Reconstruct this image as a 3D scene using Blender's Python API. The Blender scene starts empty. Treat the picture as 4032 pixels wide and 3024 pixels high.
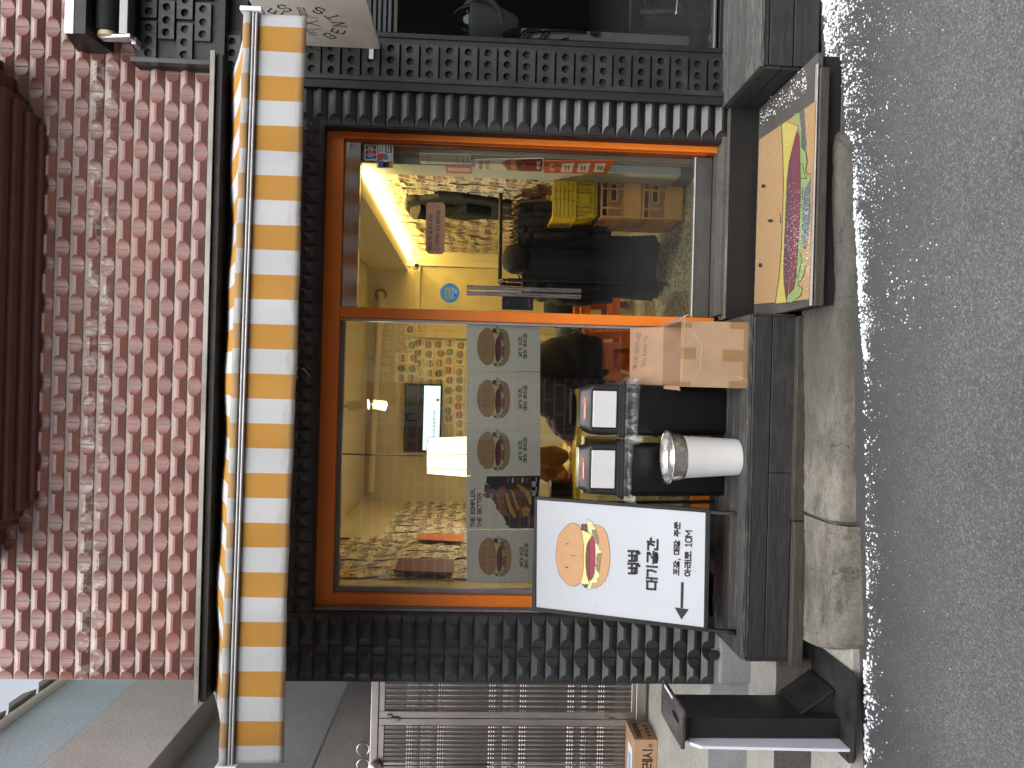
import bpy, bmesh, math, random
from mathutils import Vector, Matrix
random.seed(7)
R = math.radians
SC = bpy.context.scene
COL = SC.collection

# ------------------------------------------------------------------ camera
CAM = Vector((0, -4.3, 1.6)); FPX = 3030.0
PITCH = math.atan(147 / FPX); ROLL = .0263
_f = Vector((0, math.cos(PITCH), -math.sin(PITCH)))
_r0 = Vector((1, 0, 0)); _u0 = _r0.cross(_f)
_r = _r0 * math.cos(ROLL) + _u0 * math.sin(ROLL)
_u = _u0 * math.cos(ROLL) - _r0 * math.sin(ROLL)
cd = bpy.data.cameras.new('camera'); cam = bpy.data.objects.new('camera', cd); COL.objects.link(cam)
cd.sensor_width = 36; cd.lens = 36 * FPX / 4032; cd.clip_start = .05; cd.clip_end = 400
# the phone was held sideways: the picture's x axis is the world's down, its y axis the world's right
m = Matrix((-_u, _r, -_f)).transposed().to_4x4(); m.translation = CAM
cam.matrix_world = m; SC.camera = cam

# ------------------------------------------------------------------ sky, sun, exposure
wd = bpy.data.worlds.new('World'); SC.world = wd; wd.use_nodes = True
nt = wd.node_tree; bg = nt.nodes['Background']
sky = nt.nodes.new('ShaderNodeTexSky'); sky.sky_type = 'NISHITA'; sky.sun_disc = False
SUN_EL, SUN_AZ = R(57), R(180)       # azimuth measured from +y towards +x
sky.sun_elevation = SUN_EL; sky.sun_rotation = SUN_AZ; sky.air_density = 1.2; sky.dust_density = 6.0; sky.ozone_density = 1.0
hs = nt.nodes.new('ShaderNodeHueSaturation'); hs.inputs['Saturation'].default_value = .3
nt.links.new(sky.outputs[0], hs.inputs['Color']); nt.links.new(hs.outputs[0], bg.inputs[0])
bg.inputs[1].default_value = .11
sl = bpy.data.lights.new('sun', 'SUN'); sl.energy = 1.3; sl.angle = R(75); sl.color = (1, .985, .96)
so = bpy.data.objects.new('sun', sl); COL.objects.link(so)
sd = Vector((math.sin(SUN_AZ) * math.cos(SUN_EL), math.cos(SUN_AZ) * math.cos(SUN_EL), math.sin(SUN_EL)))
so.rotation_euler = sd.to_track_quat('Z', 'Y').to_euler(); so.location = sd * 30
SC.view_settings.view_transform = 'Standard'; SC.view_settings.look = 'None'
SC.view_settings.exposure = 1.18; SC.view_settings.gamma = 1
SC.render.engine = 'CYCLES'
SC.cycles.use_denoising = True; SC.cycles.max_bounces = 8; SC.cycles.transparent_max_bounces = 12
SC.cycles.caustics_reflective = False; SC.cycles.caustics_refractive = False
SC.cycles.sample_clamp_indirect = 6

# ------------------------------------------------------------------ photo pixel -> point on a plane of the place
def ray(x, y): return _f + _r * ((1512 - y) / FPX) - _u * ((x - 2016) / FPX)
def hit(x, y, p0, n):
    d = ray(x, y); n = Vector(n); return CAM + d * ((Vector(p0) - CAM).dot(n) / d.dot(n))
def W(x, y, Y=0.): return hit(x, y, (0, Y, 0), (0, 1, 0))
def G(x, y, z=0.): return hit(x, y, (0, 0, z), (0, 0, 1))
def SX(x, y, X): return hit(x, y, (X, 0, 0), (1, 0, 0))

def srgb(*c):
    return tuple(((v / 255) / 12.92 if v <= 10 else (((v / 255) + .055) / 1.055) ** 2.4) for v in c)

# ------------------------------------------------------------------ materials
MATS = {}
class NT:
    def __init__(s, name):
        s.m = bpy.data.materials.new(name); s.m.use_nodes = True; s.t = s.m.node_tree
        s.b = s.t.nodes['Principled BSDF']; s.out = s.t.nodes['Material Output']
        s.co = s.t.nodes.new('ShaderNodeTexCoord').outputs['Object']
    def n(s, typ, **kw):
        n = s.t.nodes.new(typ)
        for k, v in kw.items(): setattr(n, k, v)
        return n
    def l(s, a, b): s.t.links.new(a, b)
    def mapped(s, sc):
        mp = s.n('ShaderNodeMapping'); mp.inputs['Scale'].default_value = sc; s.l(s.co, mp.inputs[0]); return mp.outputs[0]
    def noise(s, scale, detail=4, rough=.55, vec=None, dist=0):
        n = s.n('ShaderNodeTexNoise'); n.inputs['Scale'].default_value = scale; n.inputs['Detail'].default_value = detail
        n.inputs['Roughness'].default_value = rough; n.inputs['Distortion'].default_value = dist
        s.l(vec or s.co, n.inputs['Vector']); return n.outputs['Fac']
    def vor(s, scale, feature='F1', vec=None):
        n = s.n('ShaderNodeTexVoronoi', feature=feature); n.inputs['Scale'].default_value = scale
        s.l(vec or s.co, n.inputs['Vector']); return n
    def ramp(s, fac, stops):
        r = s.n('ShaderNodeValToRGB'); e = r.color_ramp.elements
        while len(e) < len(stops): e.new(.5)
        for el, (p, c) in zip(e, stops):
            el.position = p; el.color = (c, c, c, 1) if isinstance(c, (int, float)) else (*c, 1)
        s.l(fac, r.inputs[0]); return r.outputs[0]
    def mix(s, fac, a, b, mode='MIX'):
        x = s.n('ShaderNodeMix', data_type='RGBA', blend_type=mode)
        if isinstance(fac, (int, float)): x.inputs[0].default_value = fac
        else: s.l(fac, x.inputs[0])
        for i, v in ((6, a), (7, b)):
            if isinstance(v, tuple): x.inputs[i].default_value = (*v, 1)
            else: s.l(v, x.inputs[i])
        return x.outputs[2]
    def math(s, op, a, b=0.0):
        x = s.n('ShaderNodeMath', operation=op)
        for i, v in ((0, a), (1, b)):
            if isinstance(v, (int, float)): x.inputs[i].default_value = v
            else: s.l(v, x.inputs[i])
        return x.outputs[0]
    def attr(s, name): return s.n('ShaderNodeAttribute', attribute_name=name).outputs['Fac']
    def sep(s, vec=None):
        x = s.n('ShaderNodeSeparateXYZ'); s.l(vec or s.co, x.inputs[0]); return x.outputs
    def color(s, v):
        if isinstance(v, tuple): s.b.inputs['Base Color'].default_value = (*v, 1)
        else: s.l(v, s.b.inputs['Base Color'])
    def rough(s, v):
        if isinstance(v, (int, float)): s.b.inputs['Roughness'].default_value = v
        else: s.l(v, s.b.inputs['Roughness'])
    def bump(s, h, strength=.3, dist=.01):
        b = s.n('ShaderNodeBump'); b.inputs['Strength'].default_value = strength; b.inputs['Distance'].default_value = dist
        s.l(h, b.inputs['Height']); s.l(b.outputs[0], s.b.inputs['Normal'])

def pm(name, col, rough=.5, metal=0, var=.12, vs=6, bump=0, bs=60, stretch=(1, 1, 1), fine=.0, spec=None):
    """plain paint, plastic, paper, cloth: base colour with soft mottling, optional grain"""
    if name in MATS: return MATS[name]
    t = NT(name); vec = t.mapped(stretch)
    a = tuple(c * (1 - var) for c in col); b = tuple(min(1, c * (1 + var)) for c in col)
    c = t.mix(t.ramp(t.noise(vs, 5, .6, vec), [(.3, 0.), (.7, 1.)]), a, b)
    if fine: c = t.mix(t.ramp(t.noise(vs * 25, 3, .7, vec), [(.45, 0.), (.75, fine)]), c, tuple(x * .35 for x in col))
    t.color(c); t.b.inputs['Metallic'].default_value = metal
    t.rough(t.ramp(t.noise(vs * 2.3, 4, .6, vec), [(.3, max(0, rough - .08)), (.7, min(1, rough + .08))]))
    if spec is not None: t.b.inputs['Specular IOR Level'].default_value = spec
    if bump: t.bump(t.noise(bs, 4, .6, vec), bump, .004)
    MATS[name] = t.m; return t.m
def emis(name, col, strength, base=None):
    if name in MATS: return MATS[name]
    t = NT(name); t.color(base or col); t.b.inputs['Emission Color'].default_value = (*col, 1); t.b.inputs['Emission Strength'].default_value = strength
    MATS[name] = t.m; return t.m
def ink(*c, rough=.6):
    """printed or painted flat colour, given as it reads on paper"""
    name = 'print_%d_%d_%d' % c
    return pm(name, srgb(*c), rough, var=.04, vs=30)

# ------------------------------------------------------------------ mesh building
LOCS = {}
class MB:
    def __init__(s): s.v = []; s.f = []; s.mi = []; s.tint = []; s.mats = []; s.M = None; s.t = .5
    def idx(s, m):
        if m not in s.mats: s.mats.append(m)
        return s.mats.index(m)
    def face(s, pts, m):
        i = len(s.v)
        for p in pts:
            p = Vector(p)
            s.v.append(s.M @ p if s.M else p)
        s.f.append(tuple(range(i, i + len(pts)))); s.mi.append(s.idx(m)); s.tint.append(s.t)
    def mesh(s, vs, fs, m):
        i = len(s.v)
        for p in vs:
            p = Vector(p); s.v.append(s.M @ p if s.M else p)
        k = s.idx(m)
        for f in fs: s.f.append(tuple(a + i for a in f)); s.mi.append(k); s.tint.append(s.t)
    def box(s, x0, x1, y0, y1, z0, z1, m):
        vs = [(x, y, z) for x in (x0, x1) for y in (y0, y1) for z in (z0, z1)]
        s.mesh(vs, [(0, 1, 3, 2), (4, 6, 7, 5), (0, 4, 5, 1), (2, 3, 7, 6), (0, 2, 6, 4), (1, 5, 7, 3)], m)
    def hexa(s, a, b, m):
        """solid between two quads a (4 pts) and b (4 pts)"""
        s.mesh(list(a) + list(b), [(3, 2, 1, 0), (4, 5, 6, 7), (0, 1, 5, 4), (1, 2, 6, 5), (2, 3, 7, 6), (3, 0, 4, 7)], m)
    def prism(s, poly, d, m):
        """solid: polygon pushed along vector d"""
        n = len(poly); d = Vector(d); p = [Vector(q) for q in poly]
        s.mesh(p + [q + d for q in p], [tuple(range(n))[::-1], tuple(range(n, 2 * n))] + [(i, (i + 1) % n, n + (i + 1) % n, n + i) for i in range(n)], m)
    def tube(s, path, r, m, n=8, closed=False):
        P = [Vector(p) for p in path]; rs = r if isinstance(r, (list, tuple)) else [r] * len(P)
        vs = []; up = Vector((0.13, .21, .97))
        for i, p in enumerate(P):
            if closed: d = P[(i + 1) % len(P)] - P[i - 1]
            else: d = P[min(i + 1, len(P) - 1)] - P[max(i - 1, 0)]
            d.normalize()
            a = d.cross(up)
            if a.length < .05: a = d.cross(Vector((1, 0, 0)))
            a.normalize(); b = d.cross(a)
            vs += [p + (a * math.cos(2 * math.pi * k / n) + b * math.sin(2 * math.pi * k / n)) * rs[i] for k in range(n)]
        fs = []; L = len(P)
        for i in range(L if closed else L - 1):
            j = (i + 1) % L
            fs += [(i * n + k, i * n + (k + 1) % n, j * n + (k + 1) % n, j * n + k) for k in range(n)]
        if not closed: fs += [tuple(range(n))[::-1], tuple(range((L - 1) * n, L * n))]
        s.mesh(vs, fs, m)
    def lathe(s, prof, m, c=(0, 0, 0), n=24, axis=None, close=False):
        """profile of (radius, height) turned about z (or about axis) through c"""
        c = Vector(c); q = Vector((0, 0, 1)).rotation_difference(Vector(axis)) if axis else None
        vs = []
        for r, h in prof:
            for k in range(n):
                p = Vector((r * math.cos(2 * math.pi * k / n), r * math.sin(2 * math.pi * k / n), h))
                vs.append(c + (q @ p if q else p))
        fs = []
        for i in range(len(prof) - 1):
            fs += [(i * n + k, i * n + (k + 1) % n, (i + 1) * n + (k + 1) % n, (i + 1) * n + k) for k in range(n)]
        fs += [tuple(range(n))[::-1], tuple(range((len(prof) - 1) * n, len(prof) * n))]
        s.mesh(vs, fs, m)
    def grid(s, fn, nu, nv, m):
        vs = [fn(i / nu, j / nv) for i in range(nu + 1) for j in range(nv + 1)]; w = nv + 1
        s.mesh(vs, [(i * w + j, (i + 1) * w + j, (i + 1) * w + j + 1, i * w + j + 1) for i in range(nu) for j in range(nv)], m)
    def build(s, name, parent=None, loc=None, bevel=0, smooth=None, seg=2, solid=0):
        me = bpy.data.meshes.new(name)
        if parent is not None: o0 = LOCS[parent.name]
        elif loc is not None: o0 = Vector(loc)
        else:
            xs = [p.x for p in s.v]; ys = [p.y for p in s.v]; zs = [p.z for p in s.v]
            o0 = Vector(((min(xs) + max(xs)) / 2, (min(ys) + max(ys)) / 2, min(zs)))
        me.from_pydata([p - o0 for p in s.v], [], s.f)
        for m in s.mats: me.materials.append(m)
        me.polygons.foreach_set('material_index', s.mi)
        at = me.attributes.new('tint', 'FLOAT', 'FACE'); at.data.foreach_set('value', s.tint)
        bm = bmesh.new(); bm.from_mesh(me); bmesh.ops.recalc_face_normals(bm, faces=bm.faces) if smooth is None or smooth != 'keep' else None
        bm.to_mesh(me); bm.free()
        if smooth and smooth != 'keep':
            me.shade_smooth(); me.set_sharp_from_angle(angle=R(smooth))
        o = bpy.data.objects.new(name, me); COL.objects.link(o)
        if parent is not None: o.parent = parent
        else: o.location = o0
        LOCS[o.name] = o0
        if solid:
            sm = o.modifiers.new('solid', 'SOLIDIFY'); sm.thickness = solid; sm.offset = 0
        if bevel:
            b = o.modifiers.new('bevel', 'BEVEL'); b.width = bevel; b.segments = seg; b.limit_method = 'ANGLE'; b.angle_limit = R(40)
        return o

def tag(o, label=None, cat=None, group=None, kind=None):
    if label: o['label'] = label
    if cat: o['category'] = cat
    if group: o['group'] = group
    if kind: o['kind'] = kind
    return o
def thing(name, label, cat, loc=(0, 0, 0), group=None):
    o = bpy.data.objects.new(name, None); COL.objects.link(o); o.empty_display_size = .1
    o.location = loc; LOCS[o.name] = Vector(loc)
    return tag(o, label, cat, group)
def dup(root, loc, rz=None, label=None):
    def cp(o, par):
        c = o.copy(); COL.objects.link(c)
        if par: c.parent = par
        for ch in list(o.children): cp(ch, c)
        return c
    r = cp(root, None); r.location = loc
    if rz is not None: r.rotation_euler = (0, 0, rz)
    if label: r['label'] = label
    return r

# ------------------------------------------------------------------ writing: stroke letters
def _ell(cx, cy, rx, ry, n=14): return [(cx + rx * math.cos(2 * math.pi * k / n), cy + ry * math.sin(2 * math.pi * k / n)) for k in range(n + 1)]
CONS = {'ㄱ': [[(0, 1), (1, 1), (1, .5), (.8, 0)]], 'ㄴ': [[(0, 1), (0, 0), (1, 0)]], 'ㄷ': [[(1, 1), (0, 1), (0, 0), (1, 0)]],
 'ㄹ': [[(0, 1), (1, 1), (1, .5), (0, .5), (0, 0), (1, 0)]], 'ㅁ': [[(0, 1), (1, 1), (1, 0), (0, 0), (0, 1)]],
 'ㅂ': [[(0, 1), (0, 0), (1, 0), (1, 1)], [(0, .5), (1, .5)]], 'ㅅ': [[(.5, 1), (.4, .5), (0, 0)], [(.48, .6), (1, 0)]], 'ㅇ': [_ell(.5, .5, .5, .5)],
 'ㅈ': [[(0, 1), (1, 1)], [(.5, 1), (.4, .5), (0, 0)], [(.45, .5), (1, 0)]], 'ㅊ': [[(.3, 1), (.7, 1)], [(0, .75), (1, .75)], [(.5, .75), (0, 0)], [(.45, .4), (1, 0)]],
 'ㅋ': [[(0, 1), (1, 1), (1, .5), (.8, 0)], [(0, .5), (1, .5)]], 'ㅌ': [[(1, 1), (0, 1), (0, 0), (1, 0)], [(0, .5), (1, .5)]],
 'ㅍ': [[(0, 1), (1, 1)], [(0, 0), (1, 0)], [(.3, 1), (.3, 0)], [(.7, 1), (.7, 0)]], 'ㅎ': [[(.3, 1.05), (.7, 1.05)], [(0, .78), (1, .78)], _ell(.5, .28, .42, .28)]}
CHO = 'ㄱㄲㄴㄷㄸㄹㅁㅂㅃㅅㅆㅇㅈㅉㅊㅋㅌㅍㅎ'
JUNG = 'ㅏㅐㅑㅒㅓㅔㅕㅖㅗㅘㅙㅚㅛㅜㅝㅞㅟㅠㅡㅢㅣ'
JONG = ['', 'ㄱ', 'ㄲ', 'ㄱㅅ', 'ㄴ', 'ㄴㅈ', 'ㄴㅎ', 'ㄷ', 'ㄹ', 'ㄹㄱ', 'ㄹㅁ', 'ㄹㅂ', 'ㄹㅅ', 'ㄹㅌ', 'ㄹㅍ', 'ㄹㅎ', 'ㅁ', 'ㅂ', 'ㅂㅅ', 'ㅅ', 'ㅆ', 'ㅇ', 'ㅈ', 'ㅊ', 'ㅋ', 'ㅌ', 'ㅍ', 'ㅎ']
DBL = {'ㄲ': 'ㄱㄱ', 'ㄸ': 'ㄷㄷ', 'ㅃ': 'ㅂㅂ', 'ㅆ': 'ㅅㅅ', 'ㅉ': 'ㅈㅈ'}
VV = {'ㅏ': [[(.25, 1), (.25, 0)], [(.25, .52), (1, .52)]], 'ㅑ': [[(.25, 1), (.25, 0)], [(.25, .66), (1, .66)], [(.25, .36), (1, .36)]],
 'ㅓ': [[(.8, 1), (.8, 0)], [(0, .52), (.8, .52)]], 'ㅕ': [[(.8, 1), (.8, 0)], [(0, .66), (.8, .66)], [(0, .38), (.8, .38)]], 'ㅣ': [[(.6, 1), (.6, 0)]],
 'ㅐ': [[(.2, 1), (.2, 0)], [(.95, 1), (.95, 0)], [(.2, .52), (.95, .52)]], 'ㅔ': [[(.5, 1), (.5, 0)], [(1, 1), (1, 0)], [(0, .52), (.5, .52)]],
 'ㅒ': [[(.2, 1), (.2, 0)], [(.95, 1), (.95, 0)], [(.2, .65), (.95, .65)], [(.2, .38), (.95, .38)]], 'ㅖ': [[(.5, 1), (.5, 0)], [(1, 1), (1, 0)], [(0, .65), (.5, .65)], [(0, .38), (.5, .38)]]}
HV = {'ㅗ': [[(0, 0), (1, 0)], [(.5, 0), (.5, 1)]], 'ㅛ': [[(0, 0), (1, 0)], [(.33, 0), (.33, 1)], [(.67, 0), (.67, 1)]], 'ㅡ': [[(0, .5), (1, .5)]],
 'ㅜ': [[(0, 1), (1, 1)], [(.5, 1), (.5, 0)]], 'ㅠ': [[(0, 1), (1, 1)], [(.33, 1), (.33, 0)], [(.67, 1), (.67, 0)]]}
CV = {'ㅘ': 'ㅗㅏ', 'ㅙ': 'ㅗㅐ', 'ㅚ': 'ㅗㅣ', 'ㅝ': 'ㅜㅓ', 'ㅞ': 'ㅜㅔ', 'ㅟ': 'ㅜㅣ', 'ㅢ': 'ㅡㅣ'}
LAT = {'A': [[(0, 0), (.5, 1), (1, 0)], [(.2, .38), (.8, .38)]], 'B': [[(0, 0), (0, 1), (.75, 1), (.9, .85), (.9, .65), (.75, .52), (0, .52)], [(.75, .52), (1, .38), (1, .14), (.8, 0), (0, 0)]],
 'C': [[(1, .8), (.8, 1), (.2, 1), (0, .8), (0, .2), (.2, 0), (.8, 0), (1, .2)]], 'D': [[(0, 0), (0, 1), (.6, 1), (1, .7), (1, .3), (.6, 0), (0, 0)]], 'E': [[(1, 1), (0, 1), (0, 0), (1, 0)], [(0, .52), (.8, .52)]],
 'G': [[(1, .8), (.8, 1), (.2, 1), (0, .8), (0, .2), (.2, 0), (.8, 0), (1, .2), (1, .45), (.6, .45)]], 'H': [[(0, 0), (0, 1)], [(1, 0), (1, 1)], [(0, .5), (1, .5)]], 'I': [[(.5, 0), (.5, 1)], [(.15, 1), (.85, 1)], [(.15, 0), (.85, 0)]],
 'K': [[(0, 0), (0, 1)], [(1, 1), (0, .45)], [(.35, .62), (1, 0)]], 'L': [[(0, 1), (0, 0), (1, 0)]], 'M': [[(0, 0), (0, 1), (.5, .4), (1, 1), (1, 0)]], 'N': [[(0, 0), (0, 1), (1, 0), (1, 1)]], 'O': [[(.25, 1), (.75, 1), (1, .75), (1, .25), (.75, 0), (.25, 0), (0, .25), (0, .75), (.25, 1)]],
 'P': [[(0, 0), (0, 1), (.75, 1), (1, .85), (1, .6), (.75, .45), (0, .45)]], 'R': [[(0, 0), (0, 1), (.75, 1), (1, .85), (1, .62), (.75, .48), (0, .48)], [(.55, .48), (1, 0)]], 'S': [[(1, .82), (.8, 1), (.2, 1), (0, .82), (0, .65), (.2, .52), (.8, .48), (1, .33), (1, .16), (.8, 0), (.2, 0), (0, .18)]],
 'T': [[(0, 1), (1, 1)], [(.5, 1), (.5, 0)]], 'U': [[(0, 1), (0, .2), (.2, 0), (.8, 0), (1, .2), (1, 1)]], 'V': [[(0, 1), (.5, 0), (1, 1)]], 'Y': [[(0, 1), (.5, .5), (1, 1)], [(.5, .5), (.5, 0)]], 'J': [[(.8, 1), (.8, .2), (.6, 0), (.2, 0), (0, .2)]], 'X': [[(0, 1), (1, 0)], [(0, 0), (1, 1)]],
 '0': [[(.25, 1), (.75, 1), (1, .75), (1, .25), (.75, 0), (.25, 0), (0, .25), (0, .75), (.25, 1)]], '1': [[(.2, .8), (.5, 1), (.5, 0)], [(.15, 0), (.85, 0)]], '2': [[(0, .8), (.2, 1), (.8, 1), (1, .8), (1, .6), (0, 0), (1, 0)]], '4': [[(.8, 0), (.8, 1), (0, .3), (1, .3)]], '5': [[(1, 1), (0, 1), (0, .55), (.8, .55), (1, .4), (1, .15), (.8, 0), (0, 0)]], '8': [_ell(.5, .76, .4, .24), _ell(.5, .26, .5, .26)],
 ',': [[(.4, .12), (.25, -.18)]], '.': [[(.4, .0), (.45, .05)]], '_': [[(0, -.02), (1, -.02)]], '-': [[(0, .5), (1, .5)]],
 'a': [_ell(.45, .3, .45, .3), [(.95, .6), (.95, 0)]], 'b': [[(0, 1), (0, 0)], _ell(.5, .3, .5, .3)], 'c': [[(1, .5), (.7, .6), (.25, .58), (0, .3), (.25, .02), (.7, 0), (1, .12)]], 'e': [[(0, .3), (1, .32), (.8, .6), (.2, .58), (0, .3), (.2, .02), (.9, .05)]], 'g': [_ell(.45, .3, .45, .3), [(.95, .6), (.9, -.25), (.5, -.38), (.1, -.25)]],
 'l': [[(.5, 1), (.5, 0)]], 'n': [[(0, .6), (0, 0)], [(0, .4), (.4, .6), (.9, .5), (.95, 0)]], 'o': [_ell(.5, .3, .5, .3)], 'p': [[(0, .6), (0, -.38)], _ell(.5, .3, .48, .3)], 's': [[(.9, .5), (.5, .62), (.1, .48), (.8, .18), (.5, 0), (.05, .08)]], 'u': [[(0, .6), (.05, .1), (.4, 0), (.9, .15)], [(.95, .6), (.95, 0)]], 'x': [[(0, .6), (1, 0)], [(0, 0), (1, .6)]], 'y': [[(0, .6), (.45, .05)], [(1, .6), (.3, -.38)]], 'z': [[(0, .6), (1, .6), (0, 0), (1, 0)]]}
def put(strokes, x0, y0, x1, y1): return [[(x0 + (x1 - x0) * a, y0 + (y1 - y0) * b) for a, b in s] for s in strokes]
def cons(c, x0, y0, x1, y1):
    if c in DBL: c = DBL[c]
    w = (x1 - x0) / len(c); g = w * .12 if len(c) > 1 else 0
    return sum((put(CONS[k], x0 + i * w + (g if i else 0), y0, x0 + (i + 1) * w - (g if i < len(c) - 1 else 0), y1) for i, k in enumerate(c)), [])
def glyph(ch):
    """strokes of one character in a box 0..width x 0..1, and its width"""
    k = ord(ch) - 0xAC00
    if 0 <= k < 11172:
        c, v, j = CHO[k // 588], JUNG[k % 588 // 28], JONG[k % 28]
        yb = .36 if j else .03; out = []
        if j: out += cons(j, .1, .03, .86, .26)
        if v in VV: out += cons(c, .05, yb + (.06 if j else .12), .5, .94) + put(VV[v], .6, yb + .0, .95, 1)
        elif v in HV:
            if v in 'ㅗㅛ': out += cons(c, .14, .52 if not j else .68, .84, .97) + put(HV[v], .02, yb + .04, .96, yb + (.3 if not j else .2))
            elif v == 'ㅡ': out += cons(c, .14, .42 if not j else .6, .84, .97) + put(HV[v], .02, yb - .02, .96, yb + .14)
            else: out += cons(c, .14, .58 if not j else .72, .84, .97) + put(HV[v], .02, yb - .02, .96, .42 if not j else .58)
        else:
            h, w = CV[v]; out += cons(c, .06, .5 if not j else .66, .56, .95) + put(HV[h], .02, yb + .04, .62, yb + .3 if not j else yb + .18) + put(VV[w], .66, yb, .97, 1)
        return out, 1.0
    if ch == ' ': return [], .38
    if ch in LAT:
        w = {'I': .4, 'l': .22, ',': .25, '.': .25, 'M': .78, 'J': .5, '1': .5, '_': .55}.get(ch, .5 if ch.islower() else .62)
        return put(LAT[ch], .04, 0, w - .02, 1), w
    return [], .3
def ribbon(mb, pts, w, place, m, k):
    for (a, b), (c, d) in zip(pts, pts[1:]):
        L = math.hypot(c - a, d - b)
        if L < 1e-6: continue
        ux, uy = (c - a) / L * w / 2, (d - b) / L * w / 2
        mb.face([place(a - ux - uy, b - uy + ux, k), place(a - ux + uy, b - uy - ux, k), place(c + ux + uy, d + uy - ux, k), place(c + ux - uy, d + uy + ux, k)], m)
def write(mb, s, place, m, weight=.1, gap=.12, k=6, hand=0, fit=None):
    """write s with strokes; place(a, b, layer) maps unit letters (height 1) to the surface; fit = total width"""
    rnd = random.Random(len(s) * 13 + 5); x = 0; rows = []
    for ch in s:
        st, w = glyph(ch)
        jit = lambda q: (q[0] + x + rnd.uniform(-hand, hand), q[1] + rnd.uniform(-hand, hand))
        rows += [[jit(q) for q in t] for t in st]
        x += w + gap
    x -= gap; f = (fit / x) if fit else 1
    for i, t in enumerate(rows):
        ribbon(mb, [(a * f, b) for a, b in t], weight, place, m, k + (i % 5) * .15)
    return x * f

LAYER = .00035
class Sheet:
    """a flat printed face: p0, n and a zoom window (ox, oy, scale) of the photograph the artwork was read from"""
    def __init__(s, p0, n, ox=0, oy=0, sc=1): s.p0 = Vector(p0); s.n = Vector(n).normalized(); s.ox, s.oy, s.sc = ox, oy, sc
    def win(s, ox, oy, sc): return Sheet(s.p0, s.n, ox, oy, sc)
    def at(s, zx, zy, k=0):
        q = hit(s.ox + zx / s.sc, s.oy + zy / s.sc, s.p0, s.n); return q + s.n * (k * LAYER)
    def poly(s, mb, pts, m, k): mb.face([s.at(x, y, k) for x, y in pts], m)
    def line(s, mb, pts, w, m, k, closed=False):
        pts = list(pts) + ([pts[0]] if closed else [])
        ribbon(mb, pts, w, lambda a, b, kk: s.at(a, b, kk), m, k)
    def ell(s, mb, cx, cy, rx, ry, m, k, n=16): s.poly(mb, _ell(cx, cy, rx, ry, n)[:-1], m, k)
    def text(s, mb, txt, TL, TR, BL, m, weight=.1, k=6, hand=0, gap=.12):
        a, b, c = s.at(*TL), s.at(*TR), s.at(*BL)
        ex = b - a; ez = a - c; h = ez.length; wd_ = ex.length / h
        place = lambda x, y, kk: c + ex * (x / wd_) + ez * y + s.n * (kk * LAYER)
        write(mb, txt, place, m, weight, gap, k, hand, fit=wd_)

# ------------------------------------------------------------------ special materials
def mat_tile(name, lo, hi, rough, chips=None, worn=0, coat=.25, dust=0, ledge=None):
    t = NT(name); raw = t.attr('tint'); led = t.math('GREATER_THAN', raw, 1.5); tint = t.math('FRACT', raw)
    c = t.mix(tint, lo, hi)
    c = t.mix(t.ramp(t.noise(3.2, 6, .7), [(.35, 0.), (.75, .35)]), c, tuple(min(1, x * 1.5 + .03) for x in hi))
    if chips: c = t.mix(t.ramp(t.noise(.9, 4, .6), [(.42, 0.), (.68, .5)]), c, (.2, .135, .122))
    c = t.mix(t.ramp(t.noise(38, 4, .7), [(.55, 0.), (.8, .3)]), c, tuple(x * .4 for x in lo))
    if chips:      # a band of old render left on one course
        z = t.sep()[2]
        band = t.math('MULTIPLY', t.ramp(t.math('ABSOLUTE', t.math('SUBTRACT', z, chips)), [(.045, 1.), (.09, 0.)]), t.ramp(t.noise(11, 8, .75, t.mapped((1, 1, .6))), [(.5, 0.), (.56, 1.)]))
        c = t.mix(t.math('MULTIPLY', band, .8), c, (.42, .38, .35))
    if dust: c = t.mix(t.ramp(t.noise(4, 7, .75, t.mapped((1, 1, .6))), [(.5, 0.), (.8, dust)]), c, (.1, .085, .072))
    if worn:       # paint rubbed off to the red clay in small spots
        c = t.mix(t.ramp(t.noise(21, 5, .8), [(.7, 0.), (.74, worn)]), c, (.16, .1, .08))
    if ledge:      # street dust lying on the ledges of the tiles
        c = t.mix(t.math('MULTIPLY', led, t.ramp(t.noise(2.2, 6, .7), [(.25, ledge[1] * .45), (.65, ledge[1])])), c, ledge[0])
    t.color(c); t.rough(t.ramp(t.noise(9, 5, .65), [(.3, rough - .1), (.75, rough + .18)]))
    t.b.inputs['Coat Weight'].default_value = coat; t.b.inputs['Coat Roughness'].default_value = .22
    t.bump(t.noise(120, 4, .7), .25, .003); MATS[name] = t.m; return t.m
def mat_wood(name, col, axis=0, dark=.35, pale=(.2, .19, .17), amt=.5, rough=.6):
    t = NT(name); sc = [14, 14, 14]; sc[axis] = .7
    v = t.mapped(tuple(sc)); g = t.noise(3, 8, .7, v, .6); g2 = t.noise(14, 4, .7, v)
    c = t.mix(t.ramp(g, [(.3, 0.), (.7, 1.)]), tuple(x * dark for x in col), col)
    c = t.mix(t.ramp(g2, [(.5, 0.), (.72, amt)]), c, pale)
    c = t.mix(t.ramp(t.noise(2.5, 5, .7), [(.58, 0.), (.72, amt * .6)]), c, (.15, .1, .07))
    tint = t.attr('tint'); c = t.mix(t.math('MULTIPLY', tint, .35), c, tuple(x * .3 for x in col))
    t.color(c); t.rough(t.ramp(g2, [(.3, rough - .12), (.7, rough + .15)])); t.bump(g2, .35, .004); MATS[name] = t.m; return t.m
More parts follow.
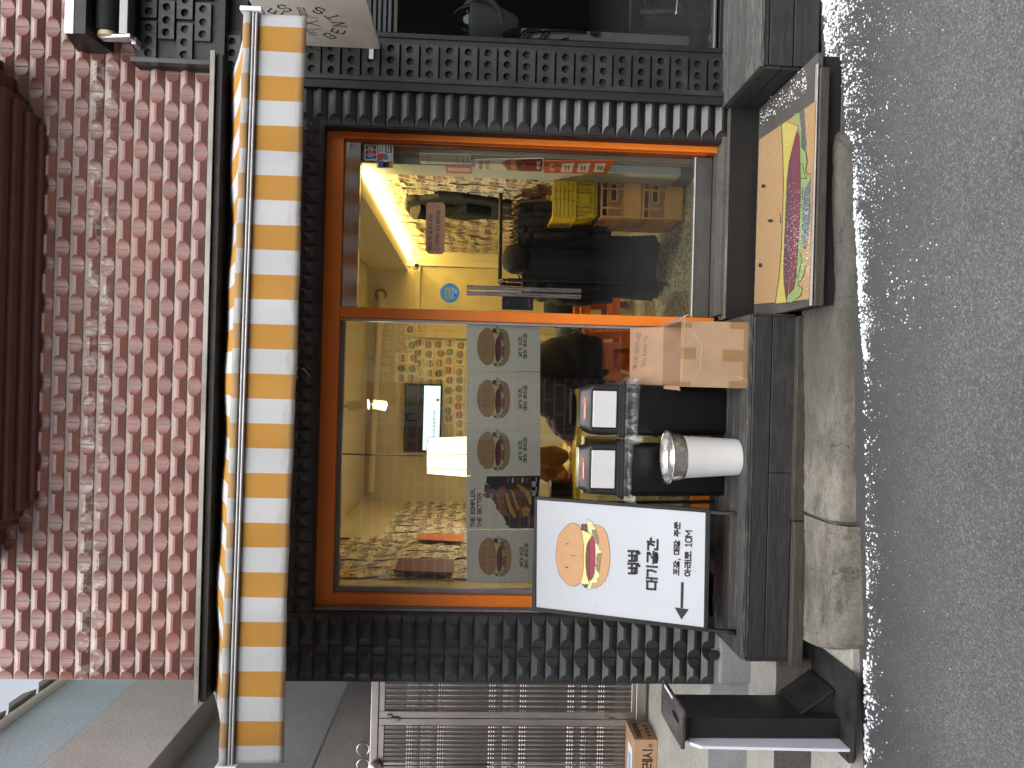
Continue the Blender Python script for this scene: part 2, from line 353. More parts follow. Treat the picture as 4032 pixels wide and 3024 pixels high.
def mat_concrete(name, lo, hi, rough=.85, bs=90, spots=.5, scale=5):
    t = NT(name)
    c = t.mix(t.ramp(t.noise(scale, 8, .7), [(.3, 0.), (.7, 1.)]), lo, hi)
    c = t.mix(t.ramp(t.noise(scale * 9, 5, .75), [(.48, 0.), (.72, spots)]), c, tuple(x * .35 for x in lo))
    c = t.mix(t.ramp(t.noise(bs, 3, .7), [(.5, 0.), (.7, spots * .7)]), c, tuple(min(1, x * 1.5) for x in hi))
    t.color(c); t.rough(rough); t.bump(t.noise(bs, 5, .75), .6, .006); MATS[name] = t.m; return t.m
def mat_asphalt():
    t = NT('asphalt'); x, y, z = t.sep()
    v = t.vor(150, 'F1'); n1 = t.noise(200, 4, .75); n2 = t.noise(60, 3, .7)
    big = t.ramp(t.noise(1.1, 6, .65), [(.3, 0.), (.7, 1.)])
    c = t.mix(big, (.082, .084, .087), (.132, .132, .131))
    c = t.mix(t.ramp(v.outputs['Color'], [(.1, .6), (.5, 0.)]), c, (.04, .052, .056))
    c = t.mix(t.ramp(v.outputs['Color'], [(.6, 0.), (.95, .4)]), c, (.33, .325, .31))
    c = t.mix(t.ramp(n1, [(.5, 0.), (.72, .38)]), c, (.04, .041, .034))
    c = t.mix(t.ramp(n2, [(.66, 0.), (.73, .45)]), c, (.36, .355, .34))          # pale chips and dried salt
    # meltwater has left the strip beside the kerb damp
    dm = t.ramp(t.math('ADD', t.math('ADD', y, 1.3), t.math('MULTIPLY', t.noise(1.6, 6, .7), .5)), [(-.05, 0.), (.62, .8)])
    c = t.mix(dm, c, (.045, .048, .054))
    ck = t.n('ShaderNodeTexVoronoi', feature='DISTANCE_TO_EDGE'); ck.inputs['Scale'].default_value = .62
    wv = t.n('ShaderNodeVectorMath', operation='ADD'); t.l(t.co, wv.inputs[0])
    nz = t.n('ShaderNodeTexNoise'); nz.inputs['Scale'].default_value = 6; nz.inputs['Detail'].default_value = 8; nz.inputs['Roughness'].default_value = .7; t.l(t.co, nz.inputs[0])
    sc_ = t.n('ShaderNodeVectorMath', operation='SCALE'); sc_.inputs['Scale'].default_value = .4; t.l(nz.outputs['Color'], sc_.inputs[0]); t.l(sc_.outputs[0], wv.inputs[1])
    t.l(wv.outputs[0], ck.inputs['Vector'])
    crack = t.math('MULTIPLY', t.ramp(ck.outputs['Distance'], [(.001, .8), (.005, 0.)]), t.ramp(t.noise(1.3, 3, .6), [(.5, 0.), (.62, 1.)]))
    c = t.mix(crack, c, (.015, .015, .016))
    t.color(c); t.rough(t.ramp(dm, [(0., .85), (.7, .5)]))
    h = t.math('ADD', t.math('MULTIPLY', v.outputs['Distance'], -1.2), n1)
    t.bump(h, .55, .006); MATS['asphalt'] = t.m; return t.m
def mat_stripes():
    """woven awning cloth: marigold and white stripes, soiled towards the hem"""
    t = NT('striped_canvas'); x, y, z = t.sep()
    u = t.attr('u'); v = t.attr('v')
    s = t.ramp(t.math('FRACT', u), [(.497, 0.), (.503, 1.)])
    c = t.mix(s, srgb(204, 154, 74), (.66, .675, .70))
    gr = t.ramp(t.math('ADD', t.math('MULTIPLY', v, .32), t.math('MULTIPLY', t.noise(26, 8, .8, t.mapped((.35, 1, 2.2))), .8)), [(.5, 0.), (.78, .62)])
    c = t.mix(gr, c, (.27, .25, .2))
    c = t.mix(t.ramp(t.noise(300, 2, .5), [(.3, .0), (.8, .12)]), c, (.3, .27, .2))
    t.color(c); t.rough(.85); t.b.inputs['Specular IOR Level'].default_value = .25
    t.bump(t.noise(420, 2, .5), .12, .001)
    # thin cloth lets some daylight through
    tr = t.n('ShaderNodeBsdfTranslucent'); t.l(c, tr.inputs[0]); mx = t.n('ShaderNodeMixShader'); mx.inputs[0].default_value = .45
    t.l(t.b.outputs[0], mx.inputs[1]); t.l(tr.outputs[0], mx.inputs[2]); t.l(mx.outputs[0], t.out.inputs[0])
    MATS['striped_canvas'] = t.m; return t.m
def mat_glass(name, tint=(.985, .995, .99), rough=0.0, ior=1.68):
    t = NT(name); t.t.nodes.remove(t.b)
    fr = t.n('ShaderNodeFresnel'); fr.inputs[0].default_value = ior
    tr = t.n('ShaderNodeBsdfTransparent'); tr.inputs[0].default_value = (*tint, 1)
    gl = t.n('ShaderNodeBsdfGlossy'); gl.inputs['Roughness'].default_value = rough
    mx = t.n('ShaderNodeMixShader'); t.l(fr.outputs[0], mx.inputs[0]); t.l(tr.outputs[0], mx.inputs[1]); t.l(gl.outputs[0], mx.inputs[2]); t.l(mx.outputs[0], t.out.inputs[0])
    MATS[name] = t.m; return t.m
def mat_film():
    """clear polythene: mostly see-through with milky folds"""
    t = NT('clear_polythene'); 
    t.color((.8, .82, .84)); t.rough(.18); t.b.inputs['Specular IOR Level'].default_value = .8
    t.bump(t.noise(9, 4, .6, t.mapped((1, 1, .6)), 1.5), .5, .03)
    tr = t.n('ShaderNodeBsdfTransparent'); mx = t.n('ShaderNodeMixShader')
    t.l(t.ramp(t.noise(14, 6, .7, t.mapped((1, 1, .5)), 1.5), [(.46, .06), (.76, .5)]), mx.inputs[0]); t.l(tr.outputs[0], mx.inputs[1]); t.l(t.b.outputs[0], mx.inputs[2]); t.l(mx.outputs[0], t.out.inputs[0])
    MATS['clear_polythene'] = t.m; return t.m
def mat_card(name='cardboard', col=srgb(170, 141, 112), axis=0):
    t = NT(name); sc = [1, 1, 1]; sc[axis] = .05
    c = t.mix(t.ramp(t.noise(5, 6, .65), [(.3, 0.), (.7, 1.)]), tuple(x * .82 for x in col), tuple(x * 1.1 for x in col))
    c = t.mix(t.ramp(t.noise(160, 3, .7), [(.45, 0.), (.8, .2)]), c, tuple(x * .5 for x in col))
    w = t.n('ShaderNodeTexWave'); w.inputs['Scale'].default_value = 45; w.inputs['Distortion'].default_value = .4; w.bands_direction = 'XYZ'[0 if axis else 2]; t.l(t.co, w.inputs[0])
    c = t.mix(t.math('MULTIPLY', w.outputs['Fac'], .12), c, tuple(x * .6 for x in col))
    t.color(c); t.rough(.8); t.bump(w.outputs['Fac'], .12, .002); MATS[name] = t.m; return t.m
def mat_steel(name, col=(.56, .54, .52), rough=.28, axis=2):
    t = NT(name); sc = [60, 60, 60]; sc[axis] = 1.5
    n = t.noise(4, 5, .6, t.mapped(tuple(sc)))
    t.color(t.mix(t.ramp(t.noise(5, 5, .6), [(.3, 0.), (.7, 1.)]), tuple(x * .8 for x in col), col)); t.b.inputs['Metallic'].default_value = 1
    t.rough(t.ramp(n, [(.3, rough - .1), (.7, rough + .12)])); MATS[name] = t.m; return t.m
def mat_terrazzo():
    t = NT('terrazzo_floor'); v = t.vor(75)
    c = t.mix(t.ramp(v.outputs['Color'], [(.25, 0.), (.8, 1.)]), srgb(70, 82, 72), srgb(196, 196, 172))
    c = t.mix(t.ramp(t.noise(2, 4, .6), [(.4, 0.), (.7, .4)]), c, srgb(90, 98, 84)); t.color(c); t.rough(.35); MATS['terrazzo_floor'] = t.m; return t.m
def mat_carpet(*c):
    t = NT('mat_pile_%d_%d_%d' % c); col = srgb(*c)
    k = t.mix(t.ramp(t.noise(150, 4, .8), [(.3, 0.), (.7, 1.)]), tuple(x * .6 for x in col), tuple(min(1, x * 1.2) for x in col))
    t.color(k); t.rough(.95); t.bump(t.noise(220, 3, .7), .8, .006); return t.m
def mat_snow():
    t = NT('snow'); t.color((.86, .88, .92)); t.rough(.6); t.b.inputs['Subsurface Weight'].default_value = .2
    t.b.inputs['Subsurface Radius'].default_value = (.01, .012, .015); t.bump(t.noise(150, 4, .7), .5, .004); MATS['snow'] = t.m; return t.m

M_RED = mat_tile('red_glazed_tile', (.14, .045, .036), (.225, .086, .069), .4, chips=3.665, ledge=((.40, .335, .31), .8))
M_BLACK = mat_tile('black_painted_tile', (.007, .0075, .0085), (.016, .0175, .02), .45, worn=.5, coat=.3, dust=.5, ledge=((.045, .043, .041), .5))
M_MORTAR = mat_concrete('mortar', (.2, .19, .175), (.33, .315, .29), .9, 140, .4)
M_BMORTAR = pm('black_painted_mortar', (.012, .013, .015), .6, var=.3, bump=.4, bs=90)
M_GREYPAINT = mat_concrete('grey_wall_paint', (.19, .2, .205), (.26, .27, .275), .75, 60, .25)
M_MAROON = mat_concrete('maroon_render', (.07, .023, .022), (.11, .038, .036), .8, 130, .35)
M_ORANGE = pm('orange_frame_paint', srgb(236, 128, 40), .42, var=.07, vs=5, bump=.15, bs=150, fine=.08)
M_CAULK = pm('grey_caulk', (.2, .2, .205), .7, var=.25, vs=20, bump=.5, bs=40)
M_GASKET = pm('grey_window_bead', (.2, .2, .21), .5)
M_ALU = pm('brushed_aluminium_bead', (.55, .55, .56), .35, metal=.6)
M_STEEL = mat_steel('stainless_steel')
M_STEELX = mat_steel('stainless_steel_level', axis=0)
M_DSTEEL = mat_steel('dull_grey_steel', (.3, .3, .3), .45, 0)
M_GLASS = mat_glass('window_glass')
M_DGLASS = mat_glass('dark_window_glass', (.88, .9, .9))
M_DECK = mat_wood('black_stained_wood', (.032, .034, .036), 0, pale=(.12, .115, .105), amt=.35)
M_DECKTOP = mat_wood('worn_black_wood', (.055, .056, .056), 0, pale=(.26, .25, .235), amt=.7)
M_DECKY = mat_wood('weathered_grey_wood', (.075, .075, .074), 0, pale=(.36, .35, .33), amt=.9)
M_PLANK = mat_wood('brown_grey_plank', (.065, .056, .046), 0, pale=(.15, .14, .12), amt=.5)
def mat_kerb():
    t = NT('kerb_concrete'); x, y, z = t.sep()
    c = t.mix(t.ramp(t.noise(5, 9, .72, t.mapped((.45, 1, 1))), [(.32, 0.), (.68, 1.)]), (.085, .078, .066), (.28, .262, .225))
    c = t.mix(t.ramp(t.noise(14, 7, .8, t.mapped((.4, 1, 1))), [(.52, 0.), (.66, .8)]), c, (.05, .046, .04))
    c = t.mix(t.ramp(t.noise(9, 5, .7), [(.6, 0.), (.74, .6)]), c, (.34, .28, .2))
    c = t.mix(t.ramp(t.math('ADD', x, t.math('MULTIPLY', t.noise(2.5, 5, .7), .9)), [(-.05, 0.), (.65, .72)]), c, (.062, .057, .05))     # damp half
    c = t.mix(t.ramp(t.noise(110, 3, .7), [(.5, 0.), (.7, .5)]), c, (.035, .033, .03))
    ck = t.n('ShaderNodeTexVoronoi', feature='DISTANCE_TO_EDGE'); ck.inputs['Scale'].default_value = 1.5
    wv = t.n('ShaderNodeVectorMath', operation='ADD'); t.l(t.mapped((.8, 2.2, 2)), wv.inputs[0]); nz = t.n('ShaderNodeTexNoise'); nz.inputs['Scale'].default_value = 4; nz.inputs['Detail'].default_value = 7; t.l(t.co, nz.inputs[0])
    sc_ = t.n('ShaderNodeVectorMath', operation='SCALE'); sc_.inputs['Scale'].default_value = .5; t.l(nz.outputs['Color'], sc_.inputs[0]); t.l(sc_.outputs[0], wv.inputs[1]); t.l(wv.outputs[0], ck.inputs['Vector'])
    c = t.mix(t.ramp(ck.outputs['Distance'], [(.001, .7), (.006, 0.)]), c, (.02, .018, .015))
    t.color(c); t.rough(.9); t.bump(t.math('ADD', t.noise(70, 6, .8), t.noise(9, 5, .7)), .7, .012); MATS['kerb_concrete'] = t.m; return t.m
M_KERB = mat_kerb()
M_CONC = mat_concrete('pale_concrete', (.28, .275, .25), (.4, .39, .36), .9, 80, .35)
M_DCONC = mat_concrete('rough_dark_concrete', (.07, .063, .055), (.11, .1, .09), .95, 70, .6)
M_ASPH = mat_asphalt()
M_STRIPE = mat_stripes()
M_BLACKP = pm('black_plastic', (.0025, .0027, .0034), .42, var=.2, vs=9, bump=.1, bs=200)
M_BLACKM = pm('black_powder_coat', (.012, .012, .013), .45, var=.2, bump=.1, bs=200)
M_GREYP = pm('charcoal_plastic', (.022, .023, .025), .4, var=.15, bump=.1, bs=200)
M_WHITEP = pm('white_painted_panel', (.72, .73, .76), .5, var=.05, vs=3, fine=.06)
M_CREAM = pm('cream_wall_paint', srgb(212, 200, 164), .7, var=.06, vs=2, bump=.05)
M_CARD = mat_card(); M_CARDZ = mat_card('cardboard_side', srgb(166, 134, 108), 2)
M_KRAFT = pm('brown_paper', srgb(150, 108, 66), .8, var=.2, vs=10, bump=.3, bs=20)
M_SNOW = mat_snow()
M_BLACKCLOTH = pm('black_nylon', (.0025, .0025, .003), .8, var=.3, vs=12, bump=.3, bs=30)
M_DARKCLOTH = pm('dark_slate_cloth', (.014, .02, .022), .8, var=.3, vs=8, bump=.4, bs=60)
M_DARK = pm('dark_room_paint', (.012, .012, .012), .8)

# ------------------------------------------------------------------ ground
def roadz(x): return -.165 + .06 * x
def road_pt(x, y): return Vector((x, y, roadz(x)))
mb = MB(); n = 24
def rf(u, v):
    x = -40 + 80 * u; y = -40 + 39.19 * v if False else -46 + 45.2 * v
    return (x, y, roadz(max(-6, min(6, x))))
xs = [-60, -20, -8, -6, -3, -1.5, 0, 1.5, 3, 6, 8, 20, 60]; ys = [-60, -20, -6, -3, -1.4, -.6, .3, 2, 20, 60]
vs = [(x, y, roadz(max(-6, min(6, x))) - (.6 if y > 3 else 0) * 0) for x in xs for y in ys]; w = len(ys)
mb.mesh(vs, [(i * w + j, (i + 1) * w + j, (i + 1) * w + j + 1, i * w + j + 1) for i in range(len(xs) - 1) for j in range(w - 1)], M_ASPH)
tag(mb.build('road', loc=(0, 0, 0)), kind='structure')

# old rounded kerb of poured concrete in two lengths, cracked between them
def kerb(x0, x1, zt, yfn, y_b, endr):
    mb = MB(); N = 60; prof0 = lambda y_f: [(y_b, -.5), (y_b, 0), (y_b - .05, .006), (y_f + .09, .0), (y_f + .045, -.008), (y_f + .018, -.026), (y_f, -.06), (y_f - .004, -.4)]
    rnd = random.Random(3); off = [rnd.uniform(-.006, .006) for _ in range(N + 1)]
    def fn(u, v):
        x = x0 + (x1 - x0) * u; prof = prof0(yfn(x)); k = v * (len(prof) - 1); i = min(int(k), len(prof) - 2); f = k - i
        y = prof[i][0] * (1 - f) + prof[i + 1][0] * f; z = prof[i][1] * (1 - f) + prof[i + 1][1] * f
        e0 = max(0, 1 - (x - x0) / .12) if endr & 1 else 0; e1 = max(0, 1 - (x1 - x) / .2) if endr & 2 else 0
        e = max(e0, e1); y += (y_b - y) * (1 - math.sqrt(max(0, 1 - e * e))) * .85
        return (x, y + off[int(u * N)], zt(x) + z + off[int(u * N + 3) % N] * .5 + math.sin(x * 9) * .003)
    mb.grid(fn, N, 7, M_KERB)
    return mb.build('kerb', smooth=50, loc=(0, 0, 0))
kz = lambda x: -.075 + .028 * x if x > -.35 else -.085 + .0 * x
tag(kerb(-1.255, -.62, lambda x: -.09 + .02 * (x + .6), lambda x: -.815, -.46, 1), kind='structure')
tag(kerb(-.605, 1.3, lambda x: -.092 + .03 * (x + .6), lambda x: -.80 - .055 * (x + .16), -.44, 2), kind='structure')
mb = MB(); mb.box(-.62, -.605, -.785, -.46, -.3, -.1, M_DCONC); mb.box(.7, 1.62, -.8, -.3, -.5, -.075, M_DCONC)
tag(mb.build('kerb', loc=(0, 0, 0)), kind='structure')

# entrance steps left of the shop
mb = MB()
mb.box(-3.6, -1.20, -.77, 1.5, -.6, -.203, M_CONC)        # front pavement
mb.box(-3.6, -1.37, -.37, 1.5, -.5, -.004, M_DCONC)
mb.box(-3.6, -1.37, -.368, 1.5, -.02, .0, M_CONC)
mb.box(-3.6, -1.37, .0, 1.5, -.1, .226, M_GREYPAINT)
mb.box(-3.6, -1.45, .003, 1.5, .1, .23, M_CONC)
mb.box(-3.6, -1.0, -.3685, -.2, -.4, -.012, M_DCONC)
tag(mb.build('steps', loc=(0, 0, 0), bevel=.006), kind='structure')

# ------------------------------------------------------------------ the shop building
SHOP = thing('shop_building', 'narrow shop of raised tiles, red above and black below, with an orange framed window', 'building', (0, 0, 0))
def tile(mb, x0, x1, z0, z1, m, H=.022, eL=True, eR=True, upright=False, y=0., base=.0035, rnd=random):
    mb.t = rnd.random()
    if upright: a0, a1, b0, b1 = z0, z1, x0, x1
    else: a0, a1, b0, b1 = x0, x1, z0, z1
    hz = (b1 - b0) / 2; bc = (b0 + b1) / 2; e = min(.052, (a1 - a0) * .46); fl = min(.0065, hz * .3)
    cols = []
    ts = [0, .3, .55, .75, .9, 1]
    def col(a, t):
        zb = max(fl, hz * math.sqrt(max(0, 1 - t * t)) * .985); h = H * (1 - (zb - fl) / (hz - fl)); return (a, zb, h)
    if eL: cols += [col(a0 + e * t, t) for t in ts]
    else: cols += [col(a0, 1)]
    if eR: cols += [col(a1 - e * t, t) for t in ts[::-1]]
    else: cols += [col(a1, 1)]
    P = (lambda a, b, h: (b, y - h, a)) if upright else (lambda a, b, h: (a, y - h, b))
    vs = []
    for a, zb, h in cols: vs += [P(a, bc - hz, -.012), P(a, bc - hz, base), P(a, bc - zb, base + h), P(a, bc + zb, base + h), P(a, bc + hz, base), P(a, bc + hz, -.012)]
    fs = [(6 * i + k, 6 * i + k + 1, 6 * i + k + 7, 6 * i + k + 6) for i in range(len(cols) - 1) for k in range(5)]
    fs += [tuple(range(6)), tuple(range(6 * len(cols) - 6, 6 * len(cols)))]
    st = len(mb.tint); mb.t = min(.98, mb.t); mb.mesh(vs, fs, m)
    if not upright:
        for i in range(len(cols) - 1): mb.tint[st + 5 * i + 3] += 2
PZ = .0803; Z0 = 2.611; TL = .2135; XL = -1.672
rnd = random.Random(11)
mbR = MB(); mbB = MB(); G_ = .0036
for k in range(-32, 24):
    z0 = Z0 + k * PZ; z1 = z0 + PZ
    if z0 > 3.0:      # red courses
        off = 0 if k % 2 else .5; x = XL - (off and 0)
        first = TL if off == 0 else TL * .56; a = XL
        while a < 3.4:
            b = a + (first if a == XL else TL)
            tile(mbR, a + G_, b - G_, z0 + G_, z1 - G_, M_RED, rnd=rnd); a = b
    elif z0 > 2.57:   # black courses over the window, up to the flashing
        off = k % 2; a = XL
        while a < 1.60:
            b = min(1.60, a + (TL if (off or a != XL) else TL * .56))
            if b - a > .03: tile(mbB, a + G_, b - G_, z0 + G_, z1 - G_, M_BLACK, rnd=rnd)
            a = b
    elif z0 > .17:    # pillars
        d = .15 if k % 2 else .2
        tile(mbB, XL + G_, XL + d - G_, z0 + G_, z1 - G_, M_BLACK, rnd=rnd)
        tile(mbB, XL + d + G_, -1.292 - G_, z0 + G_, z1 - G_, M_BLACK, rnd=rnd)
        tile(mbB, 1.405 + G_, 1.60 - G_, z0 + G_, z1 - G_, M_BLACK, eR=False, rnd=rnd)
x = -1.292             # short tiles stood on end over the frame
while x < 1.39:
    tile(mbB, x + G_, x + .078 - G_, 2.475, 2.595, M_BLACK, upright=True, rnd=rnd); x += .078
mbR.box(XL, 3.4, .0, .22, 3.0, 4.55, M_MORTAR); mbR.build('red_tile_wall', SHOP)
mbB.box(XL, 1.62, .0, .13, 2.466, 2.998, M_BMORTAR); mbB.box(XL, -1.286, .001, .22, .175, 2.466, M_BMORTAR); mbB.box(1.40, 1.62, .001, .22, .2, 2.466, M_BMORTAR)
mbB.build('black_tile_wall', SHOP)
# grey plinth of smooth painted render under the left pillar
mb = MB(); mb.box(-1.66, -1.2, -.025, .2, -.3, .178, M_GREYPAINT); mb.box(-1.56, -1.24, -.06, .0, -.3, -.03, M_CONC)
mb.build('plinth', SHOP, bevel=.012)
# corbelled maroon bay above, seen from below
mb = MB()
for i, (p, z, gx) in enumerate([(.05, 3.95, 0), (.11, 3.985, .045), (.17, 4.02, .09), (.225, 4.05, .13), (.36, 4.115, .24), (.5, 4.19, .34)]):
    mb.box(-.70 - gx, 1.335 + gx, -p, .02, z, z + (.07 if i < 5 else .5), M_MAROON)
mb.build('bay_moulding', SHOP, bevel=.014, seg=3)
# sheet metal flashing over the awning
M_FLASH = pm('weathered_flashing', (.23, .22, .2), .55, metal=.3, var=.35, vs=4); M_UNDER = pm('black_soffit', (.01, .01, .011), .6)
mb = MB(); mb.hexa([(-1.672, 0, 3.02), (1.655, 0, 3.02), (1.655, -.32, 2.962), (-1.672, -.32, 2.962)], [(-1.672, 0, 3.028), (1.655, 0, 3.028), (1.655, -.32, 2.985), (-1.672, -.32, 2.985)], M_FLASH)
mb.box(-1.665, 1.648, -.3, -.02, 2.93, 2.958, M_UNDER)
mb.build('roof_flashing', SHOP)

# ---- storefront frame and glazing
YF = .085
def fx(x, y): return W(x, y, YF)
FX0, FX1, FZ0, FZ1 = -1.275, 1.408, .225, 2.478     # outer orange frame, in its own plane
MUL0, MUL1 = .352, .412
mb = MB(); c = M_CAULK
mb.box(FX0 - .03, FX0, .03, .16, FZ0, FZ1, c); mb.box(FX1, FX1 + .03, .03, .16, FZ0, FZ1, c); mb.box(FX0 - .03, FX1 + .03, .03, .16, FZ1, FZ1 + .022, c)
mb.build('caulk_line', SHOP, bevel=.006)
mb = MB(); o = M_ORANGE
mb.box(FX0, FX0 + .066, YF, .19, FZ0, FZ1, o); mb.box(FX1 - .042, FX1, YF, .19, FZ0, FZ1, o); mb.box(FX0 + .066, FX1 - .042, YF, .19, FZ1 - .106, FZ1, o)
mb.box(MUL0, MUL1, YF + .002, .188, FZ0 + .0, FZ1 - .106, o); mb.box(FX0 + .066, MUL0, YF + .002, .188, FZ0, FZ0 + .11, o)
mb.box(FX1 - .053, FX1 - .042, YF + .02, .186, FZ0 + .06, FZ1 - .106, pm('orange_painted_gap_shade', srgb(170, 82, 20), .5))  # darker orange strip: shade of the gap put into the colour
mb.build('window_frame', SHOP, bevel=.005)
WX0, WX1, WZ0, WZ1 = FX0 + .066, MUL0, FZ0 + .11, FZ1 - .106
mb = MB(); g = M_GASKET; q = .026
mb.box(WX0, WX0 + q, .125, .16, WZ0, WZ1, g); mb.box(WX0 + q, WX1 - .016, .125, .16, WZ1 - q, WZ1, g); mb.box(WX0 + q, WX1 - .016, .125, .16, WZ0, WZ0 + q, g)
mb.box(WX1 - .016, WX1, .11, .16, WZ0, WZ1, M_ALU); mb.build('glazing_bead', SHOP, bevel=.003)
YG = .15
mb = MB(); mb.box(WX0 + .01, WX1 - .008, YG, YG + .008, WZ0 + .01, WZ1 - .01, M_GLASS); mb.build('window_pane', SHOP)
# door: glass leaf with steel rails, glazed strip above it
DX0, DX1 = MUL1 + .004, FX1 - .055
DOOR = None
mb = MB(); mb.box(DX0, DX1, .135, .165, .248, .343, M_DSTEEL); mb.box(DX0, DX1, .128, .17, .343, .351, M_ALU)
DOOR = mb.build('door', SHOP, bevel=.002); LOCS[DOOR.name] = Vector((0, 0, 0))
mb = MB(); mb.box(DX0 + .002, DX1 - .002, YG - .006, YG + .004, .348, 2.282, M_GLASS); mb.build('door_pane', DOOR)
mb = MB(); mb.box(DX0, DX1, .118, .17, 2.282, FZ1 - .108, mat_steel('mirror_steel', (.5, .48, .46), .14, 0)); mb.build('door_header', DOOR, bevel=.002)
mb = MB()
for xx in (.512, .545):
    a = .108
    mb.tube([(xx, a, 1.003), (xx, a, 1.66)], .0135, M_STEEL, 14)
for zz in (1.1, 1.56): mb.tube([(.512, .108, zz), (.512, .142, zz)], .008, M_STEEL, 10); mb.tube([(.545, .108, zz), (.545, .142, zz)], .008, M_STEEL, 10)
mb.build('handle', DOOR, smooth=40)
mb = MB(); mb.box(.428, .505, .118, .143, 1.275, 1.455, M_BLACKP); mb.box(.436, .497, .1165, .118, 1.29, 1.305, M_GREYP); mb.box(.45, .48, .1165, .118, 1.42, 1.428, M_GREYP)
mb.build('lock', DOOR, bevel=.008, seg=3)
# threshold
mb = MB(); mb.box(MUL1, FX1, .1, .2, .2, .244, M_PLANK); mb.box(.42, FX1 + .02, -.02, .1, .13, .236, M_DCONC); mb.build('threshold', SHOP, bevel=.006)

# ---- the room behind: shell of walls, floor and ceiling
RX0, RX1, RY1, RZ0, RZ1 = -1.2, 1.32, 3.48, .315, 2.68
mb = MB()
mb.box(RX0 - .1, RX0, .22, RY1 + .1, RZ0 - .1, RZ1, M_CREAM); mb.box(RX1, RX1 + .1, .22, RY1 + .1, RZ0 - .1, RZ1, M_CREAM); mb.box(RX0, RX1, RY1, RY1 + .1, RZ0 - .1, RZ1, M_CREAM)
mb.box(RX0 - .2, FX0 + .02, .2, .24, .2, RZ1, M_CREAM); mb.box(FX1 - .08, RX1 + .3, .2, .24, .2, RZ1, M_CREAM); mb.box(RX0, RX1, .14, .24, FZ1 + .02, RZ1, M_CREAM)
mb.build('room_wall', SHOP)
mb = MB(); mb.box(RX0 - .1, RX1 + .1, .13, RY1 + .1, RZ1, RZ1 + .1, M_CREAM); mb.build('ceiling', SHOP)
mb = MB(); mb.box(RX0 - .1, RX1 + .1, .2, RY1 + .1, RZ0 - .12, RZ0, mat_terrazzo()); mb.build('room_floor', SHOP)
M_WPANEL = pm('pale_green_white_board', srgb(205, 214, 205), .6, var=.03)
mb = MB(); mb.box(1.272, RX1, .24, .475, RZ0 + .09, 2.5, M_WPANEL); mb.box(1.268, RX1, .24, .48, RZ0, RZ0 + .088, pm('grey_skirting', srgb(120, 126, 122), .6)); mb.build('wall_pier', SHOP, bevel=.003)
mb = MB(); mb.box(1.11, RX1, .3, RY1, 2.3, 2.67, M_CREAM); BEAM = mb.build('ceiling_beam', SHOP); LOCS[BEAM.name] = Vector((0, 0, 0))
mb = MB(); mb.box(1.215, 1.305, .32, RY1 - .02, 2.29, 2.299, emis('warm_strip_light', (1, .76, .25), 12)); mb.build('strip_light', BEAM)
mb = MB(); bx0, bx1 = .44, 1.24
mb.box(.5, 1.16, RY1 - .015, RY1, RZ0, 2.17, pm('cream_door_paint', srgb(204, 188, 144), .6))
for a, b, c, d in ((.44, .5, RZ0, 2.23), (1.16, 1.22, RZ0, 2.23)): mb.box(a, b, RY1 - .05, RY1, c, d, M_CREAM)
mb.box(.5, 1.16, RY1 - .05, RY1, 2.17, 2.23, M_CREAM); mb.build('back_door', SHOP, bevel=.004)
mb = MB(); mb.tube([(.86, RY1 + .02, 2.56), (.86, RY1 - .08, 2.56), (.8, RY1 - .1, 2.54), (.3, RY1 - .12, 2.56), (-1.1, RY1 - .12, 2.6)], .035, M_CREAM, 12)
mb.lathe([(.06, 0), (.06, .02), (.045, .02)], M_KRAFT, (.86, RY1 - .005, 2.56), 16, (0, -1, 0)); mb.build('pipe', SHOP, smooth=40)
mb = MB(); mb.lathe([(.03, 0), (.027, .002), (.02, .003)], M_DARK, W(2812, 2580, -.0262), 9, (0, -1, 0)); mb.build('broken_hole', SHOP)
mb = MB(); mb.tube([W(x, y, -.03) for x, y in ((1135, 1422), (1150, 1432), (1160, 1462), (1172, 1488), (1166, 1494), (1160, 1478), (1172, 1448), (1195, 1452), (1222, 1482))], .0022, M_CREAM, 6)
tag(mb.build('cord', smooth=50), 'thin loose white cord dangling on the black tiles under the awning', 'cord')

# ------------------------------------------------------------------ awning
AW = thing('awning', 'orange and white striped awning with a straight valance over the shop window', 'awning', (0, -.4, 2.7))
YB, YW = -.85, -.05
pR, pL = W(984, 120, YB), W(889, 2988, YB); wR, wL = W(904, 420, YW), W(838, 2715, YW)
AX0, AX1 = -1.70, 1.598
def barz(x): return pL.z + (pR.z - pL.z) * (x - pL.x) / (pR.x - pL.x)
def walz(x): return wL.z + (wR.z - wL.z) * (x - wL.x) / (wR.x - wL.x)
def cloth(name, fn, nu, nv, vfn):
    vs, fs, us, vv = [], [], [], []
    for i in range(nu + 1):
        for j in range(nv + 1):
            u, v = i / nu, j / nv; x = AX0 + (AX1 - AX0) * u
            vs.append(Vector(fn(x, v)) - LOCS[AW.name]); us.append((x - 1.437) / .2186); vv.append(vfn(v))
    w = nv + 1
    fs = [(i * w + j, (i + 1) * w + j, (i + 1) * w + j + 1, i * w + j + 1) for i in range(nu) for j in range(nv)]
    me = bpy.data.meshes.new(name); me.from_pydata(vs, [], fs); me.materials.append(M_STRIPE)
    for nm, arr in (('u', us), ('v', vv)): me.attributes.new(nm, 'FLOAT', 'POINT').data.foreach_set('value', arr)
    me.shade_smooth(); o = bpy.data.objects.new(name, me); COL.objects.link(o); o.parent = AW; LOCS[o.name] = LOCS[AW.name]
    s = o.modifiers.new('thick', 'SOLIDIFY'); s.thickness = .0015; return o
def sag(x, v):
    s = math.sin(math.pi * v); w = .016 * math.sin(x * 5.3 + .7) + .013 * math.sin(x * 11.7 + 2) + .01 * math.sin(x * 2.1 + 4)
    return -.018 * s + w * (v ** 1.5) * (1 - .55 * v)
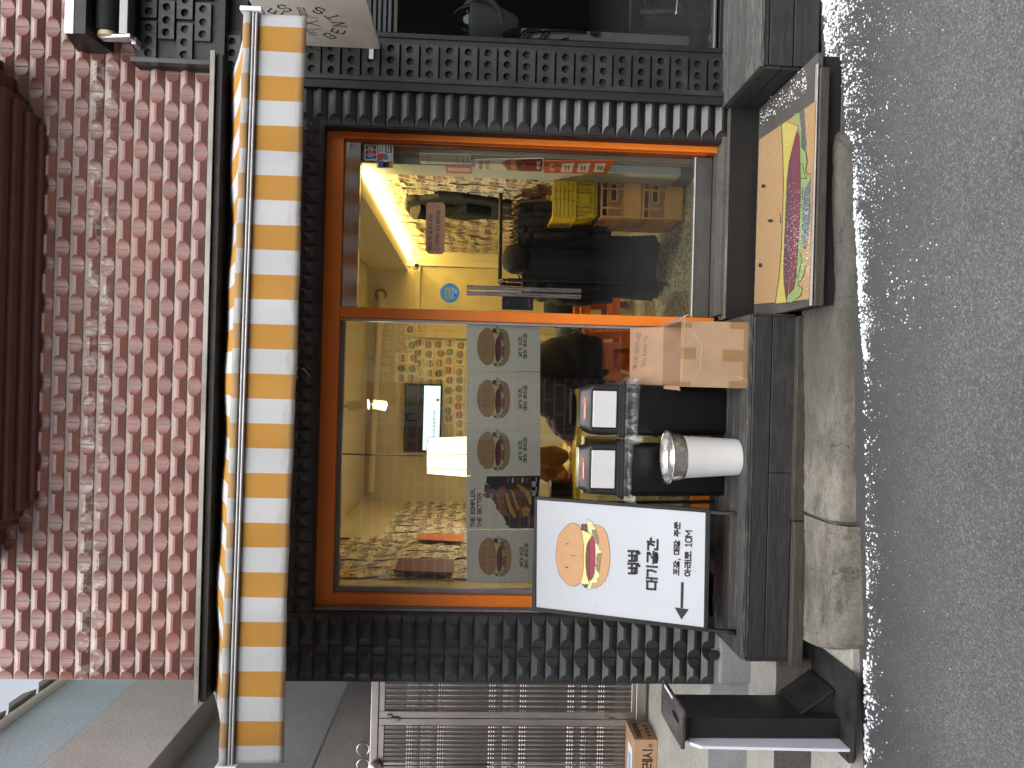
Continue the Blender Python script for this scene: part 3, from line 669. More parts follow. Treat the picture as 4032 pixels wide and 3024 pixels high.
def top(x, v):      # v 0 at the bar, 1 at the wall
    return (x, YB + (YW - YB) * v, barz(x) + .022 + (walz(x) - barz(x) - .022) * v + sag(x, v) * min(1, v * 6))
cloth('canopy', top, 180, 14, lambda v: .15)
def lip(x, v):      # over the nose of the front bar
    a = R(130) * v; return (x, YB - .012 - .024 * math.sin(a), barz(x) + .0 + .024 * math.cos(a) + .0012 * math.sin(x * 30))
cloth('canopy_lip', lip, 120, 6, lambda v: 1.0)
VH = .212
def val(x, v): return (x, YB - .012 + .006 * math.sin(x * 14.4) * v + .004 * math.sin(x * 33) * v, barz(x) - .04 - (VH + .004 * math.sin(x * 3 + 1)) * v)
cloth('valance', val, 160, 8, lambda v: .1 + .85 * max(0, (v - .55) / .45) ** 1.5)
mb = MB()
def xbar(mb, y0, y1, dz0, dz1, m, a=AX0, b=AX1): mb.hexa([(a, y0, barz(a) + dz0), (b, y0, barz(b) + dz0), (b, y1, barz(b) + dz0), (a, y1, barz(a) + dz0)], [(a, y0, barz(a) + dz1), (b, y0, barz(b) + dz1), (b, y1, barz(b) + dz1), (a, y1, barz(a) + dz1)], m)
for a, b in ((-.04, -.031), (-.027, -.017)): xbar(mb, YB - .032, YB + .03, a, b, pm('grey_anodised_bar', (.38, .38, .39), .5, metal=.3))
xbar(mb, YB - .024, YB + .028, -.038, -.007, M_DSTEEL)
for xx, sgn in ((AX0, -1), (AX1, 1)): mb.box(min(xx, xx + sgn * .02), max(xx, xx + sgn * .02), YB - .045, YB + .04, barz(xx) - .06, barz(xx) + .034, M_WHITEP)
mb.build('front_bar', AW, bevel=.004)
mb = MB(); mb.box(AX0 + .05, AX1 - .1, -.17, -.03, 2.86, 2.925, M_DARK); mb.build('roller_case', AW, bevel=.01)
for sx in (1, -1):
    mb = MB(); xe = -.05 + sx * 1.1; xs_ = -.05 + sx * 1.35
    mb.tube([(xs_, -.12, 2.84), (xe + sx * .45, -.5, 2.74), (xe, YB + .03, barz(xe) - .03)], .018, M_WHITEP, 10); mb.build('arm', AW)

# ------------------------------------------------------------------ house on the left, standing forward over its gate
NH = thing('neighbour_house', 'grey and pale blue house with an overhanging upper wall and a gutter', 'building', (-2.6, .5, 0))  # walls are thin slabs, shaped to let skylight reach the gate
M_BLUE = mat_concrete('pale_blue_render', (.38, .48, .54), (.46, .55, .61), .8, 50, .15, 3)
M_TAUPE = mat_concrete('taupe_render', (.42, .41, .4), (.5, .485, .475), .85, 60, .18, 4)
M_GREY = mat_concrete('grey_render', (.34, .345, .355), (.4, .405, .415), .85, 60, .2, 4)
M_DKG = mat_concrete('dark_taupe_render', (.085, .078, .075), (.12, .112, .107), .85, 60, .3, 4)
mb = MB(); mb.box(-2.6, -1.9, -5.2, 3.5, 3.64, 4.05, M_BLUE); mb.build('upper_wall', NH, bevel=.004)
mb = MB(); mb.box(-2.6, -1.895, -5.2, 3.5, 3.12, 3.637, M_TAUPE); mb.build('wall_band', NH, bevel=.006)
mb = MB(); mb.box(-2.1, -2.06, -5.2, 1.49, 2.41, 3.118, M_GREY); mb.build('lower_wall', NH)
mb = MB(); mb.box(-3.6, -1.2, 1.5, 1.6, 2.3, 3.12, M_DKG); mb.box(-6, -3.5, .2, 1.6, -.2, 2.41, M_DKG); mb.build('gate_wall', NH)
mb = MB(); mb.box(-2.6, -1.86, -5.2, 3.5, 4.052, 4.085, M_WHITEP); mb.build('gutter', NH, bevel=.012)
mb = MB(); M_ROOF = mat_concrete('roof_tile', (.2, .19, .19), (.3, .29, .28), .7, 30, .3)
for i in range(30):
    y = -5.2 + i * .29
    mb.prism([(-1.84, y, 4.09), (-1.84, y + .27, 4.09), (-1.84, y + .2, 4.13), (-1.84, y + .07, 4.13)], (-.8, 0, .1), M_ROOF)
mb.build('roof', NH)
mb = MB(); mb.tube([(-1.885, 1.2, 4.05), (-1.87, .95, 3.98), (-1.88, .8, 3.95), (-1.885, .74, 3.9), (-1.89, .76, 3.62)], .013, M_WHITEP, 8); mb.build('drain_hose', NH)

# ---- stainless steel gate
GT = thing('steel_gate', 'double leaf stainless steel gate of turned balusters in the entrance left of the shop', 'gate', (-2.4, 1.44, .25))
YGt = 1.44
def gx(y): return W(2000, y, YGt).x
def gz(x): return W(x, 2800, YGt).z
M_GST = mat_steel('old_stainless', (.5, .455, .43), .4)
zT, zB = gz(1462), gz(2540)
mb = MB(); mb.box(-3.1, -1.5, YGt - .03, YGt + .03, zT - .055, zT, M_GST); mb.build('top_rail', GT, bevel=.004)
mb = MB(); mb.box(-3.1, -1.5, YGt - .028, YGt + .028, zB, zB + .075, M_GST); mb.build('bottom_rail', GT, bevel=.004)
def leaf_frame(x0, x1):
    m_ = MB()
    for a, b in ((x0, x0 + .05), (x1 - .05, x1)): m_.box(a, b, YGt - .02, YGt + .02, zB + .08, zT - .06, M_GST)
    m_.box(x0 + .05, x1 - .05, YGt - .02, YGt + .02, zB + .08, zB + .11, M_GST); m_.box(x0 + .05, x1 - .05, YGt - .02, YGt + .02, zT - .1, zT - .06, M_GST)
    return m_
xm = gx(2826)
lf = leaf_frame(xm + .002, -1.55).build('leaf', GT, bevel=.003); rf_ = leaf_frame(-3.05, xm - .002).build('leaf', GT, bevel=.003)
H0, H1 = zB + .11, zT - .1; HH = H1 - H0
def orn(c):
    o = []
    for d in (-.055, -.042, -.029): o += [(.0095, d - .006), (.0135, d), (.0095, d + .006)]
    return [(r, c + h) for r, h in o]
def bal_prof():
    p = [(.0105, 0)]
    for c in (.18, .5, .83):
        zc = H0 + HH * c - H0
        p += [(.0105, zc - .14)]
        for d in (-.125, -.107, -.089): p += [(.009, zc + d - .007), (.0145, zc + d), (.009, zc + d + .007)]
        p += [(.009, zc - .07), (.0155, zc - .03), (.009, zc - .005)]
        for d in (.008, .022, .036): p += [(.009, zc + d - .005), (.0135, zc + d), (.009, zc + d + .005)]
        p += [(.014, zc + .06), (.009, zc + .09)]
        for d in (.105, .123, .141): p += [(.009, zc + d - .007), (.0145, zc + d), (.009, zc + d + .007)]
        p += [(.0105, zc + .155)]
    return p + [(.0105, HH)]
mb = MB(); mb.lathe(bal_prof(), M_GST, (0, 0, 0), 10); b0 = mb.build('baluster', GT, smooth=35, loc=(0, 0, 0)); b0.data.transform(Matrix.Translation(LOCS[GT.name]))
bm_ = b0.data; bpy.data.objects.remove(b0)
rx = [gx(y) for y in (2698, 2718, 2738, 2759, 2780, 2800)]; st_ = rx[0] - rx[1]
lx = [gx(2862 + 17.3 * i) for i in range(10)]
for x, par in [(q, lf) for q in rx + [rx[0] + st_ * i for i in range(1, 9)] if q < -1.62] + [(q, rf_) for q in lx if q > -2.98]:
    o = bpy.data.objects.new('baluster', bm_); COL.objects.link(o); o.parent = par; o.location = Vector((x, YGt, H0)) - LOCS[GT.name]
for xx, zz in ((1550, 2821), (2400, 2826)):
    mb = MB(); p = W(xx, zz, YGt); mb.tube([p + Vector((0, -.03, -.04)), p + Vector((0, -.03, .04))], .008, M_STEEL, 8); mb.box(p.x - .03, p.x - .004, YGt - .034, YGt - .021, p.z - .045, p.z - .015, M_STEEL); mb.box(p.x + .004, p.x + .025, YGt - .034, YGt - .021, p.z + .012, p.z + .045, M_STEEL); mb.build('hinge', GT)
for yy in (2950, 3012):
    mb = MB(); p = W(1430, yy, YGt); mb.tube([p + Vector((.045 * math.cos(a * .3142), -.0, .045 * math.sin(a * .3142))) for a in range(20)], .006, M_STEEL, 8, closed=True); mb.build('ring', GT, smooth=60)
mb = MB(); p = W(1480, 3010, YGt); mb.lathe([(.0, 0), (.045, .01), (.05, .03), (.03, .05), (0.0, .055)], M_GST, (p.x, YGt - .03, p.z), 20, (0, -1, 0)); mb.build('lock_cover', GT, smooth=40)
mb = MB(); mb.box(-3.5, -1.3, 2.8, 2.9, -.1, 3.1, M_DKG); mb.box(-3.5, -1.3, 1.5, 2.8, .1, .22, M_DCONC); mb.box(-2.2, -1.75, 2.76, 2.8, 1.2, 1.8, M_CREAM); mb.build('passage_wall', NH)

# delivery carton in front of the gate
DB = thing('delivery_box', 'small closed delivery carton with a shipping label in front of the steel gate', 'carton', (-2.74, 1.27, .23))
mb = MB(); M_CARD2 = mat_card('delivery_cardboard', srgb(176, 142, 112))
X0, X1, Y0, Y1, Zb, Zt = -2.97, -2.505, 1.12, 1.42, .232, .4
mb.box(X0, X1, Y0, Y1, Zb, Zt, M_CARD2); mb.build('body', DB, bevel=.003)
dk = ink(60, 48, 42)
mb = MB(); S = Sheet((X1, 0, 0), (1, 0, 0), 2350, 2650, 1.9235)
pl = lambda a, b, k: Vector((X1 + .001 + k * LAYER, Y0 + .03 + a * .045, Zt - .062 + b * .045)); write(mb, 'coupang', pl, dk, .17, .1, 2, fit=5.2)
for i in range(4): mb.face([(X1 + .002, Y0 + .05 + i * .05 + dx, Zb + .03 + dz) for dx, dz in ((0, 0), (.028, 0), (.028, .03), (0, .03))], dk)
pl = lambda a, b, k: Vector((-2.79 + a * .07, Y0 - .001 - k * LAYER, Zb + .035 + b * .07)); write(mb, '프레시', pl, dk, .15, .1, 2)
cx, cz = -2.545, Zb + .05
for i in range(6): a = i * math.pi / 3; ribbon(mb, [(cx, cz), (cx + .018 * math.cos(a), cz + .018 * math.sin(a))], .004, lambda a_, b_, k: Vector((a_, Y0 - .0015, b_)), dk, 0)
mb.build('printing', DB)
mb = MB(); mb.box(-2.83, -2.6, Y0 + .06, Y0 + .2, Zt, Zt + .002, ink(228, 232, 236)); mb.box(-2.8, -2.66, Y0 + .09, Y0 + .17, Zt + .002, Zt + .003, ink(130, 175, 220)); mb.build('shipping_label', DB)

# ------------------------------------------------------------------ hair salon on the right
SL = thing('salon_building', 'black painted hair salon front with perforated bricks and a dark window', 'building', (2.2, 0, 0))
def holed(mb, x0, x1, z0, z1, nh, m, y=-.03, r=.021, dp=.05, rnd=random):
    """front of a perforated brick: nh through holes side by side"""
    mb.t = rnd.random(); w = (x1 - x0) / nh
    for i in range(nh):
        a, b = x0 + i * w, x0 + (i + 1) * w; cx, cz = (a + b) / 2 + rnd.uniform(-.002, .002), (z0 + z1) / 2 + rnd.uniform(-.002, .002); n = 16; out = []
        for k in range(n):
            t = 2 * math.pi * (k + .5) / n; dx, dz = math.cos(t), math.sin(t); sc = min((b - a) / 2 / max(1e-6, abs(dx)), (z1 - z0) / 2 / max(1e-6, abs(dz)))
            out.append(((a + b) / 2 + dx * sc, y, (z0 + z1) / 2 + dz * sc))
        rr = [r * rnd.uniform(.93, 1.07) for _ in range(n)]
        inn = [(cx + rr[k] * math.cos(2 * math.pi * (k + .5) / n), y + .001, cz + rr[k] * math.sin(2 * math.pi * (k + .5) / n)) for k in range(n)]
        bak = [(p[0], y + dp, p[2]) for p in inn]
        mb.mesh(out + inn + bak, [(k, (k + 1) % n, n + (k + 1) % n, n + k) for k in range(n)] + [(n + k, n + (k + 1) % n, 2 * n + (k + 1) % n, 2 * n + k) for k in range(n)] + [tuple(range(2 * n, 3 * n))], m)
        corners = [((a, y, z0), 2 * 0), ((b, y, z0), 0)]
        # fill the four corners left by the 16-gon fan
        for sx in (-1, 1):
            for sz in (-1, 1):
                q = [p for p in out if (p[0] - (a + b) / 2) * sx > 0 and (p[2] - (z0 + z1) / 2) * sz > 0]
                c = ((a + b) / 2 + sx * w / 2, y, (z0 + z1) / 2 + sz * (z1 - z0) / 2)
                e1 = [p for p in q if abs(abs(p[0] - (a + b) / 2) - w / 2) < 1e-5]; e2 = [p for p in q if abs(abs(p[2] - (z0 + z1) / 2) - (z1 - z0) / 2) < 1e-5]
                if e1 and e2:
                    p1 = max(e1, key=lambda p: abs(p[2] - (z0 + z1) / 2)); p2 = max(e2, key=lambda p: abs(p[0] - (a + b) / 2)); mb.face([p1, c, p2], m)
    for f in ([(x0, y, z0), (x0, y + dp, z0), (x0, y + dp, z1), (x0, y, z1)], [(x1, y, z0), (x1, y + dp, z0), (x1, y + dp, z1), (x1, y, z1)], [(x0, y, z0), (x1, y, z0), (x1, y + dp, z0), (x0, y + dp, z0)], [(x0, y, z1), (x1, y, z1), (x1, y + dp, z1), (x0, y + dp, z1)]): mb.face(f, m)
M_LAT = mat_tile('black_painted_brick', (.007, .0075, .009), (.015, .016, .019), .5, worn=.3, coat=.15, dust=.35)
rnd = random.Random(5); mb = MB()
z = .235; i = 0
while z < 2.95:
    dx = rnd.uniform(-.004, .004); holed(mb, 1.668 + dx, 1.862 + dx, z, z + .096, 3, M_LAT, y=-.03 + rnd.uniform(-.004, .004), rnd=rnd)
    z += .1075; i += 1
mb.box(1.655, 1.90, -.01, .2, .2, 3.0, M_BMORTAR)
mb.build('perforated_brick_pier', SL)
mb = MB()
for k in range(4):
    z = 3.07 + k * .095; x = 1.69 - (0 if k % 2 else .11)
    while x < 2.6:
        a = max(x, 1.685)
        if x + .205 - a > .1: holed(mb, a, x + .205, z, z + .083, 3 if x + .205 - a > .19 else 2, M_LAT, y=-.085 + rnd.uniform(-.004, .004), r=.0215, rnd=rnd)
        x += .222
mb.box(1.66, 2.6, -.065, .2, 3.0, 3.47, M_BMORTAR); mb.box(1.66, 1.684, -.12, -.06, 3.05, 3.47, M_BLACK); mb.build('perforated_brick_panel', SL)
mb = MB(); mb.box(1.595, 1.665, -.045, .14, .2, 3.0, M_UNDER); mb.box(1.64, 1.668, -.055, -.02, .2, 3.0, M_BLACK); mb.build('trim_board', SL, bevel=.004)
mb = MB(); mb.box(1.898, 1.925, -.02, .1, .22, 2.9, M_BLACKM); mb.box(1.925, 2.9, -.01, .06, .22, .27, M_BLACKM); mb.box(1.925, 2.9, .0, .05, .285, .3, M_DSTEEL); mb.build('window_frame', SL, bevel=.003)
mb = MB(); mb.box(1.925, 2.9, .03, .036, .3, 2.9, M_DGLASS); mb.build('window_pane', SL)
mb = MB(); mb.box(1.8, 3.2, 2.6, 2.7, .1, 3.0, M_DARK); mb.box(1.66, 1.72, .2, 2.7, .1, 3.0, M_DARK); mb.box(3.2, 3.3, .0, 2.7, .1, 3.0, M_DARK); mb.box(1.66, 3.3, .06, 2.7, .0, .2, M_DARK); mb.box(1.66, 3.3, .14, 2.7, 3.0, 3.05, M_DARK); mb.box(1.9, 3.3, .0, .1, 2.9, 3.0, M_UNDER); mb.build('room_wall', SL)

# white venetian blind behind the glass
mb = MB()
for k in range(6):
    zt = SX(1445 + 17 * k, 100, 2.05).z
zs = [W(1437 + 20 * k, 90, .12).z for k in range(6)]
for z in zs: mb.hexa([(1.98, .1, z - .006), (2.7, .1, z - .006), (2.7, .125, z + .012), (1.98, .125, z + .012)], [(1.98, .1, z - .003), (2.7, .1, z - .003), (2.7, .125, z + .015), (1.98, .125, z + .015)], M_WHITEP)
mb.box(1.98, 2.7, .1, .125, zs[-1] - .04, zs[-1] - .022, M_CREAM)
tag(mb.build('window_blind'), 'white slatted blind at the top of the dark salon window', 'blind')
# white boarded shelf post
mb = MB(); a = W(2052, 130, .12); b = W(2710, 168, .12); mb.box(W(2300, 166, .12).x, W(2300, 128, .12).x, .1, .14, b.z, a.z, pm('off_white_board', srgb(196, 198, 186), .5)); mb.box(W(2300, 166, .12).x + .002, W(2300, 128, .12).x, .141, .5, b.z, a.z, M_GREYP)
tag(mb.build('shelf_upright', bevel=.003), 'narrow off white upright board standing inside the salon window', 'shelf')
# hood of a salon steamer
HD = thing('hair_steamer', 'grey cone shaped hair steamer hood with a ring handle inside the salon window', 'hair steamer', (2.2, .55, 1.4))
def pw(x, y, Y): return W(x, y, Y)
M_GREYH = pm('silver_grey_plastic', (.2, .205, .21), .4)
ax0, ax1 = pw(1850, 100, .5), pw(2055, 110, .5); dirv = (ax1 - ax0).normalized()
mb = MB(); mb.lathe([(.155, 0), (.16, .02), (.15, .06), (.125, .16), (.07, .28), (.05, .3)], M_GREYH, ax0, 28, dirv); mb.build('hood', HD, smooth=40)
mb = MB(); mb.lathe([(.06, -.16), (.11, -.12), (.145, -.06), (.157, -.005)], mat_glass('smoked_dome', (.25, .27, .28)), ax0, 28, dirv); mb.build('visor', HD, smooth=40)
mb = MB(); c = pw(1880, 95, .42); mb.tube([c + Vector((.0, -.01, .11 - .02 * 0)) + Vector((.13 * math.sin(a), -.05 * math.sin(a), -.13 * (1 - math.cos(a)))) for a in [k * math.pi / 10 for k in range(11)]], .016, M_GREYH, 10); mb.build('handle', HD, smooth=40)
mb = MB(); q = pw(2000, 132, .45); mb.tube([q + Vector((0, 0, .06)), q + Vector((.01, 0, -.08))], .028, M_BLACKP, 12); mb.build('grip', HD)
# coiled lead and plug
mb = MB(); P0 = [(2020, 160), (2070, 120), (2110, 105), (2140, 130), (2120, 165), (2085, 172), (2060, 150), (2080, 128), (2150, 122), (2230, 124), (2310, 127)]
mb.tube([W(x, y, .075 + .006 * (i % 3)) for i, (x, y) in enumerate(P0)], .006, M_BLACKP, 8)
mb.tube([W(x, y, .08) for x, y in ((2060, 165), (2110, 110), (2150, 90), (2165, 120), (2140, 160), (2100, 175), (2180, 165), (2240, 150))], .005, M_BLACKP, 8)
q = W(2322, 130, .08); mb.lathe([(.007, 0), (.012, -.012), (.017, -.03), (.017, -.045)], M_BLACKP, q, 12)
for dx in (-.01, .01): mb.tube([q + Vector((dx, 0, -.045)), q + Vector((dx, 0, -.066))], .003, M_STEEL, 6)
tag(mb.build('power_lead', smooth=50), 'coiled black power lead with a two pin plug hanging inside the salon window', 'power lead')
mb = MB(); mb.tube([W(x, y, .05) for x, y in ((1550, 137), (1700, 143), (1850, 147), (2050, 155), (2105, 165), (2130, 182))], .004, M_CREAM, 6)
tag(mb.build('cable', smooth=50), 'thin pale cable running down the edge of the salon window', 'cable')
# wheeled stool: gas lift and chrome legs
CS = thing('salon_chair', 'chrome based salon chair deep in the dark salon', 'chair', (2.45, .9, .3))
mb = MB(); a, b = pw(2510, 55, .9), pw(2660, 55, .9); mb.tube([a, b], .045, M_STEEL, 20); mb.lathe([(.06, 0), (.06, .05)], M_STEEL, b, 20, (b - a)); mb.build('gas_lift', CS, smooth=40)
mb = MB(); mb.box(a.x - .22, a.x + .25, .7, 1.15, a.z + .02, a.z + .1, M_BLACKP); mb.build('seat', CS, bevel=.02)
for pts in (((2535, 0), (2540, 50), (2545, 55)), ((2470, 128), (2480, 70), (2500, 58)), ((2665, 130), (2660, 80), (2668, 0))): mb = MB(); mb.tube([pw(x, y, .8) for x, y in pts], .007, M_STEEL, 8); mb.build('leg', CS, smooth=40)
mb = MB(); q = pw(2815, 145, .35); mb.lathe([(.0, -.03), (.03, -.03), (.035, -.02), (.035, .03), (0, .032)], M_WHITEP, q, 20, (0, 1, 0)); mb.build('castor', CS, smooth=40)
mb = MB(); mb.lathe([(.05, 0), (.075, .03), (.075, .16), (.045, .24), (.04, .4)], pm('teal_grey_plastic', (.06, .075, .078), .4), pw(2790, 100, .45), 20); tag(mb.build('spray_bottle', smooth=40), 'teal grey bottle standing at the foot of the salon window', 'bottle')

# rolled up awning over the salon
RA = thing('rolled_awning', 'rolled up black awning under a sheet metal hood above the salon', 'awning', (2.2, -.12, 3.5))
mb = MB(); M_HOOD = pm('black_sheet_metal', (.02, .02, .021), .45, metal=.3)
mb.hexa([(1.738, .0, 3.60), (2.8, 0, 3.60), (2.8, -.25, 3.64), (1.738, -.25, 3.64)], [(1.738, .0, 3.80), (2.8, 0, 3.80), (2.8, -.25, 3.742), (1.738, -.25, 3.742)], M_HOOD); mb.box(1.735, 2.8, -.253, -.25, 3.70, 3.745, M_ALU); mb.build('hood', RA, bevel=.003)
mb = MB(); mb.tube([(1.79, -.15, 3.575), (2.8, -.15, 3.575)], .062, M_BLACKCLOTH, 24); mb.build('cloth_roll', RA, smooth=40)
mb = MB(); mb.box(1.77, 2.8, -.2, -.12, 3.452, 3.497, M_DSTEEL); mb.build('front_bar', RA, bevel=.004)
mb = MB(); mb.tube([(1.766, -.15, 3.575), (1.79, -.15, 3.575)], .05, M_CREAM, 20); mb.prism([(1.755, -.17, 3.61), (1.755, -.12, 3.61), (1.755, -.13, 3.44), (1.755, -.2, 3.44)], (.018, 0, 0), M_ALU); mb.box(1.74, 1.775, -.15, -.02, 3.43, 3.455, M_ALU); mb.build('bracket', RA, bevel=.003)

# blade sign
BS = thing('blade_sign', 'square white projecting sign reading ladies and gents with scissors', 'sign', (1.815, -.3, 2.45))
XS = 1.815
mb = MB(); yn = -.63; zb0, zt0 = 2.165, 2.735
mb.box(XS, XS + .022, yn, -.05, zb0, zt0, pm('off_white_sign_board', srgb(226, 222, 214), .55, var=.06, vs=5, fine=.12)); mb.build('panel', BS, bevel=.002)
S = Sheet((XS, 0, 0), (-1, 0, 0), 960, 0, 3.687); mb = MB(); bk = ink(28, 26, 24)
pl = lambda yy, zz, k: Vector((XS - .0006 - k * LAYER, -yy, zz))
cy, cz = .325, 2.505      # centre of the device on the board (distance from the wall, height)
def arc_text(txt, r, a0, a1, h, flip=False):
    n = len(txt)
    for i, ch in enumerate(txt):
        t = R(a0 + (a1 - a0) * i / (n - 1)); g, w = glyph(ch); ca, sa = math.cos(t), math.sin(t)
        for stx in g:
            pts = []
            for a, b in stx:
                a = (a - w / 2) * h * 1.15; b = (b - .5) * h
                rr = r + (b if not flip else -b); tx = a
                if not flip: pts.append((cy + rr * ca + tx * sa, cz + rr * sa - tx * ca))
                else: pts.append((cy + rr * ca - tx * sa, cz + rr * sa + tx * ca))
            # pts: x towards the street; wall side is the left of the writing
            ribbon(mb, pts, .0075, pl, bk, 1); 
            for q in (pts[0], pts[-1]): ribbon(mb, [(q[0] - .008, q[1]), (q[0] + .008, q[1])], .004, pl, bk, 1.3)
arc_text('LADIES', .165, 152, 28, .062); arc_text('GENTS', .165, 213, 327, .062, True)
for sgn in (1, -1):
    ribbon(mb, [(cy - sgn * .02, cz + .012), (cy + sgn * .03, cz - .06)], .006, pl, bk, 1 + .3 * (sgn > 0)); ribbon(mb, [(q[0] * .016 + cy + sgn * .027, q[1] * .016 + cz + .03) for q in _ell(0, 0, 1, 1, 12)], .005, pl, bk, 1)
    ribbon(mb, [(cy + sgn * (.055 + .012 * math.cos(t)), cz - .01 + .055 * math.sin(t)) for t in [R(-80 + 16 * k) for k in range(11)]], .005, pl, bk, 1)
write(mb, 'EST', lambda a, b, k: pl(cy - .145 + a * .032, cz - .02 + b * .032, k), bk, .12, .15, 1); write(mb, '2012', lambda a, b, k: pl(cy + .075 + a * .032, cz - .02 + b * .032, k), bk, .12, .12, 1)
mb.build('lettering', BS)
for zz in (2.215, 2.64):
    mb = MB(); mb.box(XS + .003, XS + .02, -.06, -.005, zz, zz + .02, M_ALU); mb.box(XS - .05, XS + .02, -.04, -.034, zz - .012, zz + .012, M_WHITEP); mb.build('bracket', BS)

# ------------------------------------------------------------------ wooden decks and the step between them
def board(mb, x0, x1, y0, y1, z0, z1, m, t=None): mb.t = random.random() if t is None else t; mb.box(x0, x1, y0, y1, z0, z1, m)
random.seed(21)
DL = thing('wooden_deck', 'long low black stained timber deck under the shop window, carrying the bins and sign board', 'deck', (-.5, -.2, -.1))
DZ, DYF = .21, -.443
mb = MB()
for a, b in ((-.443, -.345), (-.341, -.246), (-.242, -.147), (-.143, -.048), (-.044, .03)): board(mb, -1.372, .385, a, b, DZ - .022, DZ, M_DECKTOP)
mb.build('deck_boards', DL, bevel=.003)
mb = MB(); board(mb, -1.362, .378, -.441, -.425, DZ - .038, DZ - .024, M_DECKTOP)
board(mb, -1.366, .381, -.438, -.42, .089, DZ - .04, M_DECK); board(mb, -1.366, -.42, -.438, -.42, -.032, .085, M_DECK); board(mb, -.4175, .381, -.438, -.42, -.032, .085, M_DECK)
for z0, z1 in ((.089, DZ - .03), (-.03, .085)):
    board(mb, -1.385, -1.367, -.435, -.02, z0, z1, M_DECK); board(mb, .382, .396, -.436, -.02, z0, z1, M_DECK)
mb.build('fascia_boards', DL, bevel=.003)
mb = MB(); board(mb, -1.40, -.66, -.478, -.4, -.098, -.036, M_PLANK); board(mb, -.655, .385, -.474, -.4, -.098, -.03, M_PLANK); board(mb, -1.38, .38, -.41, .0, -.2, -.04, M_UNDER); mb.build('base_plank', DL, bevel=.004)
DR = thing('wooden_deck', 'worn black timber deck with pale scuffed boards in front of the salon', 'deck', (2.2, -.3, 0))
mb = MB()
for k in range(6): board(mb, 1.585, 3.6, -.6 + k * .1, -.6 + k * .1 + .096, .228, .25, M_DECKY)
mb.build('deck_boards', DR, bevel=.003)
mb = MB(); board(mb, 1.595, 3.6, -.595, -.575, .205, .226, M_DECK); board(mb, 1.595, 3.6, -.597, -.575, .085, .2, M_DECK); board(mb, 1.595, 3.6, -.597, -.575, -.045, .079, M_DECK); board(mb, 1.578, 1.594, -.59, -.03, .14, .227, M_DECK); board(mb, 1.58, 1.594, -.585, -.03, .04, .136, M_DECK)
mb.build('fascia_boards', DR, bevel=.003)
mb = MB(); board(mb, 1.61, 3.6, -.56, 0, -.3, .1, M_UNDER); mb.build('base', DR)
ST = thing('door_step', 'low dark timber step with a metal edge and black riser before the door', 'step', (1, -.4, 0))
mb = MB(); board(mb, .40, 1.575, -.80, -.06, .022, .05, mat_concrete('dark_step_board', (.05, .047, .043), (.085, .08, .074), .7, 70, .4)); board(mb, .41, 1.57, -.78, -.06, -.2, .02, M_UNDER); mb.build('tread', ST, bevel=.003)
mb = MB(); board(mb, .398, 1.5, -.822, -.802, .0, .045, M_PLANK); mb.build('front_plank', ST, bevel=.005)
mb = MB(); board(mb, .40, 1.52, -.815, -.79, .0505, .056, M_ALU); mb.build('metal_edge', ST, bevel=.002)
M_RISER = mat_concrete('chipped_black_paint', (.008, .008, .009), (.017, .017, .018), .5, 40, .3); t_ = M_RISER
def chips(mname, base, col, scale, lo, hi):
    t = NT(mname); c = t.mix(t.ramp(t.noise(5, 6, .7), [(.3, 0.), (.7, 1.)]), tuple(x * .6 for x in base), base)
    c = t.mix(t.ramp(t.noise(scale, 6, .65, t.mapped((1, 1, 1.6))), [(lo, 0.), (hi, 1.)]), c, col)
    t.color(c); t.rough(.5); t.bump(t.noise(60, 4, .7), .3, .004); return t.m
M_RISER = chips('chipped_black_paint_riser', (.014, .014, .015), (.2, .185, .16), 6, .66, .68)
mb = MB(); board(mb, .396, 1.58, -.058, -.01, -.1, .208, M_RISER); board(mb, .396, 1.58, -.06, .06, .2085, .212, M_KERB); mb.build('riser', ST, bevel=.006)

# ------------------------------------------------------------------ doormat with a printed burger
random.seed(3)
mb = MB(); cv = lambda zx, zy: (2900 + zx / 1.843, 350 + zy / 1.843)
ZM = .061
def mpoly(pts, m, k): mb.face([G(*cv(*p), ZM + k * .0006) for p in pts], m)
C = lambda *c: mat_carpet(*[int(v * .88) for v in c])
A, B_, C_, D_ = [G(*cv(*p), ZM) for p in ((165, 370), (573, 90), (523, 1527), (128, 1563))]
mb.hexa([p - Vector((0, 0, .011)) for p in (A, B_, C_, D_)], [A, B_, C_, D_], C(192, 156, 112))
mpoly([(325, 262), (365, 238), (445, 268), (400, 450), (375, 560), (362, 700), (350, 900), (345, 1100), (340, 1350), (365, 1548), (280, 1560), (310, 1350), (325, 1150), (333, 950), (340, 700), (335, 450)], C(206, 192, 104), 1)
mpoly([(420, 182), (450, 174), (455, 250), (480, 420), (505, 470), (512, 530), (500, 590), (520, 620), (540, 612), (520, 690), (485, 740), (480, 900), (475, 1050), (470, 1180), (505, 1280), (480, 1370), (440, 1420), (478, 1450), (465, 1500), (430, 1525), (400, 1548), (365, 1548), (378, 1490), (420, 1440), (438, 1300), (455, 1080), (464, 800), (462, 560), (455, 345), (440, 268)], C(150, 176, 108), 1.5)
mpoly([(455, 172), (490, 148), (500, 330), (510, 400), (500, 455), (465, 420), (470, 300)], C(100, 112, 116), 2)
mpoly([(543, 640), (535, 800), (541, 880), (530, 1000), (500, 1180), (480, 1150), (475, 1000), (480, 850), (490, 740)], C(104, 116, 118), 2)
mpoly([(437, 305), (455, 345), (462, 560), (464, 800), (450, 1100), (432, 1350), (415, 1450), (380, 1490), (385, 1330), (400, 1000), (408, 800), (403, 600), (400, 450)], C(128, 64, 78), 3)
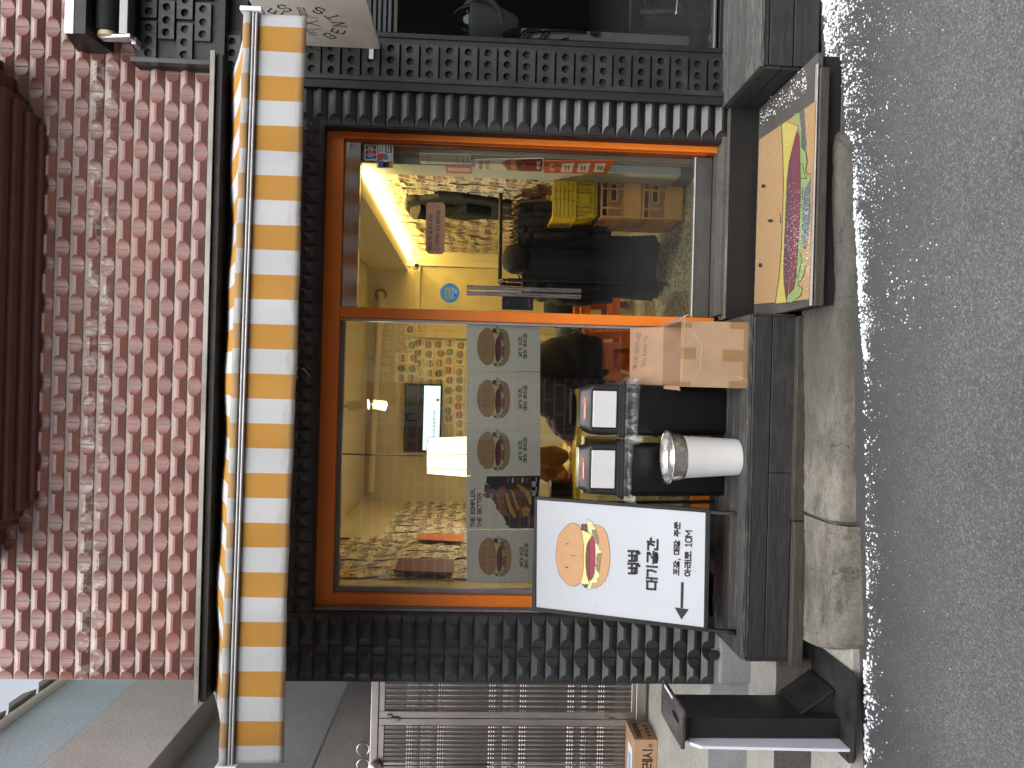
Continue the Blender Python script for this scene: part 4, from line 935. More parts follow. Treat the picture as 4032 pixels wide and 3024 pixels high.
mpoly([(400, 450), (403, 620), (410, 790), (400, 1000), (388, 1250), (375, 1480), (362, 1545), (342, 1400), (342, 1250), (355, 950), (368, 650), (380, 540)], C(102, 72, 82), 2.5)
mk = C(46, 46, 52)
for cx_, cy_, rx_, ry_ in ((195, 705, 17, 14), (247, 957, 21, 12), (173, 1280, 15, 17)): mpoly(_ell(cx_, cy_, rx_, ry_, 14)[:-1], mk, 3)
def mline(pts, w, k=4):
    ribbon(mb, pts, w, lambda a, b, kk: G(*cv(a, b), ZM + kk * .0006), mk, k)
mline([(313, 903), (320, 930), (317, 972)], 4); mline([(325, 262), (335, 450), (340, 700), (333, 950), (325, 1150), (310, 1350), (280, 1560)], 3.5)
mline([(365, 238), (445, 268), (455, 345), (462, 560), (464, 800), (450, 1100), (432, 1350), (415, 1450), (380, 1490)], 3); mline([(437, 305), (400, 450), (380, 540), (368, 650), (355, 950), (342, 1250), (342, 1400), (362, 1545)], 3)
mline([(480, 420), (505, 470), (512, 530), (500, 590), (520, 622), (540, 612)], 5); mline([(462, 548), (482, 545), (487, 600), (510, 650), (465, 648)], 4.5); mline([(505, 1285), (480, 1370), (440, 1420), (478, 1450), (465, 1500), (430, 1525)], 4.5); mline([(485, 710), (478, 740), (472, 860)], 4); mline([(460, 1190), (475, 1250), (440, 1370)], 4)
for i in range(5): mline([(462 + i * 4, 215 + i * 52), (497 + i, 180 + i * 52)], 2.5)
tag(mb.build('doormat', loc=G(*cv(330, 850), .05)), 'tan doormat printed with a smiling burger, dusted with snow', 'doormat')

# ------------------------------------------------------------------ two swing lid bins
def rring(cx, cy, w, d, r, z, n=6):
    out = []
    for sx, sy, a0 in ((1, 1, 0), (-1, 1, 90), (-1, -1, 180), (1, -1, 270)):
        for k in range(n + 1):
            a = R(a0 + 90 * k / n); out.append(Vector((cx + sx * (w / 2 - r) + r * math.cos(a), cy + sy * (d / 2 - r) + r * math.sin(a), z)))
    return out
def loft(mb, rings, m, caps=True):
    n = len(rings[0]); vs = [p for r in rings for p in r]
    fs = [(i * n + k, i * n + (k + 1) % n, (i + 1) * n + (k + 1) % n, (i + 1) * n + k) for i in range(len(rings) - 1) for k in range(n)]
    if caps: fs += [tuple(range(n))[::-1], tuple(range((len(rings) - 1) * n, len(rings) * n))]
    mb.mesh(vs, fs, m)
def make_bin(label, cx, cy, w, d, rz, sticker, seed):
    t = thing('swing_bin', label, 'bin', (cx, cy, DZ), 'black swing lid bins on the deck')
    LOCS[t.name] = Vector((0, 0, 0)); rnd = random.Random(seed)
    mb = MB(); loft(mb, [rring(0, 0, w - .045, d - .04, .03, 0.0), rring(0, 0, w - .035, d - .03, .035, .012), rring(0, 0, w - .012, d - .012, .035, .56)], M_BLACKP); mb.build('body', t, smooth=35)
    mb = MB(); loft(mb, [rring(0, 0, w + .008, d + .008, .03, .555), rring(0, 0, w + .014, d + .014, .03, .56), rring(0, 0, w + .014, d + .014, .03, .576), rring(0, 0, w - .002, d - .002, .03, .581), rring(0, 0, w - .006, d - .004, .03, .594), rring(0, 0, w - .022, d - .018, .03, .599), rring(0, 0, w - .03, d - .03, .03, .742), rring(0, 0, w - .06, d - .07, .03, .778), rring(0, 0, w - .066, d - .078, .026, .79), rring(0, 0, w - .085, d - .1, .02, .806)], M_GREYP)
    lid = mb.build('lid', t, smooth=28); LOCS[lid.name] = Vector((0, 0, 0))
    mb = MB(); yf = -(d / 2 - .0035); fw = w * .365
    mb.hexa([(-fw, yf + .003, .606), (fw, yf + .003, .606), (fw, yf + .02, .606), (-fw, yf + .02, .606)], [(-fw, yf + .006, .752), (fw, yf + .006, .752), (fw, yf + .022, .752), (-fw, yf + .022, .752)], M_BLACKP); mb.build('flap_surround', lid, bevel=.008, seg=3)
    mb = MB(); fw -= .009; mb.hexa([(-fw, yf - .0015, .613), (fw, yf - .0015, .613), (fw, yf + .01, .613), (-fw, yf + .01, .613)], [(-fw, yf + .002, .743), (fw, yf + .002, .743), (fw, yf + .012, .743), (-fw, yf + .012, .743)], pm('light_grey_flap', srgb(206, 206, 208), .5, var=.05, vs=8, fine=.1)); mb.build('flap', lid, bevel=.007, seg=3)
    mb = MB(); zt = .779
    a = -(d - .07) / 2; b = -(d - .078) / 2
    mb.face([(-w * .2, a - .0015, .7785), (w * .2, a - .0015, .7785), (w * .2, b - .0015, .789), (-w * .2, b - .0015, .789)], sticker); mb.face([(-w * .17, a - .002, .781), (w * .1, a - .002, .781), (w * .1, b - .001, .7865), (-w * .17, b - .001, .7865)], ink(236, 226, 216)); mb.build('sticker', lid)
    # bag mouth folded out over the rim
    ph = [rnd.uniform(0, 6) for _ in range(6)]
    def fold(u, v):
        ring = rring(0, 0, w + .016 + .02 * v + .012, d + .016 + .02 * v + .012, .035, 0, 8); n = len(ring); q = u * n; i = int(q) % n; f = q - int(q); p = ring[i].lerp(ring[(i + 1) % n], f)
        wob = sum(math.sin(u * 2 * math.pi * fr + ph[k]) * am for k, (fr, am) in enumerate(((3, .007), (5, .006), (11, .004), (19, .0022), (31, .001))))
        o = Vector((p.x, p.y, 0)); o.normalize() if o.length else None
        p += o * (wob * (v ** .7) * 1.6 + .004 * math.sin(v * 9 + ph[5] + u * 40))
        drop = .075 + .022 * math.sin(u * 2 * math.pi * 2 + ph[1]) + .012 * math.sin(u * 2 * math.pi * 9 + ph[2])
        return (p.x, p.y, .566 - drop * v + .004 * math.sin(u * 30 + ph[3]) * v)
    mb = MB(); mb.grid(fold, 220, 9, M_FILM); mb.build('bin_liner', t, smooth=60)
    LOCS[t.name] = Vector((cx, cy, DZ)); t.rotation_euler = (0, 0, rz); return t
M_FILM = mat_film()
make_bin('black swing lid bin beside the cardboard box, with a plain orange sticker on top', -.124, -.03, .298, .222, R(0), ink(228, 110, 76), 4)
make_bin('black swing lid bin beside the sign board, with a red and white sticker', -.455, -.03, .308, .222, R(2), ink(206, 92, 70), 9)

# ------------------------------------------------------------------ white bucket with a steel bowl
AB = thing('ashtray_bucket', 'white bucket with a stainless steel bowl set in its top in front of the bins', 'bucket', (-.352, -.318, DZ))
LOCS[AB.name] = Vector((0, 0, 0))
mb = MB(); mb.lathe([(.088, 0), (.094, .004), (.096, .02), (.11, .285), (.113, .295), (.113, .31), (.104, .31), (.1, .28)], pm('scuffed_white_plastic', srgb(226, 226, 226), .45, var=.05, vs=6, fine=.15), n=40); mb.build('pail', AB, smooth=35)
mb = MB(); mb.lathe([(.085, .27), (.11, .29), (.122, .318), (.127, .370), (.138, .372), (.1405, .376), (.138, .380), (.128, .379), (.122, .352), (.112, .34), (.1, .336), (.05, .335), (.0, .3345)], pm('polished_bowl_steel', (.72, .7, .67), .24, metal=.92, var=.05, vs=8), n=48); mb.build('bowl', AB, smooth=40)
LOCS[AB.name] = AB.location.copy(); AB.rotation_euler = (R(1), R(-1.2), 0)

# ------------------------------------------------------------------ open carton for empty boxes
CB = thing('cardboard_box', 'open cardboard box with handwriting on its raised flap beside the right bin', 'cardboard box', (.177, -.23, DZ))
bx0, bx1, by0, by1, bz0, bz1, th = .009, .346, -.43, -.05, DZ + .001, .556, .005
mb = MB(); c = M_CARD
mb.box(bx0, bx1, by0, by0 + th, bz0, bz1, M_CARD); mb.box(bx0, bx1, by1 - th, by1, bz0, bz1, M_CARDZ); mb.box(bx0, bx0 + th, by0 + th, by1 - th, bz0, bz1, M_CARDZ); mb.box(bx1 - th, bx1, by0 + th, by1 - th, bz0, bz1, M_CARDZ); mb.box(bx0 + th, bx1 - th, by0 + th, by1 - th, bz0, bz0 + th, M_CARDZ)
mb.build('body', CB, bevel=.0015)
ft, fy = bz1 + .17, .035
mb = MB(); mb.hexa([(bx0 + .004, by1 - .004, bz1), (bx1 - .004, by1 - .004, bz1), (bx1 - .004, by1, bz1), (bx0 + .004, by1, bz1)], [(bx0 - .002, fy - .004, ft - .004), (bx1 - .012, fy - .004, ft), (bx1 - .012, fy, ft), (bx0 - .002, fy, ft - .004)], M_CARDZ)
pn = Vector((0, -(ft - bz1), (fy - by1))).normalized() * 1.0
S = Sheet((.1, by1 - .004, bz1), pn, 2350, 1150, 2.016); mk = ink(52, 44, 40)
S.text(mb, '박스만 버려주세요', (283, 607), (318, 318), (318, 607), mk, .06, 3, .03); S.text(mb, 'Only boxes Plz', (350, 592), (372, 348), (382, 592), mk, .07, 3, .03)
mb.build('flap', CB, bevel=.001)
mb = MB(); mb.hexa([(bx1 - .003, by0 + .01, bz1 + .001), (bx1 - .003, by1 - .01, bz1 + .001), (bx1 + .006, by1 - .0, bz1 + .01), (bx1 + .03, by0 - .02, bz1 - .03)], [(bx1 - .002, by0 + .01, bz1 + .005), (bx1 - .002, by1 - .01, bz1 + .005), (bx1 + .007, by1 - .0, bz1 + .014), (bx1 + .031, by0 - .02, bz1 - .026)], M_CARDZ); mb.build('flap', CB)
mb = MB(); mb.hexa([(bx0 + .003, by0 + .01, bz1 + .001), (bx0 + .003, by1 - .01, bz1 + .001), (bx0 - .012, by1 - .02, bz1 + .006), (bx0 - .02, by0 + .02, bz1 - .008)], [(bx0 + .002, by0 + .01, bz1 + .005), (bx0 + .002, by1 - .01, bz1 + .005), (bx0 - .012, by1 - .02, bz1 + .01), (bx0 - .02, by0 + .02, bz1 - .004)], M_CARDZ); mb.build('flap', CB)
M_TAPE = pm('brown_packing_tape', srgb(146, 115, 80), .4, var=.08, vs=14)
def patch(x0, x1, z0, z1, k=1): mb = MB(); mb.face([(bx0 + x, by0 - k * .0006, bz0 + z) for x, z in ((x0, z0), (x1, z0), (x1, z1), (x0, z1))], M_TAPE); mb.build('tape', CB)
w_, h_ = bx1 - bx0, bz1 - bz0
patch(.135, .195, 0, .13); patch(.14, .2, h_ - .075, h_); patch(0, w_, 0, .022, 1.5)
for x0, x1 in ((0, .035), (w_ - .035, w_)): patch(x0, x1, .0, .095, 2); patch(x0 , x1 - .01, h_ - .05, h_, 2)
M_CREASE = pm('scuffed_cardboard', srgb(222, 200, 168), .8)
for pts in ([(770, 320), (800, 370), (825, 410), (832, 450), (828, 520), (820, 620)], [(800, 545), (815, 515), (826, 495)], [(697, 182), (694, 300), (687, 430), (680, 560), (676, 690)], [(1115, 670), (1170, 690), (1195, 708)]):
    mb = MB(); S2 = Sheet((0, by0 - .001, 0), (0, -1, 0), 2350, 1150, 2.016); S2.line(mb, pts, 2.6, M_CREASE, 2); mb.build('crease', CB)

# ------------------------------------------------------------------ black pedal stand at the left
PS = thing('pedal_stand', 'tall black pedal stand with an oval hole in its top and a white side', 'stand', (-1.6, -.55, -.2))
mb = MB(); zg = -.202
ring = rring(-1.515, -.575, .43, .52, .06, zg, 6); mb.prism(ring, (0, 0, .012), pm('scuffed_black_steel', (.03, .03, .032), .4, metal=.2, var=.5, vs=8, fine=.25)); 
for q in ((-1.33, -.75), (-1.33, -.6), (-1.7, -.78), (-1.34, -.38)): mb.lathe([(.009, .0125), (.009, .0135)], M_DARK, (q[0], q[1], zg), 12)
mb.build('base_plate', PS, bevel=.002)
M_COLUMN = pm('matt_black_steel', (.012, .0125, .014), .5, var=.3, vs=4)
mb = MB(); mb.box(-1.655, -1.56, -.70, -.42, zg + .012, .545, M_COLUMN); mb.build('column', PS, bevel=.003)
mb = MB(); mb.prism([(-1.672, -.80, zg + .012), (-1.672, -.42, zg + .012), (-1.672, -.42, .55), (-1.672, -.735, .55), (-1.672, -.775, .505)], (.014, 0, 0), pm('white_side_panel', srgb(222, 222, 236), .45, var=.03)); mb.build('side_panel', PS, bevel=.002)
mb = MB()
mb.prism([(-1.56, -.64, -.03), (-1.56, -.64, zg + .012), (-1.455, -.64, zg + .012)], (0, .255, 0), M_COLUMN); mb.hexa([(-1.565, -.65, -.03), (-1.45, -.65, zg + .02), (-1.45, -.375, zg + .02), (-1.565, -.375, -.03)], [(-1.56, -.65, -.017), (-1.442, -.65, zg + .024), (-1.442, -.375, zg + .024), (-1.56, -.375, -.017)], M_COLUMN); mb.build('pedal_cover', PS, bevel=.003)
mb = MB(); zt = .575
outer = rring(-1.60, -.545, .185, .415, .02, zt, 5); n = len(outer)
hole = [Vector((-1.585 + .018 * math.cos(2 * math.pi * (k + .5 - 0) / n), -.62 + .065 * math.sin(2 * math.pi * (k + .5) / n), zt)) for k in range(n)]
dz = Vector((0, 0, .012)); mb.mesh(outer + hole + [p + dz for p in outer] + [p + dz for p in hole], [(k, (k + 1) % n, n + (k + 1) % n, n + k) for k in range(n)] + [(2 * n + k, 2 * n + (k + 1) % n, 3 * n + (k + 1) % n, 3 * n + k) for k in range(n)] + [(k, (k + 1) % n, 2 * n + (k + 1) % n, 2 * n + k) for k in range(n)] + [(n + k, n + (k + 1) % n, 3 * n + (k + 1) % n, 3 * n + k) for k in range(n)], pm('stained_top_plate', (.09, .09, .09), .25, metal=.5, var=.7, vs=7, fine=.3))
for i in range(4):
    for yy in (-.74, -.36): mb.lathe([(.005, .0122), (.005, .0128)], M_DARK, (-1.67 + i * .04, yy, zt), 8)
mb.box(-1.53, -1.517, -.56, -.4, zt + .0125, zt + .0135, M_WHITEP)
mb.build('top_plate', PS)
mb = MB(); mb.hexa([(-1.655, -.7, .545), (-1.56, -.7, .545), (-1.56, -.42, .545), (-1.655, -.42, .545)], [(-1.68, -.72, .574), (-1.53, -.72, .574), (-1.53, -.37, .574), (-1.68, -.37, .574)], M_COLUMN); mb.build('neck', PS)

# ------------------------------------------------------------------ burger artwork (read from the sign board)
def burger(mb, S, tf, k0, dim=1.0, face=True, lw=4):
    c = lambda *q: ink(*[int(v * dim) for v in q])
    P = lambda pts: [tf(*p) for p in pts]
    L = ink(62, 46, 34)
    def shape(pts, col, k, out=True):
        q = P(pts); S.poly(mb, q, col, k0 + k)
        if out: S.line(mb, q, lw * .9, L, k0 + k + .45, True)
    shape([(845, 370), (900, 375), (960, 410), (1000, 470), (1025, 580), (1038, 700), (1035, 820), (1015, 940), (980, 1020), (930, 1075), (880, 1108), (830, 1105), (790, 1050), (780, 740), (790, 450)], c(204, 158, 118), 1)
    pk = c(152, 138, 100)
    shape([(845, 430), (880, 435), (890, 480), (905, 540), (908, 590), (890, 590), (875, 540), (860, 500), (835, 450)], pk, 2); shape([(885, 710), (940, 710), (935, 760), (928, 800), (920, 870), (910, 922), (890, 905), (880, 840), (876, 760)], pk, 2)
    for zx, zy in ((850, 470), (862, 500), (872, 530), (880, 560), (882, 765), (882, 800), (885, 850), (888, 890)): S.line(mb, P([(zx, zy), (zx + 40, zy - 8)]), lw * .7, L, k0 + 2.6)
    lt = c(214, 222, 172)
    shape([(785, 302), (800, 328), (835, 335), (840, 370), (875, 420), (860, 435), (830, 430), (835, 480), (865, 530), (840, 505), (800, 470), (780, 440), (770, 370), (772, 322)], lt, 3)
    shape([(866, 570), (915, 630), (905, 650), (945, 680), (940, 700), (890, 710), (880, 760), (886, 830), (868, 830), (862, 700), (860, 620)], lt, 3)
    shape([(866, 840), (875, 880), (915, 940), (920, 980), (885, 1000), (900, 1030), (885, 1048), (835, 1050), (818, 1120), (795, 1132), (770, 1110), (785, 1060), (800, 1020), (840, 990), (858, 930), (860, 860)], lt, 3)
    pt = c(112, 72, 64)
    shape([(705, 365), (760, 362), (775, 380), (778, 455), (705, 428)], pt, 4); shape([(715, 1062), (775, 1066), (770, 1100), (750, 1105)], pt, 4)
    shape([(705, 430), (770, 455), (832, 490), (800, 540), (770, 600), (770, 900), (790, 1020), (802, 1060), (740, 1065), (692, 1048), (700, 980), (710, 860), (712, 740), (708, 600), (700, 490)], c(250, 226, 148), 5)
    shape([(832, 505), (855, 540), (865, 640), (868, 760), (860, 860), (845, 950), (820, 1015), (795, 1010), (798, 900), (800, 760), (795, 640), (795, 570)], c(160, 62, 82), 6)
    shape([(797, 560), (765, 620), (755, 720), (755, 830), (765, 940), (790, 1030), (800, 1010), (808, 900), (805, 760), (803, 650)], pt, 7)
    shape([(610, 350), (560, 362), (520, 395), (455, 470), (425, 570), (410, 700), (412, 780), (430, 870), (450, 950), (500, 1020), (565, 1080), (630, 1085), (690, 1050), (715, 980), (730, 880), (735, 740), (732, 600), (715, 490), (700, 420), (665, 370)], c(206, 160, 118), 8)
    if face:
        for zx, zy, rx, ry in ((545, 592, 17, 6), (537, 866, 17, 8)): S.poly(mb, P(_ell(zx, zy, rx, ry, 12)[:-1]), L, k0 + 9)
        S.line(mb, P([(592, 730), (634, 730)]), lw * 1.6, L, k0 + 9); S.line(mb, P([(702, 728), (707, 742), (702, 758)]), lw, L, k0 + 9)

# ------------------------------------------------------------------ sign board leaning on the wall
SB = thing('sign_board', 'white standing sign board with a burger, black lettering and an arrow', 'sign', (-.95, -.2, DZ))
TLp, TRp = W(2096, 2404, -.035), W(2108, 1956, -.035)
BRp, BLp = W(2797, 2006, -.275), W(2786, 2488, -.275)
n_ = (TRp - TLp).cross(BLp - TLp).normalized()
if n_.y > 0: n_ = -n_
def onp(x, y): return hit(x, y, TLp, n_)
TLp, TRp, BRp, BLp = onp(2094, 2405), onp(2106, 1955), onp(2798, 2004), onp(2787, 2488)
mb = MB(); Sg = Sheet(TLp, n_, 2050, 1940, 2.949)
qi = [Sg.at(*p) for p in ((178, 1328), (186, 82), (2146, 230), (2125, 1563))]
qo = [TLp, TRp, BRp, BLp]
mb.hexa([p - n_ * .012 for p in qi], [p - n_ * .001 for p in qi], pm('white_sign_face', srgb(196, 201, 209), .35, var=.025, vs=3, fine=.03)); mb.build('face_panel', SB)
mb = MB()
for i in range(4):
    j = (i + 1) % 4; a, b, c, d = qo[i], qo[j], qi[j], qi[i]; mb.hexa([p - n_ * .016 for p in (a, b, c, d)], [p + n_ * .006 for p in (a, b, c, d)], M_BLACKM)
mb.build('frame', SB, bevel=.002)
mb = MB(); bk = ink(44, 44, 50)
burger(mb, Sg, lambda x, y: (x, y), 1); mb.build('burger_print', SB); mb = MB()
Sg.text(mb, '벅벅', (1250, 942), (1254, 662), (1378, 946), bk, .22, 3, gap=.07); Sg.text(mb, '대기공간', (1462, 1122), (1476, 522), (1580, 1132), bk, .215, 3, gap=.07)
Sg.text(mb, '포장, 매장 주문', (1775, 954), (1788, 338), (1838, 958), bk, .23, 3, gap=.08); Sg.text(mb, '아래로 10M', (1903, 969), (1918, 440), (1972, 973), bk, .22, 3, gap=.08)
mb.build('lettering', SB); mb = MB(); Sg.poly(mb, [(1862, 1038), (1893, 1040), (1885, 1338), (1855, 1336)], bk, 3); Sg.poly(mb, [(1788, 1330), (1953, 1353), (1867, 1475)], bk, 3.4)
mb.build('arrow', SB)
mb = MB(); M_SMEAR = mat_glass('x') if False else None
for y0, x0 in ((2016, 2800), (2478, 2788)):
    mb = MB(); a = onp(x0 - 5, y0); ft_ = G(2896, y0 + (6 if y0 < 2200 else 12), DZ + .005)
    up_ = (a - ft_).normalized(); p = a - n_ * .006; mb.tube([p + up_ * .02, ft_ + up_ * .03], .011, M_BLACKM, 4); mb.tube([ft_ + up_ * .035, ft_], .0145, M_BLACKP, 4); mb.build('leg', SB)
for y0, x0 in ((1985, 2150), (2400, 2150)):
    mb = MB(); a = onp(x0, y0) - n_ * .03; b = Vector((a.x + (.015 if y0 < 2200 else -.02), .06, DZ + .003)); a.y = min(a.y, .04); mb.tube([a, b], .011, M_BLACKM, 4); mb.build('rear_leg', SB)

# ------------------------------------------------------------------ posters stuck inside the window glass
YP = YG + .016
WP = Sheet((0, YP, 0), (0, -1, 0)); bkk = ink(34, 34, 36)
M_POSTER = pm('poster_paper', srgb(244, 247, 244), .55, var=.02, vs=4)
_t = M_POSTER.node_tree; _b = _t.nodes['Principled BSDF']; _tr = _t.nodes.new('ShaderNodeBsdfTranslucent'); _tr.inputs[0].default_value = (.85, .84, .78, 1); _mx = _t.nodes.new('ShaderNodeMixShader'); _mx.inputs[0].default_value = .25
_t.links.new(_b.outputs[0], _mx.inputs[1]); _t.links.new(_tr.outputs[0], _mx.inputs[2]); _t.links.new(_mx.outputs[0], _t.nodes['Material Output'].inputs[0])
def poster_base(y0, y1, x0=1837, x1=2127):
    mb = MB(); a, b, c, d = (WP.at(x, y) for x, y in ((x0, y1), (x0, y0), (x1, y0 + 0), (x1, y1)))
    q = Vector((0, .0015, 0)); mb.hexa([p + q for p in (d, c, b, a)], [d, c, b, a], M_POSTER); return mb
PZX = WP.win(1780, 1240, 5.53)
def burger_poster(y0, y1, dy, dx, where):
    mb = poster_base(y0, y1); S = WP.win(1780 + dx, 1240 + dy, 5.53)
    burger(mb, S, lambda x, y: (550 + (x - 410) * 1.13, 283 + (y - 350) * 1.098), 1, .94, lw=7)
    S.text(mb, '버거 이즈', (1446, 906), (1446, 472), (1524, 906), bkk, .2, 3, gap=.06); S.text(mb, '마이 라이프', (1552, 946), (1552, 402), (1630, 946), bkk, .2, 3, gap=.06)
    o = mb.build('burger_poster'); return tag(o, where, 'poster', 'posters across the window glass')
burger_poster(1264, 1463, 0, 0, 'pale poster of a smiling cartoon burger, next to the orange door post')
burger_poster(1465, 1667, 204, 0, 'pale poster of a smiling burger, second from the orange door post')
burger_poster(1669, 1873, 409, 0, 'pale poster of a smiling cartoon burger, touching the photographic burger poster on its right')
burger_poster(2085, 2294, 826, 5, 'pale poster of a smiling cartoon burger at the left end, above the sign board')
mb = poster_base(1875, 2083); S = WP.win(1800, 1820, 3.254); rd = ink(126, 22, 36)
S.text(mb, 'THE SIMPLER,', (178, 830), (178, 335), (222, 830), rd, .26, 3, gap=.16); S.text(mb, 'THE BETTER', (262, 830), (262, 398), (305, 830), rd, .26, 3, gap=.16)
gk = ink(58, 58, 62)
S.poly(mb, [(380, 180), (1066, 172), (1000, 845), (670, 848), (590, 700), (500, 590), (505, 400), (370, 260)], gk, 1)
S.poly(mb, [(358, 268), (500, 370), (505, 560), (420, 440), (342, 370)], ink(120, 74, 78), 2); S.poly(mb, [(935, 680), (1000, 700), (985, 845), (895, 805)], ink(138, 72, 78), 2)
for i in range(5): S.poly(mb, [(640 + i * 62, 200), (665 + i * 62, 198), (662 + i * 62, 262), (638 + i * 62, 262)], ink(196, 196, 204) if i % 2 else ink(160, 84, 72), 2)
for i in range(6):
    for j in range(3): S.poly(mb, [(620 + i * 48, 712 + j * 34), (656 + i * 48, 712 + j * 34), (656 + i * 48, 736 + j * 34), (620 + i * 48, 736 + j * 34)], ink(30, 32, 38), 2)
M_BUNP = pm('photo_bun', srgb(158, 94, 58), .5, var=.3, vs=40, bump=0); M_MEAT = pm('photo_meat', srgb(96, 58, 36), .5, var=.7, vs=60); M_CHED = pm('photo_cheese', srgb(206, 148, 66), .5, var=.35, vs=50)
S.poly(mb, [(530, 330), (560, 308), (620, 312), (680, 350), (740, 250), (790, 245), (850, 290), (920, 340), (950, 420), (962, 520), (940, 620), (900, 690), (830, 710), (740, 725), (690, 680), (620, 676), (540, 640), (510, 520), (505, 420)], M_MEAT, 3)
S.poly(mb, [(530, 330), (565, 306), (620, 314), (610, 380), (600, 470), (615, 560), (650, 676), (580, 672), (530, 620), (508, 520), (505, 420)], M_BUNP, 4)
S.poly(mb, [(615, 380), (650, 400), (680, 520), (720, 600), (760, 700), (735, 725), (690, 660), (640, 540)], M_CHED, 4); S.poly(mb, [(690, 350), (730, 400), (760, 500), (800, 600), (770, 610), (720, 480)], M_CHED, 5)
S.poly(mb, [(760, 270), (820, 300), (900, 350), (950, 450), (955, 560), (920, 520), (870, 400), (790, 330)], M_CHED, 4); S.poly(mb, [(820, 600), (880, 560), (930, 600), (905, 680), (850, 690)], M_CHED, 5)
S.poly(mb, [(365, 395), (450, 400), (445, 462), (370, 455), (345, 425)], ink(120, 92, 66), 4); S.poly(mb, [(315, 400), (350, 398), (365, 425), (345, 450)], ink(186, 138, 72), 5); S.poly(mb, [(425, 405), (452, 402), (462, 462), (420, 460)], ink(170, 168, 160), 5)
S.poly(mb, [(948, 188), (1046, 186), (1040, 458), (948, 458)], ink(26, 26, 28), 5); S.text(mb, '벅_벅_', (955, 430), (955, 200), (1012, 430), ink(236, 236, 236), .2, 7, gap=.1)
tag(mb.build('burger_poster'), 'poster with a photograph of a dripping cheeseburger under dark red capital lettering', 'poster', 'posters across the window glass')

# stickers and notes on the door glass
YD = YG - .0075
def plate(sheet, zpts, m, th=.0006): 
    mb = MB(); q = [sheet.at(*p) for p in zpts]; n = sheet.n; mb.hexa([p + n * 0 for p in q], [p + n * th for p in q], m); return mb
DG = Sheet((0, YD, 0), (0, -1, 0)); S = DG.win(1400, 520, 2.765); hand = ink(58, 44, 40)
pts = [(790, 768), (950, 768), (976, 800), (968, 1305), (940, 1332), (795, 1328), (762, 1290), (768, 800)]
mb = MB(); q = [S.at(*p) for p in pts]; mb.prism(q, (0, -.003, 0), mat_card('notice_cardboard', srgb(186, 146, 120), 0)); S2 = Sheet((0, YD - .0032, 0), (0, -1, 0), 1400, 520, 2.765)
S2.text(mb, '웨이팅 혼선을 막기 위해', (790, 1292), (800, 905), (828, 1292), hand, .09, 1, .02, .05); S2.text(mb, '본관에서 안내 받아주세요', (868, 1218), (882, 845), (910, 1218), hand, .09, 1, .02, .05)
S2.line(mb, [(895, 1305), (857, 1265), (880, 1268), (880, 1225), (905, 1225), (905, 1268), (925, 1268), (895, 1305)], 4, hand, 1); S2.line(mb, [(898, 826), (915, 818), (922, 806), (912, 795), (900, 792)], 4, hand, 1)
for p in ((878, 822), (880, 800)): S2.ell(mb, p[0], p[1], 3.5, 3.5, hand, 1, 8)
tag(mb.build('door_notice'), 'cut cardboard notice with two handwritten lines and an arrow on the door glass', 'notice')
S = DG.win(1000, 1000, 1.659); mb = MB(); ctr = S.at(1279, 255); rr = (S.at(1279, 192) - ctr).length
mb.lathe([(rr, 0), (rr, .0008)], ink(70, 158, 212), ctr, 36, (0, -1, 0)); pl = lambda a, b, k: ctr + Vector((a * rr, -.0009 - k * LAYER, b * rr))
mb.face([pl(.82 * math.cos(t), .82 * math.sin(t), 1) for t in [2 * math.pi * k / 30 for k in range(30)]], ink(98, 178, 224))
yl, wh, nv = ink(240, 226, 90), ink(240, 244, 246), ink(36, 84, 140)
for tx, a, b, h, w_, cc in (('민생회복', -.6, .22, .26, 1.16, yl), ('소비쿠폰', -.6, -.12, .26, 1.16, yl), ('사용 가능 점포', -.56, -.4, .17, 1.1, wh)): write(mb, tx, lambda x, y, k, a=a, b=b, h=h: pl(a + x * h, b + y * h, k), cc, .16, .08, 2, fit=w_ / h)
for i in range(13): t = R(160 - i * 11.7); mb.face([pl(.9 * math.cos(t) + dx, .9 * math.sin(t) + dz, 2) for dx, dz in ((-.04, -.04), (.04, -.04), (.04, .04), (-.04, .04))], wh)
mb.face([pl(-.3 + x, -.66 + z, 2) for x, z in ((0, 0), (.2, 0), (.2, .14), (0, .14))], nv); mb.face([pl(.02 + x, -.7 + z, 2) for x, z in ((0, 0), (.3, 0), (.3, .12), (0, .12))], wh)
tag(mb.build('round_sticker'), 'round blue sticker with yellow lettering on the door glass', 'sticker')
S = DG.win(1400, 520, 2.765); mb = plate(S, [(98, 310), (98, 135), (236, 140), (232, 310)], wh)
for zx0, zy0, zy1, cc, chx in (((108), 296, 252, ink(30, 110, 178), 'J'), (108, 246, 196, ink(186, 36, 56), 'C'), (108, 190, 146, ink(40, 140, 64), 'B')):
    S.poly(mb, [(zx0, zy0), (zx0, zy1), (224, zy1), (224, zy0)], cc, 3); S.text(mb, chx, (142, zy0 - 8), (142, zy1 + 8), (188, zy0 - 8), wh, .22, 4)
tag(mb.build('card_sticker'), 'small sticker in blue, red and green stripes at the top of the door glass', 'sticker')
mb = plate(S, [(240, 392), (246, 136), (412, 140), (406, 395)], ink(236, 232, 226))
for pts, cc in (([(320, 225), (324, 150), (397, 150), (397, 228)], (34, 92, 160)), ([(246, 320), (246, 232), (300, 236), (296, 300)], (206, 74, 60)), ([(300, 236), (340, 234), (362, 300), (300, 300)], (120, 130, 160)), ([(246, 380), (246, 322), (300, 310), (330, 340), (310, 385)], (60, 110, 170)), ([(340, 240), (400, 236), (400, 300), (360, 320)], (210, 206, 214)), ([(370, 390), (365, 320), (402, 310), (402, 390)], (212, 156, 62)), ([(300, 385), (305, 330), (365, 320), (368, 385)], (50, 56, 72))): S.poly(mb, pts, ink(*cc), 3)
